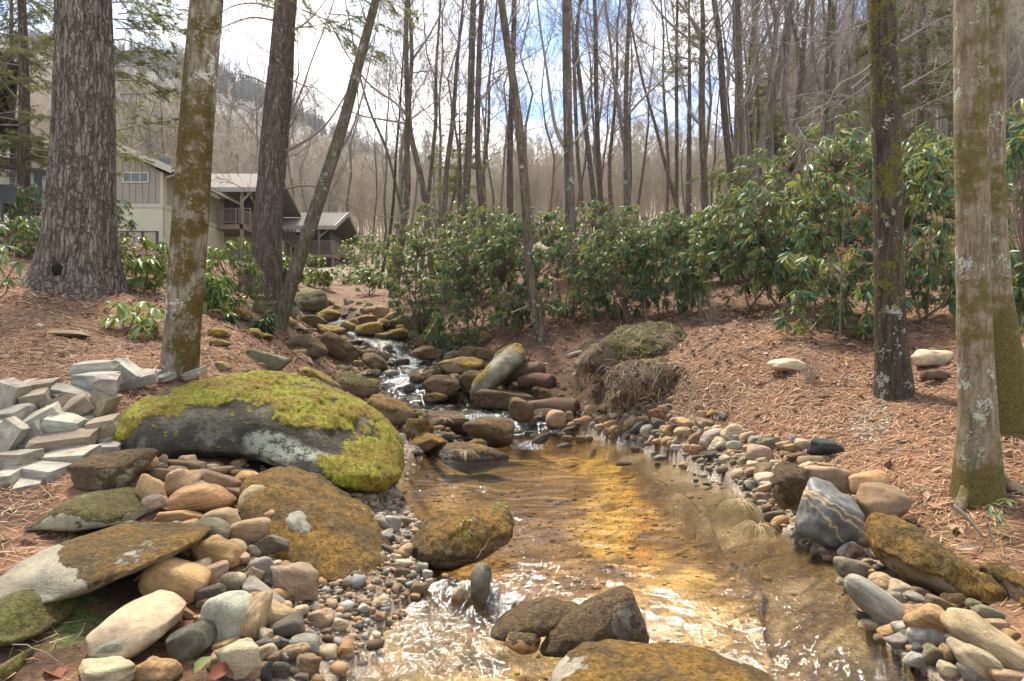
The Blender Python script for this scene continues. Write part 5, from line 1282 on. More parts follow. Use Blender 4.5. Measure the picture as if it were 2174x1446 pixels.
def trunk_mesh(name, path, rad, sides, rings, mat, seed=0, ridge=0.0, ridge_n=18, flare=0.0, flare_h=0.5, lump=0.04, roots=5, mossfn=None):
    pr = smooth_path(np.concatenate([path, np.asarray(rad)[:, None]], 1), rings)
    pts, r = pr[:, :3], pr[:, 3]
    t = np.gradient(pts, axis=0); t /= np.linalg.norm(t, axis=1)[:, None]
    a = np.cross(t, np.array([0, 1.0, 0.02])); a /= np.linalg.norm(a, axis=1)[:, None]
    b = np.cross(t, a)
    th = np.arange(sides) * (2 * math.pi / sides)
    hgt = np.linalg.norm(pts - pts[0], axis=1)
    T, Hh = np.meshgrid(th, hgt)
    R = np.repeat(r[:, None], sides, 1)
    rm = r[len(r) // 3]
    cyl = np.stack([np.cos(T).ravel(), np.sin(T).ravel(), Hh.ravel()], 1)
    nz = fbm(cyl * np.array([1.1, 1.1, 0.9 / max(rm * 2, .1) * .5]), seed, 3).reshape(T.shape)
    R = R * (1 + lump * nz)
    if ridge:
        w = fbm(np.stack([np.cos(T).ravel() * 1.2, np.sin(T).ravel() * 1.2, Hh.ravel() * 2.2], 1), seed + 4, 3).reshape(T.shape)
        q = fbm(np.stack([np.cos(T + 0.12 * w).ravel() * ridge_n / 6, np.sin(T + 0.12 * w).ravel() * ridge_n / 6, Hh.ravel() * 1.5], 1), seed + 6, 3).reshape(T.shape)
        R = R - ridge * sst(0.15, -0.35, q) * rm - ridge * 0.25 * rm * np.abs(vnoise(np.stack([np.cos(T).ravel() * 5, np.sin(T).ravel() * 5, Hh.ravel() * 7], 1), seed).reshape(T.shape))
    if flare:
        ph = np.random.default_rng(seed).uniform(0, 6.28)
        rt = 0.55 + 0.45 * np.cos(T * roots + ph + 0.6 * np.sin(T * 2 + ph))
        R = R * (1 + flare * np.exp(-Hh / flare_h * 1.8) * rt + flare * 0.6 * np.exp(-Hh / flare_h * 3.5))
    V = pts[:, None] + R[..., None] * (a[:, None] * np.cos(T)[..., None] + b[:, None] * np.sin(T)[..., None])
    V = V.reshape(-1, 3)
    i = np.arange(rings - 1)[:, None] * sides; j = np.arange(sides)[None]; j2 = (j + 1) % sides
    f = np.stack([i + j, i + j2, i + sides + j2, i + sides + j], -1).reshape(-1, 4)
    at = {'moss': mossfn(V).ravel()} if mossfn else {}
    return make_mesh(name, V - path[0], f, mat, at), pts, r
def px_path(pp, D, base_extra=0.25, top=None, lean=0.0):
    """(column,row,width px) list from base up, all at distance D -> world path and radii, sunk a little into the ground"""
    pts, rad = [], []
    for x, y, w in pp:
        pts.append(P(x, y, D)); rad.append(w / 2 * D / F)
    d = unit(pts[0] - pts[1])
    base_extra = max(base_extra, pts[0][2] - H(pts[0][0], pts[0][1]) + 0.2)
    pts.insert(0, pts[0] + d * base_extra); rad.insert(0, rad[0] * 1.1)
    if top:
        d = unit(pts[-1] - pts[-2]); k = top - pts[-1][2]
        if k > 0:
            n = 4; r0 = rad[-1]
            for i in range(1, n + 1):
                pts.append(pts[-1] + (d * 0.6 + np.array([0, 0, 0.4])) * k / n); rad.append(max(r0 * (1 - 0.22 * i), 0.02))
    return np.array(pts), np.array(rad)
def bare_tree(label, pp, D, mat, top=18, seed=1, name='bare_tree', cat='tree', sides=14, rings=60, nb=16, bl=2.6, t0=0.35, group=None, side=None, kids=(6, 4, 3), forks=(), up=0.12, tw=M['twig'], br=0.32, wob=0.16, spread=(0.7, 1.25), **tk):
    rng = np.random.default_rng(seed)
    path, rad = px_path(pp, D, top=top)
    base = path[0]
    e = thing(name, label, cat, base, group)
    me, pts, r = trunk_mesh('trunk', path, rad, sides, rings, mat, seed=seed, **tk)
    link('trunk', me, e)
    tb = Tubes()
    for fk in forks:   # big forks given as (column,row,width) lists at the tree's distance
        fp = np.array([P(x, y, D + (0.15 * i)) for i, (x, y, w) in enumerate(fk)])
        fr = np.array([w / 2 * D / F for x, y, w in fk])
        dd = unit(fp[-1] - fp[-2])
        ext = [fp[-1] + dd * 1.0 + np.array([0, 0, .3]), fp[-1] + dd * 2.2 + np.array([0, 0, 1.0])]
        fp = np.concatenate([fp, ext]); fr = np.concatenate([fr, [fr[-1] * .8, fr[-1] * .5]])
        s = smooth_path(np.concatenate([fp, fr[:, None]], 1), 22)
        tb.add(s[:, :3] - base, s[:, 3], 8)
        for q in range(max(4, nb // 3)):
            i = rng.integers(6, 21)
            grow(tb, s[i, :3] - base, perp_rot(unit(s[min(i + 1, 21), :3] - s[i - 1, :3]), rng.uniform(.5, 1.0), rng), rng.uniform(.5, 1.0) * bl * .7, s[i, 3] * .45, 1, 2 + (bl > 1.6), rng, up, wob, kids)
    for q in range(nb):
        t = t0 + (1 - t0) * (q + rng.random()) / nb
        i = min(int(t * (len(pts) - 1)), len(pts) - 2)
        az = rng.uniform(0, 2 * math.pi); el = rng.uniform(0.25, 0.95)
        d = np.array([math.cos(az) * math.cos(el), math.sin(az) * math.cos(el), math.sin(el)])
        grow(tb, pts[i] - base, d, bl * rng.uniform(0.5, 1.1) * (1.15 - 0.5 * t), max(r[i] * br * rng.uniform(.6, 1.1), 0.008), 0, 2, rng, up, wob, kids)
    m2 = tb.mesh('crown', tw)
    if m2: link('crown', m2, e)
    return e, pts, r, rng
def add_limb(e, pts_px, D, w0, w1, mat, seed=0, twigs=6, tl=0.6, drop=0.0, name='limb'):
    base = np.array(e.location)
    rng = np.random.default_rng(seed)
    p = np.array([P(x, y, D + (q[0] if q else 0)) for x, y, *q in pts_px])
    s = smooth_path(p, 16)
    tb = Tubes()
    r = np.linspace(w0, w1, 16) / 2 * D / F
    tb.add(s - base, r, 6)
    for i in range(twigs):
        k = rng.integers(4, 16)
        grow(tb, s[k] - base, perp_rot(unit(s[min(k + 1, 15)] - s[k - 1]), rng.uniform(.5, 1.1), rng), tl * rng.uniform(.5, 1.2), max(r[k] * .5, .004), 1, 2, rng, 0.03, 0.2, (5, 4, 3), droop=drop)
    o = link(name, tb.mesh('limb', mat), e)
    return o

# --- conifer sprays: twigs with many short flat needles
def needle_spray(Vl, Fl, Rl, cnt, s, d, length, rng, nl=0.05, dens=60, droop=0.25, wid=0.010, tb=None, flat=0.35):
    n = 5
    pts = [s]; p = s.copy()
    for i in range(n - 1):
        d = unit(d + rng.normal(size=3) * 0.08 + np.array([0, 0, -droop * 0.3]))
        p = p + d * length / (n - 1); pts.append(p)
    pts = np.array(pts)
    if tb is not None: tb.add(pts, np.linspace(0.006, 0.002, n), 3)
    m = max(8, int(dens * 2.6 * length))
    t = rng.uniform(0.05, 1, m) * (n - 1); i = np.minimum(t.astype(int), n - 2); f = (t - i)[:, None]
    c = pts[i] * (1 - f) + pts[i + 1] * f
    dd = pts[i + 1] - pts[i]; dd /= np.linalg.norm(dd, axis=1)[:, None]
    sd = crossn(dd, np.array([0, 0, 1.0])); sd /= np.linalg.norm(sd, axis=1)[:, None] + 1e-9
    nd = sd * rng.choice([-1, 1], m)[:, None] + dd * rng.uniform(0.3, 0.9, m)[:, None] + rng.normal(size=(m, 3)) * flat
    nd /= np.linalg.norm(nd, axis=1)[:, None]
    w = crossn(nd, rng.normal(size=(m, 3)) * .6 + np.array([0, 0, 1.0])); w /= np.linalg.norm(w, axis=1)[:, None] + 1e-9
    L = 1.25 * nl * rng.uniform(0.6, 1.3, m)[:, None]
    v = np.stack([c - w * wid * .5, c + w * wid * .5, c + nd * L], 1).reshape(-1, 3)
    Vl.append(v); Fl.append(np.arange(3 * m).reshape(-1, 3) + cnt[0]); cnt[0] += 3 * m
    Rl.append(np.repeat(np.clip(rng.uniform(0, 1, m) * 0.5 + rng.uniform(0, .5), 0, 1), 3))
def hemlock_crown(e, branches, mat_twig, seed, nl=0.045, dens=70, wid=0.012, sub=9):
    """branches: list of (start, dir, length) in world space"""
    rng = np.random.default_rng(seed); base = np.array(e.location)
    tb = Tubes(); Vl, Fl, Rl, cnt = [], [], [], [0]
    for s, d, L in branches:
        n = 8; pts = [np.array(s, float)]; p = pts[0].copy(); d = unit(np.array(d, float))
        for i in range(n - 1):
            d = unit(d + rng.normal(size=3) * 0.07 + np.array([0, 0, -0.05]))
            p = p + d * L / (n - 1); pts.append(p)
        pts = np.array(pts)
        tb.add(pts - base, np.linspace(0.02 * L / 2, 0.004, n), 4)
        for q in range(int(sub * 1.7 * L)):
            t = rng.uniform(0.15, 1.0) * (n - 1); i = min(int(t), n - 2); f = t - i
            st = pts[i] * (1 - f) + pts[i + 1] * f; dd = unit(pts[i + 1] - pts[i])
            side = unit(np.cross(dd, [0, 0, 1])) * rng.choice([-1, 1])
            sdv = unit(dd * rng.uniform(.4, 1.0) + side * rng.uniform(.5, 1.0) + np.array([0, 0, rng.uniform(-.25, .12)]))
            ll = L * rng.uniform(0.14, 0.34) * (1.15 - 0.6 * t / (n - 1))
            needle_spray(Vl, Fl, Rl, cnt, st - base, sdv, ll, rng, nl, dens, 0.3, wid, tb)
            for r_ in range(1):
                k = rng.uniform(.3, .9)
                needle_spray(Vl, Fl, Rl, cnt, st - base + sdv * ll * k, unit(sdv + perp_rot(sdv, 0.9, rng) * 0.9), ll * .65, rng, nl, dens * 1.3, 0.3, wid, None)
    link('limb', tb.mesh('limb', mat_twig), e)
    me = make_mesh('needle_sprays', np.concatenate(Vl), np.concatenate(Fl), M['needle_green'], {'rnd': np.concatenate(Rl)}, smooth=False)
    o = link('needle_sprays', me, e); tag(o, kind='stuff')

# 1 the big furrowed trunk at the left
e, pts, r, rng = bare_tree('huge furrowed grey-brown trunk with a hollow at its flared base, at left', [(163, 612, 150), (168, 540, 138), (174, 430, 126), (179, 250, 118), (178, 0, 106), (180, -250, 96)], 11.0, M['bark_fir'],
    top=20, seed=11, name='conifer_tree', sides=128, rings=200, nb=0, ridge=0.075, ridge_n=46, flare=0.42, flare_h=1.1, lump=0.03, roots=5,
    mossfn=lambda V: 0.75 * sst(P(0, 560, 11)[2], P(0, 612, 11)[2], V[:, 2] + 0.12 * fbm(V * 4, 3, 3)))
hemlock_crown(e, [((-6.9 + 0.5 * math.cos(a), 11 + .5 * math.sin(a), z), (math.cos(a), math.sin(a), -0.05), L) for a, z, L in [(0.3, 8.2, 2.4), (2.9, 8.3, 2.4), (1.2, 9.0, 2.6), (5.3, 8.8, 2.2), (4.2, 9.4, 2.3), (0.0, 9.9, 2.6), (2.2, 10.6, 2.4)]], M['twig'], 12, sub=7)
hv = P(124, 574, 10.45)   # hollow: a solid lump, its inner shade put into the colour
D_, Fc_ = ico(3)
me = make_mesh('hollow', D_ * np.array([0.085, 0.09, 0.11]) * (1 + 0.15 * fbm(D_ * 2, 4, 3))[:, None], Fc_, simple('hollow_shade', (0.012, 0.009, 0.007), 1.0))
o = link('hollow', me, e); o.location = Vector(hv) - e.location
# 2 lichen tree
bare_tree('straight trunk blotched with white lichen and brown moss behind the mossy boulder', [(381, 800, 76), (385, 740, 70), (398, 560, 72), (415, 300, 70), (428, 120, 68), (440, 0, 64), (455, -200, 58)], 7.2, M['bark_lichen'], top=15, seed=21, name='lichen_tree', sides=64, rings=150, nb=9, t0=0.72, flare=0.12, flare_h=.3, lump=0.05)
# 3 red-brown trunk with arching bare boughs
e, pts, r, rng = bare_tree('tall reddish-brown trunk beside the mossy ledge slabs at left centre', [(561, 606, 70), (567, 500, 60), (577, 330, 52), (592, 150, 45), (604, 0, 40), (612, -120, 38)], 17.0, M['bark_red'], top=22, seed=31, name='conifer_tree', sides=56, rings=160, nb=14, t0=0.52, bl=2.2, ridge=0.05, ridge_n=30, flare=0.12, flare_h=.7, wob=0.1, up=-0.02)
for k, (pp, w0) in enumerate([([(590, 20), (540, 5), (490, 12), (468, 30)], 5), ([(588, 45), (540, 35), (500, 45), (466, 62)], 5), ([(578, 185), (540, 165), (500, 155), (466, 162)], 4), ([(575, 200), (540, 240), (500, 205), (464, 185)], 3), ([(610, 165), (640, 180), (662, 186)], 4), ([(592, 80), (650, 50), (690, 5), (700, -20)], 5),
                              ([(572, 330), (520, 260), (480, 205), (462, 190)], 3), ([(570, 290), (520, 230), (470, 215)], 2.5), ([(565, 470), (520, 400), (470, 380)], 2.2)]):
    add_limb(e, pp, 17.0, w0, 1.5, M['twig'], 300 + k, 12, 0.9)
hemlock_crown(e, [(P(620, 60, 17.2), (1, 0.1, 0.12), 2.0), (P(640, 20, 17.4), (1, 0.3, -0.08), 2.4), (P(700, 30, 17.1), (1, -0.2, -0.1), 1.9), (P(720, 110, 17.2), (1, -0.1, 0.05), 1.4), (P(690, 60, 17.2), (1, 0.2, -0.25), 1.6)] +
              [((-5.4 + .3 * math.cos(a), 17 + .3 * math.sin(a), z), (math.cos(a), math.sin(a), 0.0), 3.0) for a, z in [(0.2, 10.5), (2.0, 11), (3.6, 11.6), (5.0, 12.2), (1.1, 12.8)]], M['twig'], 33, nl=0.06, dens=42, wid=0.014, sub=6)
# slender companion
bare_tree('slender dark sapling standing tight against the reddish-brown trunk', [(584, 560, 10), (592, 470, 12), (600, 380, 12), (607, 300, 11), (618, 180, 9), (622, 60, 8), (628, 0, 7)], 17.6, M['bark_mossy'], top=12, seed=36, nb=12, t0=.3, bl=1.8, forks=[[(606, 322, 7), (640, 305, 6), (680, 280, 5), (705, 250, 4)], [(612, 250, 5), (640, 200, 4), (660, 130, 3), (690, 60, 3)], [(602, 402, 5), (640, 392, 4), (690, 398, 4), (730, 430, 3)]])
# 4 leaning tree
bare_tree('leaning dark mossy tree slanting right over the brook', [(588, 700, 38), (600, 660, 32), (640, 535, 30), (672, 440, 28), (703, 345, 26), (735, 240, 23), (763, 130, 20), (798, 0, 17), (825, -100, 15)], 15.0, M['bark_mossy'], top=13, seed=41, name='leaning_tree', sides=40, rings=120, nb=10, t0=.6, bl=1.6, flare=.2, flare_h=.4, forks=[[(704, 340, 6), (740, 300, 5), (760, 240, 4), (776, 180, 3)]])
# 5.. the straight woodland trees behind the brook
WOOD = [
 ('mossy-footed tree at the left edge of the rhododendron bank', [(836, 626, 20), (846, 560, 17), (856, 480, 15), (868, 400, 14), (862, 315, 12), (868, 245, 11), (862, 140, 10), (863, 0, 8)], 24, 'bark_mossy', [[(866, 250, 6), (840, 215, 5), (800, 195, 5), (770, 165, 4)], [(863, 262, 5), (820, 255, 4), (770, 248, 3)]]),
 ('crooked tree bending left then up behind the rhododendrons', [(904, 450, 13), (897, 385, 12), (889, 350, 12), (872, 300, 12), (866, 240, 11), (870, 180, 10), (876, 125, 9), (872, 60, 7), (868, 0, 6)], 27, 'bark_grey', [[(871, 135, 6), (890, 105, 5), (912, 75, 4)]]),
 ('thin tree right of the crooked tree', [(906, 455, 9), (913, 380, 8), (920, 315, 8), (927, 245, 8), (924, 160, 7), (932, 60, 5), (935, 0, 4)], 28, 'bark_grey', [[(926, 170, 4), (906, 120, 4), (902, 70, 3)]]),
 ('brown tree leaning right beyond the thin pair', [(944, 440, 11), (948, 350, 11), (958, 290, 11), (966, 200, 9), (970, 130, 8), (980, 40, 6), (984, 0, 5)], 30, 'bark_grey', []),
 ('straight green-grey lichened trunk at centre', [(988, 440, 16), (994, 330, 16), (998, 240, 15), (1002, 100, 14), (1005, 0, 13)], 22, 'bark_mossy', []),
 ('dark trunk close beside the green-grey lichened one', [(1046, 585, 13), (1032, 500, 12), (1018, 420, 12), (1013, 315, 12), (1014, 200, 12), (1018, 90, 11), (1023, 0, 10)], 17.5, 'bark_red', [[(1022, 50, 5), (1030, 20, 4), (1034, -10, 4)]]),
 ('dark straight trunk behind the central leaning tree', [(1083, 470, 14), (1082, 315, 13), (1086, 210, 12), (1090, 100, 11), (1092, 0, 10)], 21, 'bark_red', []),
 ('central tree leaning left with its foot on the open bank', [(1153, 732, 24), (1146, 700, 22), (1131, 630, 20), (1121, 545, 18), (1116, 420, 19), (1107, 315, 18), (1096, 215, 18), (1082, 125, 17), (1072, 55, 16), (1063, 0, 15)], 14.2, 'bark_mossy', []),
 ('thick pale brown trunk with a curved side limb', [(1215, 545, 24), (1211, 480, 23), (1207, 315, 20), (1204, 175, 19), (1202, 0, 17)], 17, 'bark_grey', [[(1199, 312, 9), (1185, 300, 10), (1176, 280, 9), (1178, 262, 8), (1168, 210, 7), (1162, 150, 6), (1150, 85, 5), (1142, 20, 4)], [(1212, 310, 6), (1228, 292, 5), (1240, 276, 4)]]),
 ('thin grey trunk right of the thick pale brown one', [(1239, 460, 9), (1226, 335, 8), (1221, 210, 8), (1217, 80, 7), (1210, 0, 6)], 26, 'bark_grey', []),
 ('slim dark tree leaning left that crosses the thin grey trunk', [(1270, 500, 12), (1257, 385, 11), (1246, 290, 11), (1235, 205, 10), (1222, 95, 9), (1226, 30, 7), (1234, 0, 6)], 21, 'bark_red', [[(1222, 90, 4), (1208, 50, 4), (1204, 10, 3)]]),
 ('slim forked dark tree beside the leaning slim one', [(1281, 505, 11), (1271, 350, 10), (1265, 175, 10), (1265, 55, 9), (1262, 0, 7)], 21.5, 'bark_red', [[(1266, 50, 6), (1276, 22, 5), (1288, -10, 5)]]),
 ('grey tree with a side limb reaching right', [(1330, 480, 13), (1329, 315, 11), (1329, 175, 10), (1333, 80, 9), (1338, 0, 8)], 25, 'bark_grey', [[(1332, 245, 6), (1350, 225, 5), (1372, 200, 4), (1412, 168, 3)], [(1328, 270, 5), (1316, 240, 4), (1318, 200, 4), (1290, 165, 3)]]),
 ('lichened knotty tree with spreading upper limbs right of centre', [(1499, 475, 15), (1495, 380, 14), (1490, 280, 14), (1490, 140, 13), (1494, 40, 10), (1490, 0, 8)], 23, 'bark_mossy', [[(1488, 105, 7), (1460, 80, 6), (1425, 55, 5), (1395, 20, 4)], [(1488, 70, 6), (1470, 40, 5), (1440, 5, 4)], [(1494, 60, 5), (1520, 30, 4), (1545, 0, 4)], [(1486, 265, 6), (1462, 240, 5), (1450, 180, 4)]]),
 ('reddish tree leaning left with a bowed side stem', [(1552, 365, 16), (1541, 280, 15), (1535, 205, 14), (1530, 110, 13), (1520, 20, 11), (1515, 0, 11)], 24, 'bark_red', [[(1540, 205, 6), (1550, 170, 6), (1543, 130, 5), (1560, 95, 4)]]),
 ('straight brown trunk left of the green pine', [(1576, 345, 15), (1573, 240, 13), (1570, 150, 13), (1566, 0, 11)], 22, 'bark_grey', [[(1574, 50, 5), (1595, 25, 4), (1620, 0, 4)], [(1576, 85, 4), (1610, 95, 3), (1650, 100, 3)]]),
 ('bent trunk with a smooth pale upper half right of the pine', [(1637, 380, 17), (1634, 310, 18), (1627, 262, 18), (1636, 220, 17), (1650, 165, 16), (1660, 115, 15), (1671, 50, 14), (1682, 0, 13)], 19, 'bark_grey', []),
 ('dark twin trunk rising above the rhododendron crest', [(1756, 300, 16), (1757, 210, 15), (1759, 105, 14), (1765, 0, 13)], 19, 'bark_mossy', [[(1768, 215, 9), (1780, 130, 8), (1783, 85, 6), (1800, 40, 5), (1812, 0, 4)]]),
 ('thin leaning stem behind the dark twin trunk', [(1800, 290, 8), (1801, 200, 7), (1806, 100, 6), (1812, 20, 5)], 22, 'bark_grey', [[(1806, 190, 5), (1830, 170, 4), (1852, 148, 3)]]),
 ('second dark stem pressed to the twin trunk', [(1770, 300, 14), (1769, 200, 13), (1768, 100, 12), (1771, 0, 10)], 18.4, 'bark_mossy', []),
 ('thin tree far left of the reddish leaning tree', [(1436, 470, 8), (1437, 300, 8), (1436, 150, 7), (1438, 0, 6)], 28, 'bark_mossy', [[(1437, 160, 4), (1420, 110, 4), (1415, 60, 3)]]),
 ('thin crooked tree between the grey and knotty trees', [(1446, 470, 8), (1420, 380, 7), (1400, 300, 7), (1385, 240, 6), (1365, 180, 5)], 27, 'bark_grey', []),
 ('thin dark stem left of the brook head', [(812, 580, 8), (828, 500, 7), (836, 430, 6), (840, 330, 5), (848, 250, 4)], 28, 'bark_dark', []),
 ('thin forked tree above the cabin roofs', [(855, 455, 7), (842, 400, 6), (820, 310, 6), (790, 250, 5), (770, 190, 4)], 32, 'bark_grey', []),
]
for k, (lb, pp, D, mt, fk) in enumerate(WOOD):
    bare_tree(lb, pp, D, M[mt], top=min(22, 9 + D * 0.55), seed=500 + k, name='woodland_tree', sides=20, rings=70, nb=15 if D > 20 else 10, t0=.34, bl=3.4 if D > 20 else 2.4, forks=fk, flare=.25, flare_h=.5, kids=(6, 4, 3), group='bare woodland trees behind the brook', up=0.14)
# right foreground trees
bare_tree('dark upright trunk with a long split, left of the right-hand pair', [(1900, 850, 78), (1896, 800, 68), (1889, 700, 60), (1888, 600, 58), (1886, 450, 57), (1882, 280, 56), (1876, 120, 56), (1871, 0, 54), (1864, -200, 50)], 7.5, M['bark_dark'], top=14, seed=61, name='beech_tree', sides=64, rings=150, nb=7, t0=.75, flare=0.32, flare_h=.35, lump=.04, roots=4)
e, pts, r, rng = bare_tree('pale lichen-spotted trunk with mossy buttress roots at right, the nearest tree', [(2078, 1075, 104), (2080, 1020, 80), (2078, 930, 72), (2074, 800, 67), (2066, 620, 62), (2062, 400, 61), (2062, 200, 63), (2061, 0, 65), (2060, -200, 62)], 4.9, M['bark_pale'], top=13, seed=62, name='beech_tree', sides=72, rings=170, nb=6, t0=.8, flare=0.75, flare_h=.28, lump=.05, roots=5,
    mossfn=lambda V: 0.55 * sst(P(0, 960, 4.9)[2], P(0, 1060, 4.9)[2], V[:, 2] + 0.1 * fbm(V * 6, 3, 3)))
bare_tree('mossy trunk with a broad green foot just behind the nearest tree', [(2150, 985, 120), (2146, 900, 100), (2132, 780, 76), (2118, 660, 56), (2110, 500, 42), (2110, 300, 40), (2112, 100, 40), (2113, 0, 40), (2116, -200, 38)], 6.0, M['bark_pale'], top=14, seed=63, name='beech_tree', sides=64, rings=150, nb=6, t0=.78, flare=0.3, flare_h=.5, lump=.05,
    mossfn=lambda V: 0.6 * sst(P(0, 640, 6)[2], P(0, 900, 6)[2], V[:, 2] + 0.3 * fbm(V * 3, 3, 3)))
# dark limbs reaching across between the right trunks
e2 = bpy.data.objects['beech_tree']
for k, pp in enumerate([[(1912, 90), (1960, 60), (2000, 38), (2030, 28)], [(1912, 190), (1955, 165), (1990, 145), (2030, 120)], [(1914, 248), (1960, 225), (2000, 205), (2026, 195)], [(1860, 128), (1820, 165), (1780, 172), (1745, 250), (1715, 245), (1690, 262)], [(1858, 170), (1800, 210), (1760, 225)], [(1690, 262), (1695, 300), (1718, 318)], [(1860, 40), (1815, 60), (1770, 90), (1740, 70)]]):
    add_limb(e2, pp, 7.5, 4.5 if k in (0, 1, 3) else 3, 1.2, M['twig'], 700 + k, 10, 0.35)
# left background conifers
e, *_ = bare_tree('red-brown hemlock trunk left of the huge furrowed trunk', [(48, 500, 26), (50, 350, 24), (52, 200, 20), (50, 100, 18), (46, 0, 16)], 16.5, M['bark_red'], top=19, seed=71, name='hemlock_tree', sides=36, rings=90, nb=8, t0=.2, bl=1.6)
rg = np.random.default_rng(72)
br = []
for i in range(52):
    z = rg.uniform(5.5, 13); a = rg.uniform(0, 6.28); L = rg.uniform(1.6, 3.4) * (1.1 - 0.03 * z)
    br.append(((-11.8, 16.5, z), (math.cos(a), math.sin(a), -0.02), L))
hemlock_crown(e, br, M['twig'], 73, nl=0.06, dens=42, wid=0.016, sub=5)
e, *_ = bare_tree('thin hemlock stem at the left picture edge', [(26, 480, 11), (28, 300, 10), (25, 150, 8), (24, 0, 7)], 19.0, M['bark_red'], top=14, seed=74, name='hemlock_tree', sides=20, rings=60, nb=5, t0=.2, bl=1.2)
hemlock_crown(e, [((-13.9, 19, rg.uniform(5, 13)), (math.cos(a), math.sin(a), 0), rg.uniform(1.4, 2.6)) for a in rg.uniform(0, 6.28, 18)], M['twig'], 75, nl=0.07, dens=36, wid=0.018, sub=5)
e, *_ = bare_tree('hemlock with drooping sprays between the two big left trunks', [(205, 505, 16), (208, 400, 14), (208, 250, 12), (210, 100, 10), (212, 0, 9)], 22.0, M['bark_red'], top=19, seed=76, name='hemlock_tree', sides=20, rings=60, nb=4, t0=.2, bl=1.2)
br = []
for i in range(50):
    z = rg.uniform(7.6, 14); a = rg.uniform(0, 6.28)
    br.append(((-13.35, 22, z), (math.cos(a), math.sin(a), -0.03), rg.uniform(1.4, 3.0)))
for px_, py_ in ((245, 60), (250, 110), (245, 170), (250, 30), (240, 5), (255, 200), (240, 85), (245, 140), (235, 40), (238, 280)):
    br.append((P(px_, py_, 19), (1, -.1, 0.02 + 0.1 * rg.random()), 2.4))
hemlock_crown(e, br, M['twig'], 77, nl=0.075, dens=34, wid=0.018, sub=5)
# pines
def pine(label, pxc, ytop, ybase, D, seed, spread=2.0, dens=26, n=16, gap=.15):
    b = P(pxc, ybase, D); tz = P(pxc, ytop, D)[2]
    rng = np.random.default_rng(seed)
    e, *_ = bare_tree(label, [(pxc, ybase, 0.26 * F / D), (pxc + 2, (ytop + ybase) / 2, 0.16 * F / D), (pxc, ytop, 0.04 * F / D)], D, M['bark_grey'], seed=seed, name='pine_tree', sides=12, rings=30, nb=0)
    br = []
    for i in range(n):
        f = gap + (1 - gap) * i / n
        for q in range(5):
            a = rng.uniform(0, 6.28); z = b[2] + (tz - b[2]) * f
            br.append(((b[0], b[1], z), (math.cos(a), math.sin(a), 0.12 + 0.25 * f), spread * (1.08 - f) * rng.uniform(.7, 1.1) + 0.25))
    hemlock_crown(e, br, M['twig'], seed + 1, nl=0.12, dens=dens, wid=0.022, sub=4)
pine('green pine with open tiers standing alone against the sky at right', 1608, 95, 420, 34, 81, 3.2, 22)
pine('dark pine behind the right-hand trunks', 1960, -160, 330, 24, 82, 3.6, 22, 14)
pine('half-hidden pine behind the lichened knotty tree', 1462, -80, 440, 30, 83, 2.4, 14, 14, .5)
pine('small soft pine low behind the centre trunks', 975, 230, 470, 34, 84, 2.6, 20, 10, .25)
# ---------------------------------------------------------------- rhododendrons
def leaf_geo(l, w, curl=0.25, fold=0.25):
    """one leaf along +X, midrib at z=0, 8 verts"""
    s = [0.34, 0.70]
    wd = [0.46 * w, 0.40 * w]
    V = [(0, 0, 0)]
    for a, b in zip(s, wd):
        z = -curl * l * a * a
        V += [(a * l, b, z + fold * b), (a * l, 0, z), (a * l, -b, z + fold * b)]
    V.append((l, 0, -curl * l))
    Fq = [(1, 2, 5, 4), (2, 3, 6, 5)]
    Ft = [(0, 2, 1), (0, 3, 2), (4, 5, 7), (5, 6, 7)]
    return np.array(V), np.array(Fq), np.array(Ft)
def rotz(v, a):
    c, s = math.cos(a), math.sin(a)
    return np.stack([v[:, 0] * c - v[:, 1] * s, v[:, 0] * s + v[:, 1] * c, v[:, 2]], 1)
def roty(v, a):
    c, s = math.cos(a), math.sin(a)
    return np.stack([v[:, 0] * c + v[:, 2] * s, v[:, 1], -v[:, 0] * s + v[:, 2] * c], 1)
def whorl_geo(rng, n=9, l=0.17, w=0.046, droop=(0.2, 1.25)):
    Vs, Q, T, R = [], [], [], []; k = 0
    for i in range(n):
        V, fq, ft = leaf_geo(l * rng.uniform(.7, 1.15), w * rng.uniform(.8, 1.15), rng.uniform(.1, .4), rng.uniform(.1, .45))
        V = V + np.array([0.012, 0, 0])
        V = roty(V, rng.uniform(*droop))
        V = rotz(V, 6.283 * i / n + rng.uniform(-.35, .35))
        V[:, 2] -= 0.01 * (i % 3)
        Vs.append(V); Q.append(fq + k); T.append(ft + k); k += 8
        R.append(np.full(8, rng.random() * 0.8 if rng.random() < 0.93 else rng.uniform(.9, 1.0)))
    return np.concatenate(Vs), np.concatenate(Q), np.concatenate(T), np.concatenate(R)
rw = np.random.default_rng(91)
WH = [whorl_geo(rw, int(rw.integers(8, 12))) for i in range(8)]
WHm = {}
for mk in ('rhodo', 'rhodo_light'):
    WHm[mk] = [make_mesh('leaf_whorl', V, [Q, T], M[mk], {'rnd': R}) for V, Q, T, R in WH]
def shrub_tips(rng, rx, ry, h, n, low=0.12):
    d = rng.normal(size=(n * 7, 3)); d /= np.linalg.norm(d, axis=1)[:, None]
    rr = rng.uniform(0.35, 1.12, n * 7) ** 0.6
    p = np.stack([d[:, 0] * rx * rr, d[:, 1] * ry * rr, h * (0.5 + 0.5 * d[:, 2] * rr)], 1)
    ok = (p[:, 2] > low * h) & (fbm(p * 1.25 + rng.uniform(0, 40), 7, 2) > -0.22)
    return p[ok][:n]
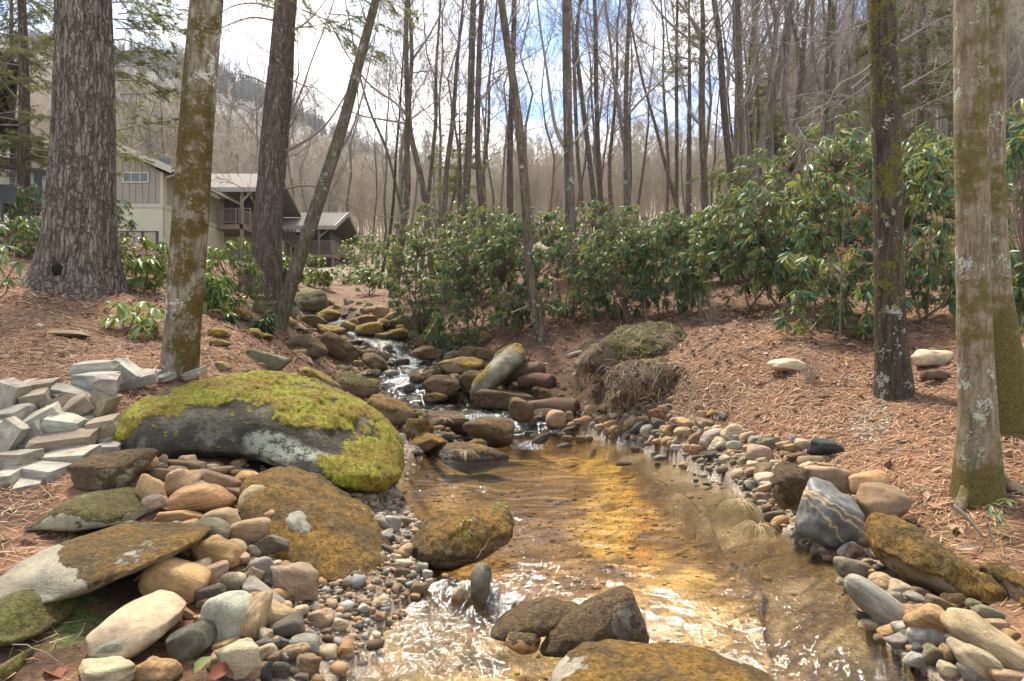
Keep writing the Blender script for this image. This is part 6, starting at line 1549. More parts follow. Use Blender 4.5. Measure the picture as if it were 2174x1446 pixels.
def shrub(label, px, ybase, ytop, wpx, D, seed, near=False, mat='rhodo', n=None, lscale=1.0, name='rhododendron', low=0.12, depth=0.8):
    rng = np.random.default_rng(seed)
    x = (px - 1087) / F * D
    z0 = H(x, D)
    zt = P(px, ytop - (22 if 880 < px < 1500 else (34 if px > 1550 else 8)), D)[2]
    h = max(zt - z0, 0.25); rx = wpx / 2 * D / F; ry = rx * depth
    base = np.array([x, D, z0 - 0.03])
    e = thing(name, label, 'shrub', base, 'rhododendron shrubs')
    if n is None: n = int(np.clip(92 * rx * h / (lscale ** 2) / 0.9, 60 if D < 16 else 26, 280))
    tips = shrub_tips(rng, rx, ry, h, n, low)
    tb = Tubes()
    ms = []
    for i in range(max(3, int(5 * rx))):
        a = rng.uniform(0, 6.28)
        t = tips[rng.integers(len(tips))] * np.array([.8, .8, .9])
        b0 = np.array([rng.normal() * rx * .18, rng.normal() * ry * .18, -0.05])
        mid = (b0 + t) / 2 + np.array([rng.normal() * .12, rng.normal() * .12, -0.05 * h])
        pth = smooth_path(np.array([b0, mid, t]), 8)
        tb.add(pth, np.linspace(0.022, 0.008, 8) * (0.7 + 0.5 * rx), 5)
        ms.append(pth)
    allp = np.concatenate(ms)
    for t in tips:
        d2 = ((allp - t) ** 2).sum(1) + np.where(allp[:, 2] > t[2], 0.4, 0)
        s = allp[d2.argmin()]
        mid = s * .45 + t * .55 + rng.normal(size=3) * 0.05 + np.array([0, 0, -0.03])
        tb.add(np.array([s, mid, t]), np.array([0.009, 0.006, 0.004]), 3)
    link('stem', tb.mesh('stem', M['stem']), e)
    if near:
        for t in tips:
            o = link('leaf_whorl', WHm[mat][rng.integers(8)], e)
            o.location = t; sc = rng.uniform(.62, 1.25) * lscale
            o.scale = (sc, sc, sc)
            o.rotation_euler = (rng.normal() * .45, rng.normal() * .45, rng.uniform(0, 6.28))
    else:
        Vs, Q, T, R = [], [], [], []; k = 0
        for t in tips:
            V, q, tt, r = WH[rng.integers(8)]
            ro = np.array(Euler((rng.normal() * .3, rng.normal() * .3, rng.uniform(0, 6.28))).to_matrix())
            V2 = (V * rng.uniform(.62, 1.25) * lscale) @ ro.T + t
            Vs.append(V2); Q.append(q + k); T.append(tt + k); R.append(np.clip(r + rng.normal() * .1, 0, 1)); k += len(V)
        me = make_mesh('foliage', np.concatenate(Vs), [np.concatenate(Q), np.concatenate(T)], M[mat], {'rnd': np.concatenate(R)})
        o = link('foliage', me, e); tag(o, kind='stuff')
    return e
SH = [  # label, column, base row, top row, width, distance, near
 ('rhododendron at the left end of the central bank, over the brook rocks', 905, 700, 475, 190, 17.5, True),
 ('rhododendron right of the dark lichened trunks in the central bank', 1010, 700, 455, 200, 16.5, True),
 ('rhododendron left of the central leaning tree', 1085, 700, 480, 150, 15.6, True),
 ('wide rhododendron right of the central leaning tree', 1215, 700, 500, 200, 15.0, True),
 ('rhododendron below the slim dark trees in the central bank', 1320, 700, 460, 210, 14.4, True),
 ('rhododendron at the right end of the central bank', 1415, 700, 470, 190, 13.8, True),
 ('rear rhododendron under the crooked tree', 925, 600, 452, 200, 22, False),
 ('rear rhododendron under the green-grey lichened trunk', 1010, 600, 440, 190, 21, False),
 ('rear rhododendron behind the central leaning tree', 1120, 600, 462, 200, 20, False),
 ('rear rhododendron at the foot of the thick pale brown trunk', 1250, 600, 440, 210, 20, False),
 ('rear rhododendron under the grey tree with a side limb', 1355, 600, 455, 200, 19, False),
 ('rear rhododendron under the lichened knotty tree', 1470, 600, 450, 200, 18, False),
 ('rhododendron filling the gap between central and right banks', 1510, 690, 440, 170, 13.0, True),
 ('rhododendron under the reddish leaning tree', 1590, 690, 390, 190, 12.2, True),
 ('tall rhododendron under the bent pale trunk', 1680, 690, 330, 200, 11.4, True),
 ('tall rhododendron left of the dark upright trunk', 1785, 700, 290, 210, 10.6, True),
 ('low rhododendron skirt at the foot of the right bank', 1720, 705, 560, 200, 9.8, True),
 ('low rhododendron skirt left of the dark upright trunk', 1840, 712, 520, 140, 9.3, True),
 ('rhododendron between the dark upright trunk and the nearest tree', 1965, 700, 330, 190, 10.0, True),
 ('rhododendron sprays close behind the nearest tree', 2040, 690, 250, 170, 11.0, True),
 ('big-leaved rhododendron at the right picture edge', 2190, 660, 190, 150, 7.6, True),
 ('rear rhododendron on the right slope below the pine', 1600, 560, 350, 190, 17, False),
 ('rear rhododendron on the right slope below the twin trunk', 1720, 540, 300, 200, 15.5, False),
 ('rear rhododendron crest just left of the dark upright trunk', 1820, 540, 275, 180, 14.5, False),
 ('rear rhododendron crest right of the dark upright trunk', 1970, 560, 300, 180, 14, False),
 ('rear rhododendron high at the right picture edge', 2130, 560, 230, 180, 12, False),
 ('rhododendron under the near house deck at the left edge', 75, 470, 395, 90, 15.5, False),
 ('glossy rhododendron left of the huge furrowed trunk', 45, 520, 455, 130, 12.5, True),
 ('rhododendron behind the huge furrowed trunk by the chain-link fence', 250, 500, 420, 60, 17, False),
 ('glossy rhododendron mound right of the huge furrowed trunk', 295, 640, 500, 150, 11.6, True),
 ('rhododendron mound right of the lichen-blotched trunk', 480, 640, 505, 150, 14.5, True),
 ('lower rhododendron fringe right of the lichen-blotched trunk', 448, 650, 575, 80, 11.6, True),
 ('small rhododendron at the foot of the leaning tree', 560, 705, 665, 56, 14.2, False),
 ('rhododendron behind the leaning tree', 610, 640, 540, 90, 18.5, False),
 ('rhododendron right of the leaning tree below the far deck', 668, 600, 540, 70, 26, False),
 ('round rhododendron by the head of the brook', 735, 600, 560, 70, 30, False),
 ('pale rhododendron thicket beyond the head of the brook', 775, 570, 500, 110, 36, False),
 ('low rhododendron at the right head of the brook', 790, 630, 575, 80, 25, False),
 ('small rhododendron left of the brook head boulder', 690, 620, 575, 60, 25, False),
 ('sparse little rhododendron above the near left bank rocks', 460, 700, 645, 60, 12.2, False),
 ('rhododendron sprig hanging over the right bank pile', 960, 715, 660, 110, 15.8, False),
 ('rear rhododendron at the far left of the right slope', 1540, 560, 420, 170, 17.5, False),
]
for k, (lb, px, yb, yt, wp, D, nr) in enumerate(SH):
    shrub(lb, px, yb, yt, wp, D, 1000 + k, nr, 'rhodo_light' if k in (29, 30, 31, 33, 36) or D > 24 else 'rhodo', lscale=1.15 if D < 12.5 else 1.0)  # paler leaf colour on some left and far shrubs
# two near plants whose leaves can be told apart one by one
LEAFM = []
for mk in ('rhodo_light', 'rhodo'):
    rr = []
    for i in range(4):
        V, fq, ft = leaf_geo(0.17, 0.05, 0.1 + 0.09 * i, 0.2 + 0.06 * i)
        rr.append(make_mesh('leaf', V, [fq, ft], M[mk], {'rnd': np.full(8, (0.35, 0.6, 0.75, 0.85)[i])}))
    LEAFM.append(rr)
def leafy_plant(label, tips, D, seed, stem_base, ls=1.0, mk=0, per=9, name='rhododendron', droop=(0.0, 0.8), group='rhododendron shrubs', cat='shrub'):
    rng = np.random.default_rng(seed)
    b = P(stem_base[0], stem_base[1], D); b[2] = min(b[2], b[2])
    e = thing(name, label, cat, b, group)
    tb = Tubes()
    for x, y, dd in tips:
        t = P(x, y, D + dd) - b
        mid = t * .5 + np.array([rng.normal() * .03, rng.normal() * .03, -0.03])
        tb.add(np.array([[0, 0, -0.05], mid, t]), np.array([0.012, 0.008, 0.005]) * min(1, ls), 5)
        n = max(3, per + int(rng.integers(-2, 2)))
        for i in range(n):
            o = link('leaf', LEAFM[mk][rng.integers(4)], e)
            o.location = t + np.array([0, 0, -0.006 * (i % 3)])
            s = ls * rng.uniform(.75, 1.2); o.scale = (s, s, s)
            o.rotation_euler = (rng.normal() * .2, rng.uniform(*droop), 6.283 * i / n + rng.uniform(-.3, .3))
    link('stem', tb.mesh('stem', M['stem']), e)
    return e
leafy_plant('bright green rhododendron seedling on the needles left of the lichen-blotched trunk', [(255, 640, 0), (285, 668, -.2), (240, 672, .1), (318, 672, -.1), (330, 650, .2), (300, 690, -.3), (270, 655, .3), (335, 690, 0), (310, 640, .4)], 8.7, 1201, (262, 705), 1.4)
leafy_plant('big-leaved rhododendron spray reaching in from the left picture edge', [(10, 520, 0), (40, 555, .1), (-10, 560, .2), (20, 590, -.1), (5, 540, .3)], 8.0, 1202, (-20, 640), 1.1, 1)
leafy_plant('small leafy sprig growing on the shaggy mossy boulder', [(985, 1105, 0), (1003, 1100, -.05), (992, 1128, -.1), (1050, 1075, 0), (1066, 1068, 0)], 4.55, 1203, (1010, 1115), 0.27, 0, 5, 'leafy_sprig', (-.3, .6), None, 'plant')
leafy_plant('grey-green leafy sprig at the roots of the nearest tree', [(2105, 1068, 0), (2125, 1080, 0), (2138, 1060, .05), (2115, 1090, -.05)], 4.4, 1204, (2125, 1095), 0.42, 1, 5, 'leafy_sprig', (-.2, .5), None, 'plant')
leafy_plant('tiny sprig left of the nearest tree roots', [(1950, 1030, 0), (1968, 1035, 0)], 4.8, 1205, (1958, 1050), 0.3, 1, 4, 'leafy_sprig', (-.2, .4), None, 'plant')
# russet dead-leaf sapling before the right bank and the thin bare bush
def russet():
    rng = np.random.default_rng(1301); D = 9.0
    b = P(1783, 712, D)
    e = thing('russet_sapling', 'slender sapling with clinging russet dead leaves before the right rhododendrons', 'sapling', b)
    tb = Tubes(); ends = []
    main = smooth_path(np.array([P(1783, 715, D), P(1785, 600, D), P(1790, 480, D), P(1795, 380, D)]) - b, 12)
    tb.add(main, np.linspace(.012, .004, 12), 5)
    for i in range(16):
        k = rng.integers(4, 12); az = rng.uniform(0, 6.28)
        d = unit(np.array([math.cos(az), math.sin(az) * .5, 0.55])); L = rng.uniform(.25, .6)
        q = np.array([main[k], main[k] + d * L * .5 + [0, 0, -.02], main[k] + d * L])
        tb.add(q, np.array([.005, .004, .003]), 4)
        for j in range(5): ends.append(q[0] + (q[2] - q[0]) * rng.uniform(.4, 1))
    link('stem', tb.mesh('stem', M['stem']), e)
    for p in ends:
        V, fq, ft = leaf_geo(0.05, .026, .5, .7)
        if not hasattr(russet, 'm'): russet.m = [make_mesh('leaf', V, [fq, ft], M['russet'], {'rnd': np.full(8, q)}) for q in (0.1, 0.5, 0.85)]
        o = link('leaf', russet.m[rng.integers(3)], e); o.location = p; o.rotation_euler = rng.uniform(-3, 3, 3)
russet()
def bare_bush(label, px, py, D, n, h, seed, spread=.6):
    rng = np.random.default_rng(seed); b = P(px, py, D); b[2] = H(b[0], D) - .02
    e = thing('bare_bush', label, 'bush', b)
    tb = Tubes()
    for i in range(n):
        az = rng.uniform(0, 6.28); el = rng.uniform(.7, 1.45)
        d = np.array([math.cos(az) * math.cos(el), math.sin(az) * math.cos(el), math.sin(el)])
        grow(tb, rng.normal(size=3) * np.array([.04, .04, 0]), d, h * rng.uniform(.5, 1.1), .004, 1, 2, rng, .02, .1, (3, 3, 3), .0018)
    link('twigs', tb.mesh('twigs', M['stick']), e)
bare_bush('thin bare bush of straw-coloured twigs before the pale sandstone', 1720, 806, 8.1, 26, .42, 1310)
bare_bush('wispy bare undergrowth twigs under the right bank rhododendrons', 1500, 700, 12, 16, .7, 1311)
# ---------------------------------------------------------------- houses
class MB:
    def __init__(self): self.V = []; self.F = []; self.n = 0
    def box(self, x0, x1, y0, y1, z0, z1):
        v = np.array([(x, y, z) for x in (x0, x1) for y in (y0, y1) for z in (z0, z1)], float)
        self.V.append(v); self.F += [[self.n + i for i in f] for f in ((0, 1, 3, 2), (4, 6, 7, 5), (0, 4, 5, 1), (2, 3, 7, 6), (0, 2, 6, 4), (1, 5, 7, 3))]; self.n += 8; return self
    def prism(self, poly, axis, a, b):
        """extrude a polygon (list of 2D points) along axis from a to b"""
        m = len(poly)
        for t in (a, b):
            for p in poly:
                self.V.append(np.array([[t, p[0], p[1]]] if axis == 0 else [[p[0], t, p[1]]], float))
        self.F.append([self.n + i for i in range(m)]); self.F.append([self.n + m + i for i in range(m)][::-1])
        for i in range(m):
            j = (i + 1) % m
            self.F.append([self.n + i, self.n + m + i, self.n + m + j, self.n + j])
        self.n += 2 * m; return self
    def bar(self, p, q, w, h=None):
        p, q = np.array(p, float), np.array(q, float); h = h or w
        d = unit(q - p); up = np.array([0, 0, 1.0]) if abs(d[2]) < .95 else np.array([0, 1.0, 0])
        a = unit(np.cross(d, up)) * w / 2; b = unit(np.cross(a, d)) * h / 2
        v = np.array([e + s * a + t * b for e in (p, q) for s in (-1, 1) for t in (-1, 1)])
        self.V.append(v); self.F += [[self.n + i for i in f] for f in ((0, 1, 3, 2), (4, 6, 7, 5), (0, 4, 5, 1), (2, 3, 7, 6), (0, 2, 6, 4), (1, 5, 7, 3))]; self.n += 8; return self
    def build(self, name, mat, parent, off):
        me = bpy.data.meshes.new(name); V = np.concatenate(self.V) - off
        me.from_pydata([tuple(v) for v in V], [], self.F); me.materials.append(M[mat])
        bm = bmesh.new(); bm.from_mesh(me); bmesh.ops.recalc_face_normals(bm, faces=bm.faces); bm.to_mesh(me); bm.free()
        return link(name, me, parent)
def window(parent, off, x0, x1, z0, z1, y, depth=.08, mat='trim', div=1):
    fr = MB(); t = .09
    fr.box(x0, x1, y - depth, y, z0, z0 + t).box(x0, x1, y - depth, y, z1 - t, z1).box(x0, x0 + t, y - depth, y, z0 + t, z1 - t).box(x1 - t, x1, y - depth, y, z0 + t, z1 - t)
    for i in range(1, div):
        xm = x0 + (x1 - x0) * i / div
        fr.box(xm - .03, xm + .03, y - depth * .9, y, z0 + t, z1 - t)
    w = fr.build('window', mat, parent, off)
    p = MB().box(x0 + t, x1 - t, y - .03, y + .02, z0 + t, z1 - t).build('pane', 'glass', w, off)
    return w
def railing(parent, off, p, q, h, post_every=1.8, bal=0.12, mat='deckwood', name='railing'):
    p, q = np.array(p, float), np.array(q, float); L = np.linalg.norm((q - p)[:2]); m = MB()
    up = np.array([0, 0, h])
    m.bar(p + up, q + up, .09, .06); m.bar(p + up * .12, q + up * .12, .05, .06)
    n = int(L / bal)
    for i in range(1, n):
        c = p + (q - p) * i / n
        m.bar(c + up * .12, c + up * .97, .035)
    r = m.build(name, mat, parent, off)
    k = max(1, int(L / post_every))
    for i in range(k + 1):
        c = p + (q - p) * i / k
        MB().bar(c - up * .1, c + up * 1.05, .1).build('post', mat, r, off)
    return r
def gable_roof_x(m, x0, xr, x1, z0, zr, z1, y0, y1, t=.22):
    return m.prism([(x0, z0), (xr, zr), (x1, z1), (x1, z1 + t), (xr, zr + t), (x0, z0 + t)], 1, y0, y1)

# house 1: taupe gable end with foundation storey, D = 42
Y0 = 42.0
X = lambda px, D=Y0: (px - 1087) / F * D
Z = lambda py, D=Y0: CAMZ - (py - 723) / F * D
off = np.array([X(345), Y0, Z(532) - .3])
h1 = thing('house', 'taupe wooden house with a pale foundation storey and a roof dish behind the left trunks', 'house', off)
xl, xr = X(40), X(345)
zb, zm, ze = Z(532) - 1.5, Z(437), Z(366)
xa, za = X(200), Z(293)
# lower storey and upper storey
MB().box(xl, xr, Y0, Y0 + 9, zb, zm).build('foundation', 'foundation', h1, off)
MB().prism([(xl, zm), (xr, zm), (xr, ze), (xa, za), (xl, Z(350))], 1, Y0 + .02, Y0 + 8.98).build('wall', 'siding', h1, off)
n = 22
for i in range(n):
    a = xl + (xr - xl) * i / n; b = xl + (xr - xl) * (i + 1) / n - .035
    ztop = np.interp((a + b) / 2, [xl, xa, xr], [Z(350), za, ze])
    za_, zb_ = np.interp(a, [xl, xa, xr], [Z(350), za, ze]) - .1, np.interp(b, [xl, xa, xr], [Z(350), za, ze]) - .1
    MB().prism([(a, zm + .12), (b, zm + .12), (b, zb_), (a, za_)], 1, Y0 - .03, Y0 + .015).build('siding_board', 'siding', h1, off)
for i in range(14):
    a = Y0 + .1 + 8.7 * i / 14
    MB().box(xr - .015, xr + .03, a, a + 8.7 / 14 - .035, zm + .12, ze).build('siding_board', 'siding', h1, off)
MB().box(xl, xr + .06, Y0 - .06, Y0 + .0, zm - .12, zm + .12).box(xr + .001, xr + .06, Y0 + .001, Y0 + 9, zm - .12, zm + .12).build('belt_board', 'trim', h1, off)
MB().box(xr - .12, xr + .05, Y0 - .05, Y0 - .031, zm + .12, ze).box(xr + .031, xr + .05, Y0 - .031, Y0 + .14, zm + .12, ze).build('corner_board', 'trim', h1, off)
rf = gable_roof_x(MB(), X(15), xa, xr + .9, Z(345), za + .05, ze - .05, Y0 - .7, Y0 + 9.6).build('roof', 'shingle', h1, off)
MB().prism([(X(15), Z(345) - .16), (xa, za - .12), (xa, za + .3), (X(15), Z(345) + .26)], 1, Y0 - .76, Y0 - .705).prism([(xa, za - .12), (xr + .92, ze - .24), (xr + .92, ze + .2), (xa, za + .3)], 1, Y0 - .76, Y0 - .705).build('fascia', 'trim', rf, off)
MB().bar((xr + .98, Y0 - .7, ze - .06), (xr + .98, Y0 + 9.6, ze - .06), .12).build('gutter', 'trim', rf, off)
MB().bar((xr + .06, Y0 + .2, ze - .3), (xr + .06, Y0 + .2, Z(500)), .09).bar((xr + .95, Y0 - .1, ze - .1), (xr + .06, Y0 + .2, ze - .3), .09).build('downspout', 'trim', h1, off)
window(h1, off, X(262), X(318), Z(389), Z(366), Y0 - .03, div=3)
window(h1, off, X(84), X(140), Z(378), Z(358), Y0 - .03, div=3)
w = MB().box(xr + .031, xr + .09, Y0 + 3.0, Y0 + 4.6, Z(437) + .1, Z(387)).build('window', 'slate', h1, off)
MB().box(xr + .091, xr + .1, Y0 + 3.12, Y0 + 4.48, Z(437) + .22, Z(388)).build('pane', 'glass', w, off)
d = MB().box(xr + .0, xr + .06, Y0 + 1.6, Y0 + 3.2, zb, Z(472)).build('door_frame', 'trim', h1, off)
MB().box(xr + .061, xr + .08, Y0 + 1.75, Y0 + 3.05, zb, Z(472) - .15).build('door', 'siding', d, off)
# dish on the roof
dl = P(350, 340, 43.5)
dsh = thing('satellite_dish', 'dark grey satellite dish on the taupe house roof', 'dish', dl - np.array([0, 0, .55]))
D_, Fc_ = ico(3)
cap = D_[:, 2] > -2
Vd = D_ * np.array([.42, .06, .36]); Vd[:, 1] -= 0.25 * (Vd[:, 0] ** 2 + Vd[:, 2] ** 2)
me = make_mesh('reflector', rotY(Vd, 0) + np.array([0, 0, .55]), Fc_, M['dish']); link('reflector', me, dsh)
MB().bar((0, 0.05, -.1), (0, 0.05, .5), .06).bar((0, -.02, .3), (.1, -.5, .4), .03).build('mast', 'dish', dsh, np.zeros(3))

# porch wing: deck, roof, posts, D = 52
Y1 = 50.0
X1 = lambda px: X(px, Y1)
Z1 = lambda py: Z(py, Y1)
ZR1 = Z(374, Y1 + 4.5)
off = np.array([X1(470), Y1, Z1(520)])
h2 = thing('porch_wing', 'porch wing with tan shingle roof and raised wooden deck behind the lichen-blotched trunk', 'house', off)
MB().box(X1(375), X1(515), Y1 + 3.0, Y1 + 9, Z1(478), Z1(405)).build('wall', 'dark_wall', h2, off)
MB().box(X1(375), X1(530), Y1 + 4.5, Y1 + 9, Z1(540) - 2, Z1(480)).build('foundation', 'foundation', h2, off)
rf = MB().prism([(Y1 - .7, Z1(409)), (Y1 + 4.5, ZR1), (Y1 + 10, Z1(409)), (Y1 + 10, Z1(409) + .2), (Y1 + 4.5, ZR1 + .2), (Y1 - .7, Z1(409) + .2)], 0, X1(375), X1(550)).build('roof', 'shingle', h2, off)
MB().box(X1(375), X1(552), Y1 - .78, Y1 - .705, Z1(409) - .1, Z1(409) + .22).build('fascia', 'white', rf, off)
MB().prism([(Y1 - .7, Z1(409) - .1), (Y1 + 4.5, ZR1 - .1), (Y1 + 4.5, ZR1 + .22), (Y1 - .7, Z1(409) + .22)], 0, X1(550) + .002, X1(552)).build('barge_board', 'white', rf, off)
dk = MB().box(X1(375), X1(522), Y1 - .4, Y1 + 3, Z1(478) - .35, Z1(478)).build('deck', 'deckwood', h2, off)
railing(h2, off, (X1(380), Y1 - .35, Z1(478)), (X1(514), Y1 - .35, Z1(478)), 1.15)
railing(h2, off, (X1(516), Y1 - .3, Z1(478)), (X1(560), Y1 + 2.5, Z1(498)), 1.1)
for px in (445, 517):
    MB().bar((X1(px), Y1 - .3, Z1(560) - 2), (X1(px), Y1 - .3, Z1(409)), .2).build('post', 'deckwood', h2, off)
MB().bar((X1(517), Y1 - .3, Z1(430)), (X1(535), Y1 - .3, Z1(410)), .12).build('brace', 'white', h2, off)
window(h2, off, X1(395), X1(425), Z1(470), Z1(425), Y1 + 2.98, div=2)
window(h2, off, X1(465), X1(500), Z1(470), Z1(425), Y1 + 2.98, div=2)
# far cabin with stairs
Y2 = 58.0
X2 = lambda px: X(px, Y2)
Z2 = lambda py: Z(py, Y2)
ZR2 = Z(456, Y2 + 4)
off = np.array([X2(660), Y2, Z2(550)])
h3 = thing('cabin', 'low shingled cabin with a screened porch and wooden deck beyond the leaning tree', 'house', off)
MB().box(X2(590), X2(690), Y2 + 1.5, Y2 + 9, Z2(540), Z2(487)).build('wall', 'dark_wall', h3, off)
MB().box(X2(585), X2(690), Y2 + 2.0, Y2 + 9, Z2(600), Z2(541)).build('foundation', 'deckwood', h3, off)
rf = MB().prism([(Y2 - .8, Z2(488)), (Y2 + 4, ZR2), (Y2 + 10, Z2(488)), (Y2 + 10, Z2(488) + .2), (Y2 + 4, ZR2 + .2), (Y2 - .8, Z2(488) + .2)], 0, X2(585), X2(715)).build('roof', 'shingle', h3, off)
MB().box(X2(585), X2(716), Y2 - .88, Y2 - .805, Z2(488) - .1, Z2(488) + .22).build('fascia', 'white', rf, off)
MB().prism([(Y2 - .8, Z2(488) - .12), (Y2 + 4, ZR2 - .12), (Y2 + 9.8, Z2(488) - .12), (Y2 + 9.8, Z2(488) + .25), (Y2 + 4, ZR2 + .25), (Y2 - .8, Z2(488) + .25)], 0, X2(715) + .002, X2(717)).build('barge_board', 'white', rf, off)
MB().box(X2(650), X2(712), Y2 - .6, Y2 + 1.5, Z2(541) - .3, Z2(541)).build('deck', 'deckwood', h3, off)
railing(h3, off, (X2(655), Y2 - .55, Z2(541)), (X2(709), Y2 - .55, Z2(541)), 1.1)
railing(h3, off, (X2(711), Y2 - .4, Z2(541)), (X2(711), Y2 + 6, Z2(541)), 1.1)
st = railing(h3, off, (X2(598), Y2 - .5, Z2(510)), (X2(655), Y2 - .5, Z2(541)), 1.1, name='stair_railing')
for i in range(12):
    f = i / 12
    xx = X2(598) + (X2(655) - X2(598)) * f; zz = Z2(510) + (Z2(541) - Z2(510)) * f
    MB().box(xx, xx + .22, Y2 - .4, Y2 + .7, zz - .06, zz).build('stair_tread', 'deckwood', st, off)
for px in (622, 655, 680, 710):
    MB().bar((X2(px), Y2 - .5, Z2(610)), (X2(px), Y2 - .5, Z2(541 if px > 650 else 525)), .16).build('post', 'deckwood', h3, off)
MB().bar((X2(680), Y2 - .4, Z2(541)), (X2(680), Y2 - .4, Z2(488)), .16).build('post', 'deckwood', h3, off)
MB().bar((X2(680), Y2 - .4, Z2(505)), (X2(700), Y2 - .4, Z2(489)), .1).build('brace', 'white', h3, off)

# near house at the left picture edge: its front runs towards the viewer, corner at D = 18
Y3 = 18.0
X3 = lambda px: X(px, Y3)
Z3 = lambda py: Z(py, Y3)
off = np.zeros(3)
h4 = thing('near_house', 'corner of a dark-roofed house with a cable-rail deck at the left picture edge', 'house', (X3(90), Y3, 0))
h4.rotation_euler = (0, 0, math.radians(37))
zd, zf, zh = Z3(402), Z3(440), Z3(362)
MB().box(-9, -.9, 1.6, 8, zf - 3, Z3(150)).build('wall', 'dark_wall', h4, off)
rf = MB().prism([(-9, Z3(152) + 4.6), (-.75, Z3(156)), (-.55, Z3(160)), (-.5, Z3(152)), (-1.1, Z3(120)), (-9, Z3(152) + 5.1)], 1, -.2, 8).build('roof', 'darkroof', h4, off)
MB().prism([(-9, Z3(152) + 4.56), (-.75, Z3(156) - .04), (-.75, Z3(168)), (-9, Z3(152) + 4.3)], 1, -.27, -.205).build('fascia', 'white', rf, off)
MB().prism([(-9, Z3(266) + 2.2), (-.45, Z3(268)), (-.45, Z3(261)), (-9, Z3(266) + 2.5)], 1, .1, 1.6).build('lower_roof', 'darkroof', h4, off)
MB().box(-9, 0, 0, 1.6, zf, zd).build('deck', 'slate', h4, off)
for xx in (-.07, -2.4, -4.8):
    MB().bar((xx, .08, zd), (xx, .08, zh), .14, .1).build('rail_post', 'slate', h4, off)
MB().bar((.06, .08, zh), (-9, .08, zh), .14, .09).build('handrail', 'slate', h4, off)
MB().bar((-.07, .16, zh), (-.07, 1.6, zh), .14, .088).build('handrail', 'slate', h4, off)
for i in range(9):
    z = zd + (zh - zd) * (i + .6) / 10
    MB().bar((-.07, .08, z), (-9, .08, z), .014).build('cable', 'steel', h4, off)
for xx in (-.4, -3.5):
    MB().bar((xx, .8, zf - 3), (xx, .8, zf), .26).build('post', 'slate', h4, off)
# chain-link fences
def chain_fence(label, a, b, h, n):
    a, b = np.array(a, float), np.array(b, float)
    e = thing('chain_link_fence', label, 'fence', a)
    up = np.array([0, 0, h])
    MB().bar(a + up, b + up, .05).build('top_rail', 'fence', e, a)
    for i in range(n + 1):
        c = a + (b - a) * i / n
        MB().bar(c - [0, 0, .5], c + up * 1.03, .08).build('post', 'fence', e, a)
    m = MB(); L = np.linalg.norm(b - a); k = int(L / .14)
    for i in range(-int(h / .14), k):
        for s in (0, 1):
            t0, t1 = i * .14 / L, (i * .14 + h) / L
            z0, z1 = (0, h) if s == 0 else (h, 0)
            c0, c1 = max(t0, 0), min(t1, 1)
            if c0 >= c1: continue
            f0, f1 = (c0 - t0) / (t1 - t0), (c1 - t0) / (t1 - t0)
            m.bar(a + (b - a) * c0 + [0, 0, z0 + (z1 - z0) * f0], a + (b - a) * c1 + [0, 0, z0 + (z1 - z0) * f1], .012)
    o = m.build('wire_mesh', 'fence', e, a); tag(o, kind='stuff')
chain_fence('chain-link fence before the pale foundation storey', P(236, 535, 24), P(334, 532, 26), .72, 3)
chain_fence('chain-link fence below the cable-rail deck at the left edge', P(-60, 478, 15), P(112, 500, 17), .62, 3)
# ---------------------------------------------------------------- woods on the hills
def proto_tree(seed, h, nb, kids, levels=2, tw='twig_far', wig=.02, minr=.012):
    rng = np.random.default_rng(seed); tb = Tubes()
    n = 9
    pts = np.zeros((n, 3)); pts[:, 2] = np.linspace(0, h, n)
    pts[:, :2] = np.cumsum(rng.normal(size=(n, 2)) * wig * h, 0); pts[0] = 0
    r = np.linspace(.0062 * h + .02, .015, n)
    tr = Tubes(); tr.add(pts, r, 6)
    for q in range(nb):
        t = .32 + .68 * (q + rng.random()) / nb
        i = min(int(t * (n - 1)), n - 2); f = t * (n - 1) - i
        s = pts[i] * (1 - f) + pts[i + 1] * f
        az = rng.uniform(0, 6.28); el = rng.uniform(.35, 1.0)
        d = np.array([math.cos(az) * math.cos(el), math.sin(az) * math.cos(el), math.sin(el)])
        grow(tb, s, d, h * rng.uniform(.14, .26) * (1.2 - .6 * t), max(r[i] * .35, minr), 0, levels, rng, .12, .15, kids, minr)
    return tr, tb
# individually standing slender trees of the middle distance
PRO = []
for i in range(6):
    tr, tb = proto_tree(2000 + i, 18, 20, (5, 4, 2), 3, minr=.006, wig=.012 + .006 * (i % 3))
    PRO.append((tr.mesh('trunk', M['bark_light'] if i % 3 else M['bark_grey']), tb.mesh('crown', M['twig'])))
rg = np.random.default_rng(2050)
cnt = 0
spots = []
for px0, px1, D0, D1, n in ((240, 760, 64, 95, 34), (780, 1560, 32, 78, 30), (1560, 2170, 24, 60, 44)):
    k = 0
    while k < n:
        px = rg.uniform(px0, px1); D = math.exp(rg.uniform(math.log(D0), math.log(D1)))
        x = (px - 1087) / F * D
        if min([math.hypot(x - a, D - b) for a, b, _ in spots] + [9]) < 1.6: continue
        spots.append((x, D, px)); k += 1
cntw = {}
spots.sort(key=lambda q: q[2])
def nth(n): return f'{n}' + ('th' if 10 <= n % 100 <= 20 else {1: 'st', 2: 'nd', 3: 'rd'}.get(n % 10, 'th'))
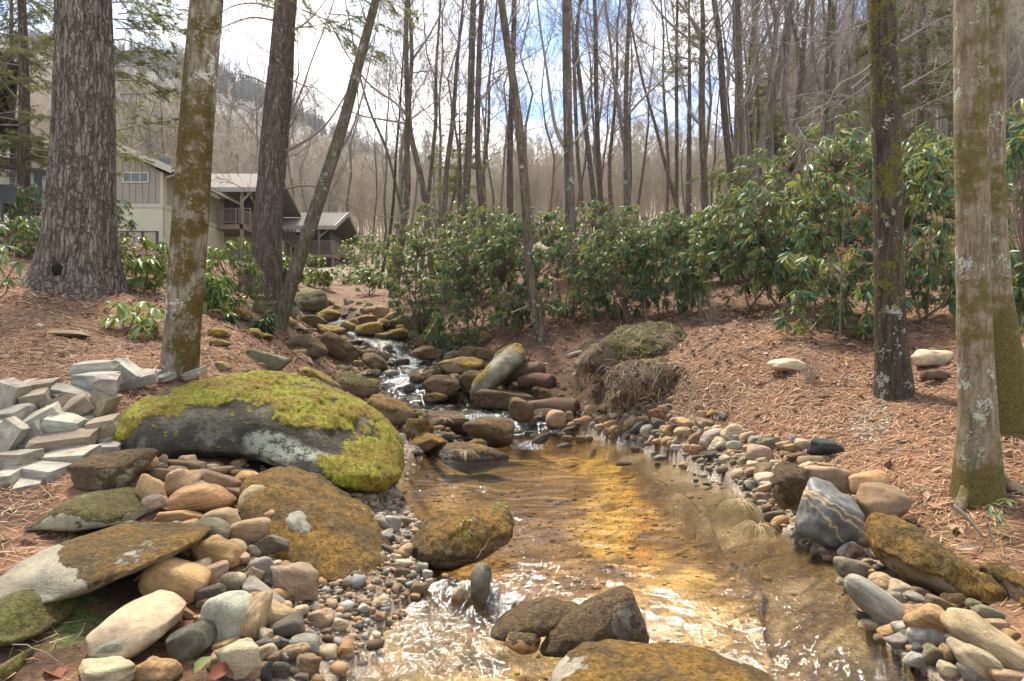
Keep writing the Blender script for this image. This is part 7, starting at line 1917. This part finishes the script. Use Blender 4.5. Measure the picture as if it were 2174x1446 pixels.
for x, D, px in spots:
    i = int(rg.integers(6))
    where = 'on the slope behind the houses' if px < 760 else ('on the right-hand slope behind the rhododendrons' if px > 1500 else 'in the woods behind the central rhododendrons')
    cntw[where] = cntw.get(where, 0) + 1
    e = thing('slender_tree', f'slender bare grey tree {where}, {nth(cntw[where])} from the left', 'tree', (x, D, H(x, D) - .15), 'slender bare trees ' + where)
    s = rg.uniform(.75, 1.25); e.scale = (s, s, s * rg.uniform(.9, 1.15)); e.rotation_euler = (rg.normal() * .03, rg.normal() * .03, rg.uniform(0, 6.28))
    link('trunk', PRO[i][0], e); link('crown', PRO[i][1], e)
# the farther woods read as one mass: instanced bare trees
def forest(name, label, protos, pts, scl, seed):
    c = bpy.data.collections.new(name + '_kinds')
    for i, (tr, tb, mt) in enumerate(protos):
        V = np.concatenate(tr.V + tb.V); Fq = np.concatenate([np.concatenate(tr.F), np.concatenate(tb.F) + tr.n])
        o = bpy.data.objects.new(name + '_kind', make_mesh(name + '_kind', V, Fq, mt)); c.objects.link(o)
    rng = np.random.default_rng(seed)
    me = make_mesh(name, pts, [], None, {'scl': scl, 'rot': rng.uniform(0, 6.28, len(pts)), 'pick': rng.uniform(0, 1, len(pts))})
    o = link(name, me); tag(o, label, 'trees', kind='stuff')
    ng = bpy.data.node_groups.new(name, 'GeometryNodeTree')
    ng.interface.new_socket('Geometry', in_out='INPUT', socket_type='NodeSocketGeometry')
    ng.interface.new_socket('Geometry', in_out='OUTPUT', socket_type='NodeSocketGeometry')
    N = ng.nodes; L = ng.links
    gi = N.new('NodeGroupInput'); go = N.new('NodeGroupOutput')
    iop = N.new('GeometryNodeInstanceOnPoints'); ci = N.new('GeometryNodeCollectionInfo')
    ci.inputs['Collection'].default_value = c
    ci.inputs['Separate Children'].default_value = True; ci.inputs['Reset Children'].default_value = True
    iop.inputs['Pick Instance'].default_value = True
    def at(nm):
        a = N.new('GeometryNodeInputNamedAttribute'); a.data_type = 'FLOAT'; a.inputs['Name'].default_value = nm; return a.outputs['Attribute']
    mu = N.new('ShaderNodeMath'); mu.operation = 'MULTIPLY'; mu.inputs[1].default_value = len(protos) - .001
    fl = N.new('ShaderNodeMath'); fl.operation = 'FLOOR'
    L.new(at('pick'), mu.inputs[0]); L.new(mu.outputs[0], fl.inputs[0]); L.new(fl.outputs[0], iop.inputs['Instance Index'])
    cx = N.new('ShaderNodeCombineXYZ'); L.new(at('rot'), cx.inputs[2])
    L.new(gi.outputs[0], iop.inputs['Points']); L.new(ci.outputs[0], iop.inputs['Instance']); L.new(cx.outputs[0], iop.inputs['Rotation']); L.new(at('scl'), iop.inputs['Scale'])
    L.new(iop.outputs[0], go.inputs[0])
    md = o.modifiers.new('trees', 'NODES'); md.node_group = ng
    return o
def scatter(n, D0, D1, px0, px1, seed, ok=None):
    rng = np.random.default_rng(seed)
    D = np.exp(rng.uniform(math.log(D0), math.log(D1), n)); px = rng.uniform(px0, px1, n)
    x = (px - 1087) / F * D
    z = terrain(x, D)
    p = np.stack([x, D, z - .2], 1)
    if ok is not None: p = p[ok(px, D, p)]
    return p
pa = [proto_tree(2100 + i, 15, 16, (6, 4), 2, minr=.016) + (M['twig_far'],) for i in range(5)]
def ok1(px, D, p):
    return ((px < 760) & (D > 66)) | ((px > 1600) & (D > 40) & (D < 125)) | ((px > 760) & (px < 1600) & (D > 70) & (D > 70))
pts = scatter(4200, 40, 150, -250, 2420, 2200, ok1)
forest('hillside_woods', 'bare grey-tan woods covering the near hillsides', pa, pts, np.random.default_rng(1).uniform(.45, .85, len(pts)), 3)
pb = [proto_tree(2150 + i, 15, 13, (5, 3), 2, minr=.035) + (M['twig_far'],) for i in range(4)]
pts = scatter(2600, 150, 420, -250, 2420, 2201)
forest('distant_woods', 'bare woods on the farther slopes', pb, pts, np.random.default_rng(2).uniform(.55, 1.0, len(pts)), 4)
# conifer-dark far mountain
def far_fir(seed):
    rng = np.random.default_rng(seed); tr = Tubes(); tr.add(np.array([[0, 0, 0], [0, 0, 8], [0, 0, 15.]]), np.array([.25, .15, .04]), 5)
    tb = Tubes()
    for i in range(26):
        f = i / 26; z = 2 + 12.6 * f
        for q in range(4):
            a = rng.uniform(0, 6.28); L = 3.2 * (1.05 - f)
            d = np.array([math.cos(a), math.sin(a), -.25])
            tb.add(np.array([[0, 0, z], d * L * .5 + [0, 0, z], d * L + [0, 0, z]]), np.array([.3, .28, .05]) * (1.1 - .7 * f), 3)
    return tr, tb, simple('far_fir', (0.06, 0.075, 0.06), .9, .2, .1)
pc = [far_fir(2180), far_fir(2181), pb[0][:2] + (simple('far_oak', (0.13, 0.115, 0.10), .9, .2, .1),), pb[1][:2] + (simple('far_oak_dark', (0.095, 0.09, 0.085), .9, .2, .1),)]
pts = scatter(5000, 620, 1200, -150, 2300, 2202)
forest('mountain_woods', 'dark blue-grey woods on the far mountain', pc, pts, np.random.default_rng(3).uniform(.9, 1.5, len(pts)), 5)
# ---------------------------------------------------------------- litter, gravel, logs, roots, tufts
def sample_ground(n, px0, px1, D0, D1, seed, keep):
    rng = np.random.default_rng(seed)
    D = np.sqrt(rng.uniform(D0 ** 2, D1 ** 2, n) * 0.35 + np.exp(2 * rng.uniform(math.log(D0), math.log(D1), n)) * 0.65)
    px = rng.uniform(px0, px1, n); x = (px - 1087) / F * D
    z, sd, es, q, W = terrain(x, D, True)
    m = keep(px, D, sd, q)
    return x[m], D[m], z[m], rng
def normals_at(x, y, z):
    e = .06
    zx = terrain(x + e, y); zy = terrain(x, y + e)
    n = np.stack([-(zx - z) / e, -(zy - z) / e, np.ones_like(x)], 1)
    n = np.where(np.abs(n[:, :1]) + np.abs(n[:, 1:2]) > 3, np.array([[0, 0, 1.0]]), n)
    return n / np.linalg.norm(n, axis=1)[:, None]
def build_needles():
    x, y, z, rng = sample_ground(62000, -60, 2240, 2.9, 12.5, 3001, lambda px, D, sd, q: (sd < -0.35) & (q > 1.9) & ~((px > 150) & (px < 860) & (D < 5.6)))
    n = normals_at(x, y, z); m = len(x)
    a = rng.uniform(0, 6.283, m) ; t = np.stack([np.cos(a), np.sin(a), np.zeros(m)], 1)
    t -= n * (t * n).sum(1)[:, None]; t /= np.linalg.norm(t, axis=1)[:, None]
    s = np.cross(n, t)
    L = rng.uniform(.07, .19, m)[:, None]; w = rng.uniform(.0025, .005, m)[:, None] * (0.6 + y[:, None] / 9)
    c = np.stack([x, y, z], 1) + n * rng.uniform(.003, .02, m)[:, None]
    tip = c + t * L + s * (rng.normal(size=m) * .02)[:, None] + n * (rng.uniform(-.004, .022, m))[:, None]
    V = np.stack([c - s * w, c + s * w, tip], 1).reshape(-1, 3)
    pal = np.array([(.27, .145, .08), (.36, .215, .125), (.20, .10, .052), (.44, .31, .20), (.14, .08, .048)])
    cc = pal[rng.choice(5, m, p=[.34, .28, .18, .12, .08])] * rng.uniform(.8, 1.15, m)[:, None]
    me = make_mesh('pine_needles', V, np.arange(3 * m).reshape(-1, 3), M['needles'], None, {'Col': np.repeat(cc, 3, 0)}, smooth=False)
    tag(link('pine_needles', me), 'fallen russet pine needles carpeting both banks', 'pine needles', kind='stuff')
def build_leaves():
    x, y, z, rng = sample_ground(19000, -60, 2240, 3.0, 26, 3002, lambda px, D, sd, q: (sd < -0.1) & (q > 1.05) & ((D > 9) | (np.abs(np.sin(px * 12.7 + D * 91)) < .6)))
    n = normals_at(x, y, z); m = len(x)
    a = rng.uniform(0, 6.283, m); t = np.stack([np.cos(a), np.sin(a), np.zeros(m)], 1)
    n2 = n + rng.normal(size=(m, 3)) * .35; n2 /= np.linalg.norm(n2, axis=1)[:, None]
    t -= n2 * (t * n2).sum(1)[:, None]; t /= np.linalg.norm(t, axis=1)[:, None]
    s = np.cross(n2, t)
    L = rng.uniform(.03, .075, m)[:, None]; w = L * rng.uniform(.3, .5, m)[:, None]; cu = (L * rng.uniform(.1, .5, m)[:, None])
    c = np.stack([x, y, z], 1) + n * rng.uniform(.008, .03, m)[:, None]
    V = np.stack([c - t * L, c - s * w + n2 * cu * .6, c, c + s * w + n2 * cu * .6, c + t * L + n2 * cu * .4], 1).reshape(-1, 3)
    k = np.arange(m)[:, None, None] * 5
    Ft = (np.array([[0, 2, 1], [0, 3, 2], [1, 2, 4], [2, 3, 4]])[None] + k).reshape(-1, 3)
    pal = np.array([(.24, .135, .08), (.33, .215, .14), (.17, .095, .055), (.42, .31, .22), (.28, .115, .05)])
    cc = pal[rng.choice(5, m, p=[.3, .26, .2, .14, .1])] * rng.uniform(.75, 1.15, m)[:, None]
    me = make_mesh('leaf_litter', V, Ft, M['litter'], None, {'Col': np.repeat(cc, 5, 0)}, smooth=False)
    tag(link('leaf_litter', me), 'dry brown leaf litter strewn over the banks', 'leaf litter', kind='stuff')
def build_gravel():
    D_, Fc_ = ico(1)
    parts = []
    x1, y1, z1, rng = sample_ground(11500, 480, 2140, 2.9, 12, 3003, lambda px, D, sd, q: (sd > -.62) & (sd < .10) & ((sd < .0) | (D > 7)) & ~((px < 900) & (D < 5.2) & (np.sin(px * 31 + D * 57) > -.3)))
    x2, y2, z2, _ = sample_ground(2200, 520, 960, 3.0, 6.0, 3004, lambda px, D, sd, q: (sd < .05) & (sd > -1.2))
    x3, y3, z3, _ = sample_ground(7000, 640, 1120, 9.5, 20, 3005, lambda px, D, sd, q: (q < 2.3) & (q > .75) & (sd < 0))
    x4, y4, z4, _ = sample_ground(2500, 1790, 1910, 6.3, 7.6, 3006, lambda px, D, sd, q: np.hypot((px - 1850) / 45, (D - 6.9) / .55) < 1)
    x = np.concatenate([x1, x2, x3, x4]); y = np.concatenate([y1, y2, y3, y4]); z = np.concatenate([z1, z2, z3, z4]); m = len(x)
    r = np.exp(rng.normal(size=m) * .45) * .016 * np.concatenate([np.full(len(x1), 1.0), np.full(len(x2), 1.15), np.full(len(x3), 2.6), np.full(len(x4), .7)])
    r = np.minimum(r, .085)
    a = rng.uniform(0, 6.283, m); ca, sa = np.cos(a), np.sin(a)
    sc = rng.uniform(.6, 1.25, (m, 3)) * np.array([1, 1, .65])
    jit = 1 + .22 * rng.normal(size=(m, len(D_)))
    q = D_[None] * sc[:, None] * jit[..., None] * r[:, None, None]
    V = np.stack([q[..., 0] * ca[:, None] - q[..., 1] * sa[:, None], q[..., 0] * sa[:, None] + q[..., 1] * ca[:, None], q[..., 2]], -1) + np.stack([x, y, z + r * .25], 1)[:, None]
    pal = np.array([C['tan'], C['cream'], C['grey'], C['brown'], C['orange'], C['pale'], C['dark'], C['mossbrown']])
    pr = rng.choice(8, m, p=[.24, .14, .18, .14, .09, .07, .08, .06])
    cc = pal[pr] * rng.uniform(.4, .85, m)[:, None]
    st = len(x1) + len(x2)
    cc[st:st + len(x3)] *= np.array([.62, .55, .45])
    me = make_mesh('gravel', V.reshape(-1, 3), (Fc_[None] + np.arange(m)[:, None, None] * len(D_)).reshape(-1, 3), M['pebble'], None, {'Col': np.repeat(cc, len(D_), 0)}, smooth=True)
    tag(link('gravel', me), 'loose tan and grey gravel along the water edges', 'gravel', kind='stuff')
def build_bed():
    D_, Fc_ = ico(1)
    x, y, z, rng = sample_ground(8500, 560, 2100, 2.9, 11, 3011, lambda px, D, sd, q: sd > .04)
    es = edge_side(x, y); keep = (es < 0) | (rng.random(len(x)) < .25)
    x, y, z = x[keep], y[keep], z[keep]; m = len(x)
    r = np.minimum(np.exp(rng.normal(size=m) * .55) * .010, .05)
    sc = rng.uniform(.6, 1.3, (m, 3)) * np.array([1, 1, .35]); jit = 1 + .2 * rng.normal(size=(m, len(D_)))
    V = D_[None] * sc[:, None] * jit[..., None] * r[:, None, None] + np.stack([x, y, z + r * .15], 1)[:, None]
    px, py = proj(np.stack([x, y, z], 1))
    gold = np.clip(np.maximum.reduce([blob(px, py, 1330, 1010, 120, 90, 60), blob(px, py, 1300, 1130, 90, 140), blob(px, py, 1440, 1240, 170, 130, 35)]) + sst(5, 4, y) * .5, 0, 1)
    pal = np.array([(.18, .115, .055), (.30, .20, .095), (.44, .31, .145), (.11, .07, .04), (.52, .42, .26), (.36, .18, .05)])
    cc = pal[rng.choice(6, m, p=[.24, .26, .18, .14, .10, .08])]
    cc = mixc(cc, np.array([.55, .40, .14]) * rng.uniform(.6, 1.2, m)[:, None], gold * .55)
    me = make_mesh('bed_pebbles', V.reshape(-1, 3), (Fc_[None] + np.arange(m)[:, None, None] * len(D_)).reshape(-1, 3), M['pebble'], None, {'Col': np.repeat(cc, len(D_), 0)})
    tag(link('bed_pebbles', me), 'brown and golden pebbles covering the bed of the pool', 'gravel', kind='stuff')
build_bed()
build_needles(); build_leaves(); build_gravel()

# root mounds on the right bank
def rootlets(parent, pts_px, D, n, seed, mat, L=(.1, .35), down=True):
    rng = np.random.default_rng(seed); tb = Tubes(); base = np.array(parent.location)
    pts_px = np.array(pts_px, float)
    for i in range(n):
        t = rng.uniform(0, len(pts_px) - 1); k = min(int(t), len(pts_px) - 2); f = t - k
        q = pts_px[k] * (1 - f) + pts_px[k + 1] * f
        s = P(q[0] + rng.normal() * 8, q[1] + rng.normal() * 6, D - rng.uniform(.25, .5))
        d = np.array([rng.normal() * .5, -0.4, -1.0 if down else rng.normal() * .5]); l = rng.uniform(*L)
        p1 = s + d * l * .5 + rng.normal(size=3) * .03; p2 = s + d * l + rng.normal(size=3) * .05
        tb.add(np.array([s, p1, p2]) - base, np.array([.006, .005, .002]) * rng.uniform(.5, 1.6), 3)
    o = link('rootlets', tb.mesh('rootlets', M[mat]), parent); tag(o, kind='stuff')
C['soil'] = (0.135, 0.088, 0.055)
m1 = outline_rock('upper mossy root mound with a dark hollow on the right bank', [(1215, 775), (1240, 745), (1300, 725), (1330, 700), (1385, 688), (1440, 700), (1462, 720), (1450, 750), (1400, 775), (1330, 790), (1260, 795)], 'soil', 11.8, .75, sub=6, e=.8, tilt=.9, fixD=True, name='root_mound', cat='mound', rough=.06, mossk='green', moss=.6, mat='bigstone', thick=.03, wet=False)
rootlets(m1, [(1230, 780), (1300, 770), (1400, 775)], 11.6, 160, 41, 'deadwood', (.1, .5))
m2 = outline_rock('lower root mound with hanging rootlets above the cobble row', [(1300, 800), (1330, 775), (1400, 762), (1470, 765), (1510, 785), (1515, 825), (1490, 850), (1420, 868), (1340, 870), (1290, 850)], 'soil', 10.4, .6, sub=6, e=.75, tilt=.8, fixD=True, name='root_mound', cat='mound', rough=.06, mossk='brown', moss=.7, mat='bigstone', thick=.03, wet=False)
rootlets(m2, [(1300, 810), (1380, 800), (1460, 800), (1510, 810)], 10.2, 170, 42, 'deadwood', (.15, .5))
rootlets(m2, [(1300, 790), (1380, 775), (1460, 780), (1510, 800)], 10.3, 110, 43, 'stick', (.1, .4))
def hollow(parent, px, py, D, w, h, seed):  # dark solid lump, the shade of an opening painted as its colour
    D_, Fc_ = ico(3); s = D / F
    me = make_mesh('hollow', D_ * np.array([w / 2 * s, .12, h / 2 * s]) * (1 + .25 * fbm(D_ * 2 + seed, seed, 3))[:, None], Fc_, bpy.data.materials['hollow_shade'])
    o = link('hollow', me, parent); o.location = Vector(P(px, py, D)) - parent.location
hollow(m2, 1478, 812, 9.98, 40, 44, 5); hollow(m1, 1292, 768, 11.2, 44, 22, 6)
def thatch(parent, n, seed, mats=('deadwood', 'stick', 'straw'), L=(.08, .32)):
    """dry roots and grass lying over a mound"""
    rng = np.random.default_rng(seed); me = parent.data; m = len(me.vertices)
    co = np.empty(m * 3, np.float32); me.vertices.foreach_get('co', co); co = co.reshape(-1, 3)
    nn = np.empty(m * 3, np.float32); me.vertex_normals.foreach_get('vector', nn); nn = nn.reshape(-1, 3)
    idx = np.where((nn[:, 1] < .35))[0]
    for q, mt in enumerate(mats):
        tb = Tubes()
        for i in rng.choice(idx, n):
            p = co[i]; d = np.cross(nn[i], rng.normal(size=3)); d = unit(d + np.array([0, -.1, -.55])); l = rng.uniform(*L)
            p1 = p + d * l * .5 + nn[i] * .03 + rng.normal(size=3) * .012; d2 = unit(d + np.array([0, 0, -.7]))
            tb.add(np.array([p + nn[i] * .004, p1, p1 + d2 * l * .5]), np.array([.005, .004, .0015]) * rng.uniform(.5, 1.3), 3)
        o = link('dry_thatch', tb.mesh('dry_thatch', M[mt]), parent); tag(o, kind='stuff')
thatch(m1, 420, 44); thatch(m2, 420, 45)
def twigs_stuff():
    x, y, z, rng = sample_ground(420, -40, 2220, 3.2, 13, 3007, lambda px, D, sd, q: (sd < -.5) & (q > 1.8) & ~((px > 150) & (px < 860) & (D < 5.8)))
    tb = Tubes()
    for a, b, c in zip(x, y, z):
        an = rng.uniform(0, 6.28); l = rng.uniform(.08, .4); k = 5
        xs = a + np.cos(an) * np.linspace(0, l, k) + rng.normal(size=k) * .012; ys = b + np.sin(an) * np.linspace(0, l, k) + rng.normal(size=k) * .012
        zs = terrain(xs, ys) + .012
        tb.add(np.stack([xs, ys, zs], 1), np.linspace(.006, .002, k) * rng.uniform(.6, 1.8), 4)
    tag(link('fallen_twigs', tb.mesh('fallen_twigs', M['stick'])), 'small fallen twigs strewn over both banks', 'twigs', kind='stuff')
twigs_stuff()
# rotten logs and sticks
def log(label, pts_px, D, w, mat, seed, name='log', cat='log', sides=18, rot=.12):
    p = np.array([P(x, y, D + (q[0] if q else 0)) for x, y, *q in pts_px]); r = np.full(len(p), w / 2 * D / F)
    me, _, _ = trunk_mesh(name, p, r, sides, 26, M[mat], seed=seed, lump=rot, ridge=.12, ridge_n=20)
    n = len(me.vertices)
    bm = bmesh.new(); bm.from_mesh(me); bmesh.ops.holes_fill(bm, edges=[e for e in bm.edges if e.is_boundary], sides=0); bm.to_mesh(me); bm.free()
    o = link(name, me, None, p[0]); tag(o, label, cat); return o
log('rotten log with a bright rust-red broken end above the cobble row', [(1105, 812, .3), (1140, 806, .1), (1172, 812, -.2)], 12.2, 30, 'redwood', 51)
log('crumbling red-brown log end beside the rotten rust-red log', [(1060, 800, .5), (1110, 790, .2), (1150, 785, 0)], 12.6, 36, 'deadwood', 52)
log('dark brown fallen log just behind the start of the cobble row', [(1125, 868, .2), (1180, 862, 0), (1225, 866, -.2)], 11.6, 34, 'deadwood', 53)
log('sawn pale log end poking from the right bank', [(1206, 757, 0), (1216, 753, .3), (1250, 745, 1.0)], 12.6, 12, 'stick', 54, sides=12, rot=.03)
log('dark cut log chunk on the needles right of the dark upright trunk', [(1962, 797, 0), (1985, 794, .05), (2010, 800, .1)], 7.6, 24, 'deadwood', 55)
log('mossy fallen log left of the thin bare bush', [(1612, 746, 0), (1640, 744, 0), (1662, 748, 0)], 9.4, 12, 'bark_mossy', 56)
log('mossy fallen log right of the thin bare bush', [(1716, 746, 0), (1750, 744, 0), (1776, 746, 0)], 9.4, 10, 'bark_mossy', 57)
def stick(label, pts_px, w, mat='stick', D=None, seed=0, name='stick'):
    pts = []
    for x, y in pts_px:
        d = D or hit(x, y) or 5.0
        pts.append(P(x, y, d) + np.array([0, 0, .01]))
    p = smooth_path(np.array(pts), 9); p += np.random.default_rng(seed).normal(size=p.shape) * .004
    d0 = p[0][1]
    tb = Tubes(); tb.add(p - p[0], np.linspace(w, w * .45, 9) / 2 * d0 / F, 6)
    o = link(name, tb.mesh(name, M[mat]), None, p[0]); tag(o, label, 'stick'); return o
stick('weathered stick lying across the cobble row', [(1392, 922), (1425, 928), (1465, 940)], 5, seed=1, D=9.0)
stick('short pale stick stub near the dark upright trunk', [(1786, 808), (1790, 800), (1795, 792)], 6, seed=2, D=7.9)
stick('thin white twig over the bottom left mossy rocks', [(0, 1368), (60, 1374), (100, 1392), (125, 1415)], 3, seed=3, D=3.05)
stick('bent straw stalk crossing the green ground moss', [(182, 1330), (170, 1350), (140, 1385), (115, 1405)], 3, 'straw', seed=4, D=3.2)
stick('thin twig lying on the half-mossed pale slab', [(218, 1184), (270, 1176), (325, 1178)], 3, 'straw', seed=5, D=3.85)
stick('pale stick in the needles below the cut stones', [(0, 1098), (30, 1074), (50, 1064)], 5, seed=6)
stick('bleached branch piece at the bottom edge boulder', [(1405, 1392), (1425, 1425), (1450, 1440), (1470, 1442)], 4, seed=7, D=2.85)
stick('forked pale root snaking from the nearest tree', [(2022, 1075), (2045, 1095), (2068, 1120), (2085, 1142)], 11, seed=8, D=4.35, name='tree_root')
stick('thin pale root below the nearest tree', [(2098, 1115), (2105, 1145), (2112, 1165)], 8, seed=9, D=4.15, name='tree_root')
stick('straw stem leaning on the golden moss rock', [(1946, 1206), (1960, 1165), (1970, 1128)], 3, 'straw', seed=10, D=3.9)
stick('dry twig on the shaggy mossy boulder', [(1012, 1190), (1028, 1165), (1042, 1145)], 2.5, seed=11, D=4.4)
stick('brown branch on the leaf litter below the central leaning tree', [(1085, 665), (1110, 655), (1130, 648)], 4, seed=12, D=14.4)
stick('thin dark branch on the needles right of the black stone', [(1795, 980), (1850, 968), (1905, 952)], 3, 'deadwood', seed=13)
# nearest tree's buttress roots, creeping over the ground
tr = [o for o in bpy.data.objects if o.get('label', '').startswith('pale lichen-spotted trunk')][0]
bx, by = P(2080, 1040, 4.9)[:2]
for k, (ang, L, w) in enumerate(((195, .55, .06), (350, .6, .07))):
    a = math.radians(ang); pts_ = []
    for i in range(7):
        f = i / 6; d = .05 + L * f
        x, y = bx + math.cos(a + .25 * math.sin(3 * f + k)) * d, by + math.sin(a + .25 * math.sin(3 * f + k)) * d
        pts_.append((x, y, H(x, y) + .26 * (1 - f) ** 2.6 * .75 - .02 - .06 * f))
    p = np.array(pts_); r = np.linspace(w * .8, w * .2, 7)
    me, _, _ = trunk_mesh('buttress_root', p, r, 22, 40, M['bark_pale'], seed=70 + k, lump=.22, mossfn=lambda V: .0 * V[:, 0])
    o = link('buttress_root', me, tr); o.location = Vector(p[0]) - tr.location
# dead grass tufts
def tuft(label, px, py, D, n, L, seed, mat='straw', name='grass_tuft'):
    rng = np.random.default_rng(seed); b = P(px, py, D); tb = Tubes()
    for i in range(n):
        az = rng.uniform(0, 6.28); d = np.array([math.cos(az), math.sin(az), rng.uniform(.4, 1.4)]); d = unit(d); l = L * rng.uniform(.6, 1.2)
        p = [np.array([rng.normal() * .012, rng.normal() * .012, 0])]
        for k in range(5):
            d = unit(d + np.array([0, 0, -.38])); p.append(p[-1] + d * l / 5)
        tb.add(np.array(p), np.linspace(.0028, .001, 6) * (D / 5), 3)
    o = link(name, tb.mesh(name, M[mat]), None, b); tag(o, label, 'grass tuft')
tuft('tuft of drooping straw grass at the pool edge, upper of two', 1575, 1068, 5.9, 46, .2, 81)
tuft('tuft of drooping straw grass on the shallow ledge, lower of two', 1610, 1118, 5.2, 46, .2, 82)
tuft('straw tuft on the dark low boulder at the pool inlet', 945, 890, 10.2, 18, .16, 83)
tuft('straw tuft on the long grassy brown rock', 985, 962, 8.2, 30, .2, 84)
tuft('green grass blades by the moss-gold left bank rock', 440, 722, 12.3, 16, .18, 85, 'rhodo_light')
# fallen leaves that stand out among the near stones
def big_leaf(label, px, py, D, l, mat, rot, rnd):
    V, fq, ft = leaf_geo(l, l * .75, .3, .4)
    o = link('fallen_leaf', make_mesh('fallen_leaf', V, [fq, ft], M[mat], {'rnd': np.full(8, rnd)}), None, P(px, py, D)); o.rotation_euler = rot
    tag(o, label, 'leaf')
big_leaf('pale green fallen leaf between the nearest cobbles', 412, 1430, 3.0, .09, 'rhodo_light', (.3, -.9, .6), .98)
big_leaf('rust brown curled leaf beside the pale green fallen leaf', 440, 1440, 2.98, .11, 'russet', (.6, -.5, .2), .3)
big_leaf('russet leaf on the moss at the bottom left', 130, 1440, 2.95, .12, 'russet', (.2, -.3, 2.6), .4)
big_leaf('rust red leaf on the wet shelf by the lower right stones', 1765, 1182, 4.6, .07, 'russet', (.1, -.2, .2), .2)
# fern on the brook head rock
leafy_plant('tiny bright fern on the dark green rock under the head boulder', [(655, 680, 0), (662, 676, 0), (648, 677, 0)], 18.4, 1206, (655, 686), .8, 0, 7, 'fern', (-.7, .3), None, 'plant')

# ---------------------------------------------------------------- the valley air
def haze():
    me = bpy.data.meshes.new('haze'); bm = bmesh.new(); bmesh.ops.create_cube(bm, size=1.0); bm.to_mesh(me); bm.free()
    o = link('haze', me); o.scale = (4600, 2700, 560); o.location = (0, 1150, 265)
    g = NT('valley_haze')
    v = g.n('ShaderNodeVolumePrincipled', {'Color': (0.80, 0.88, 1.0, 1), 'Density': 0.00017, 'Anisotropy': 0.3})
    g.t.links.new(v.outputs[0], g.out.inputs['Volume'])
    me.materials.append(g.m)
    tag(o, 'thin bluish valley haze', 'haze', kind='stuff')
haze()
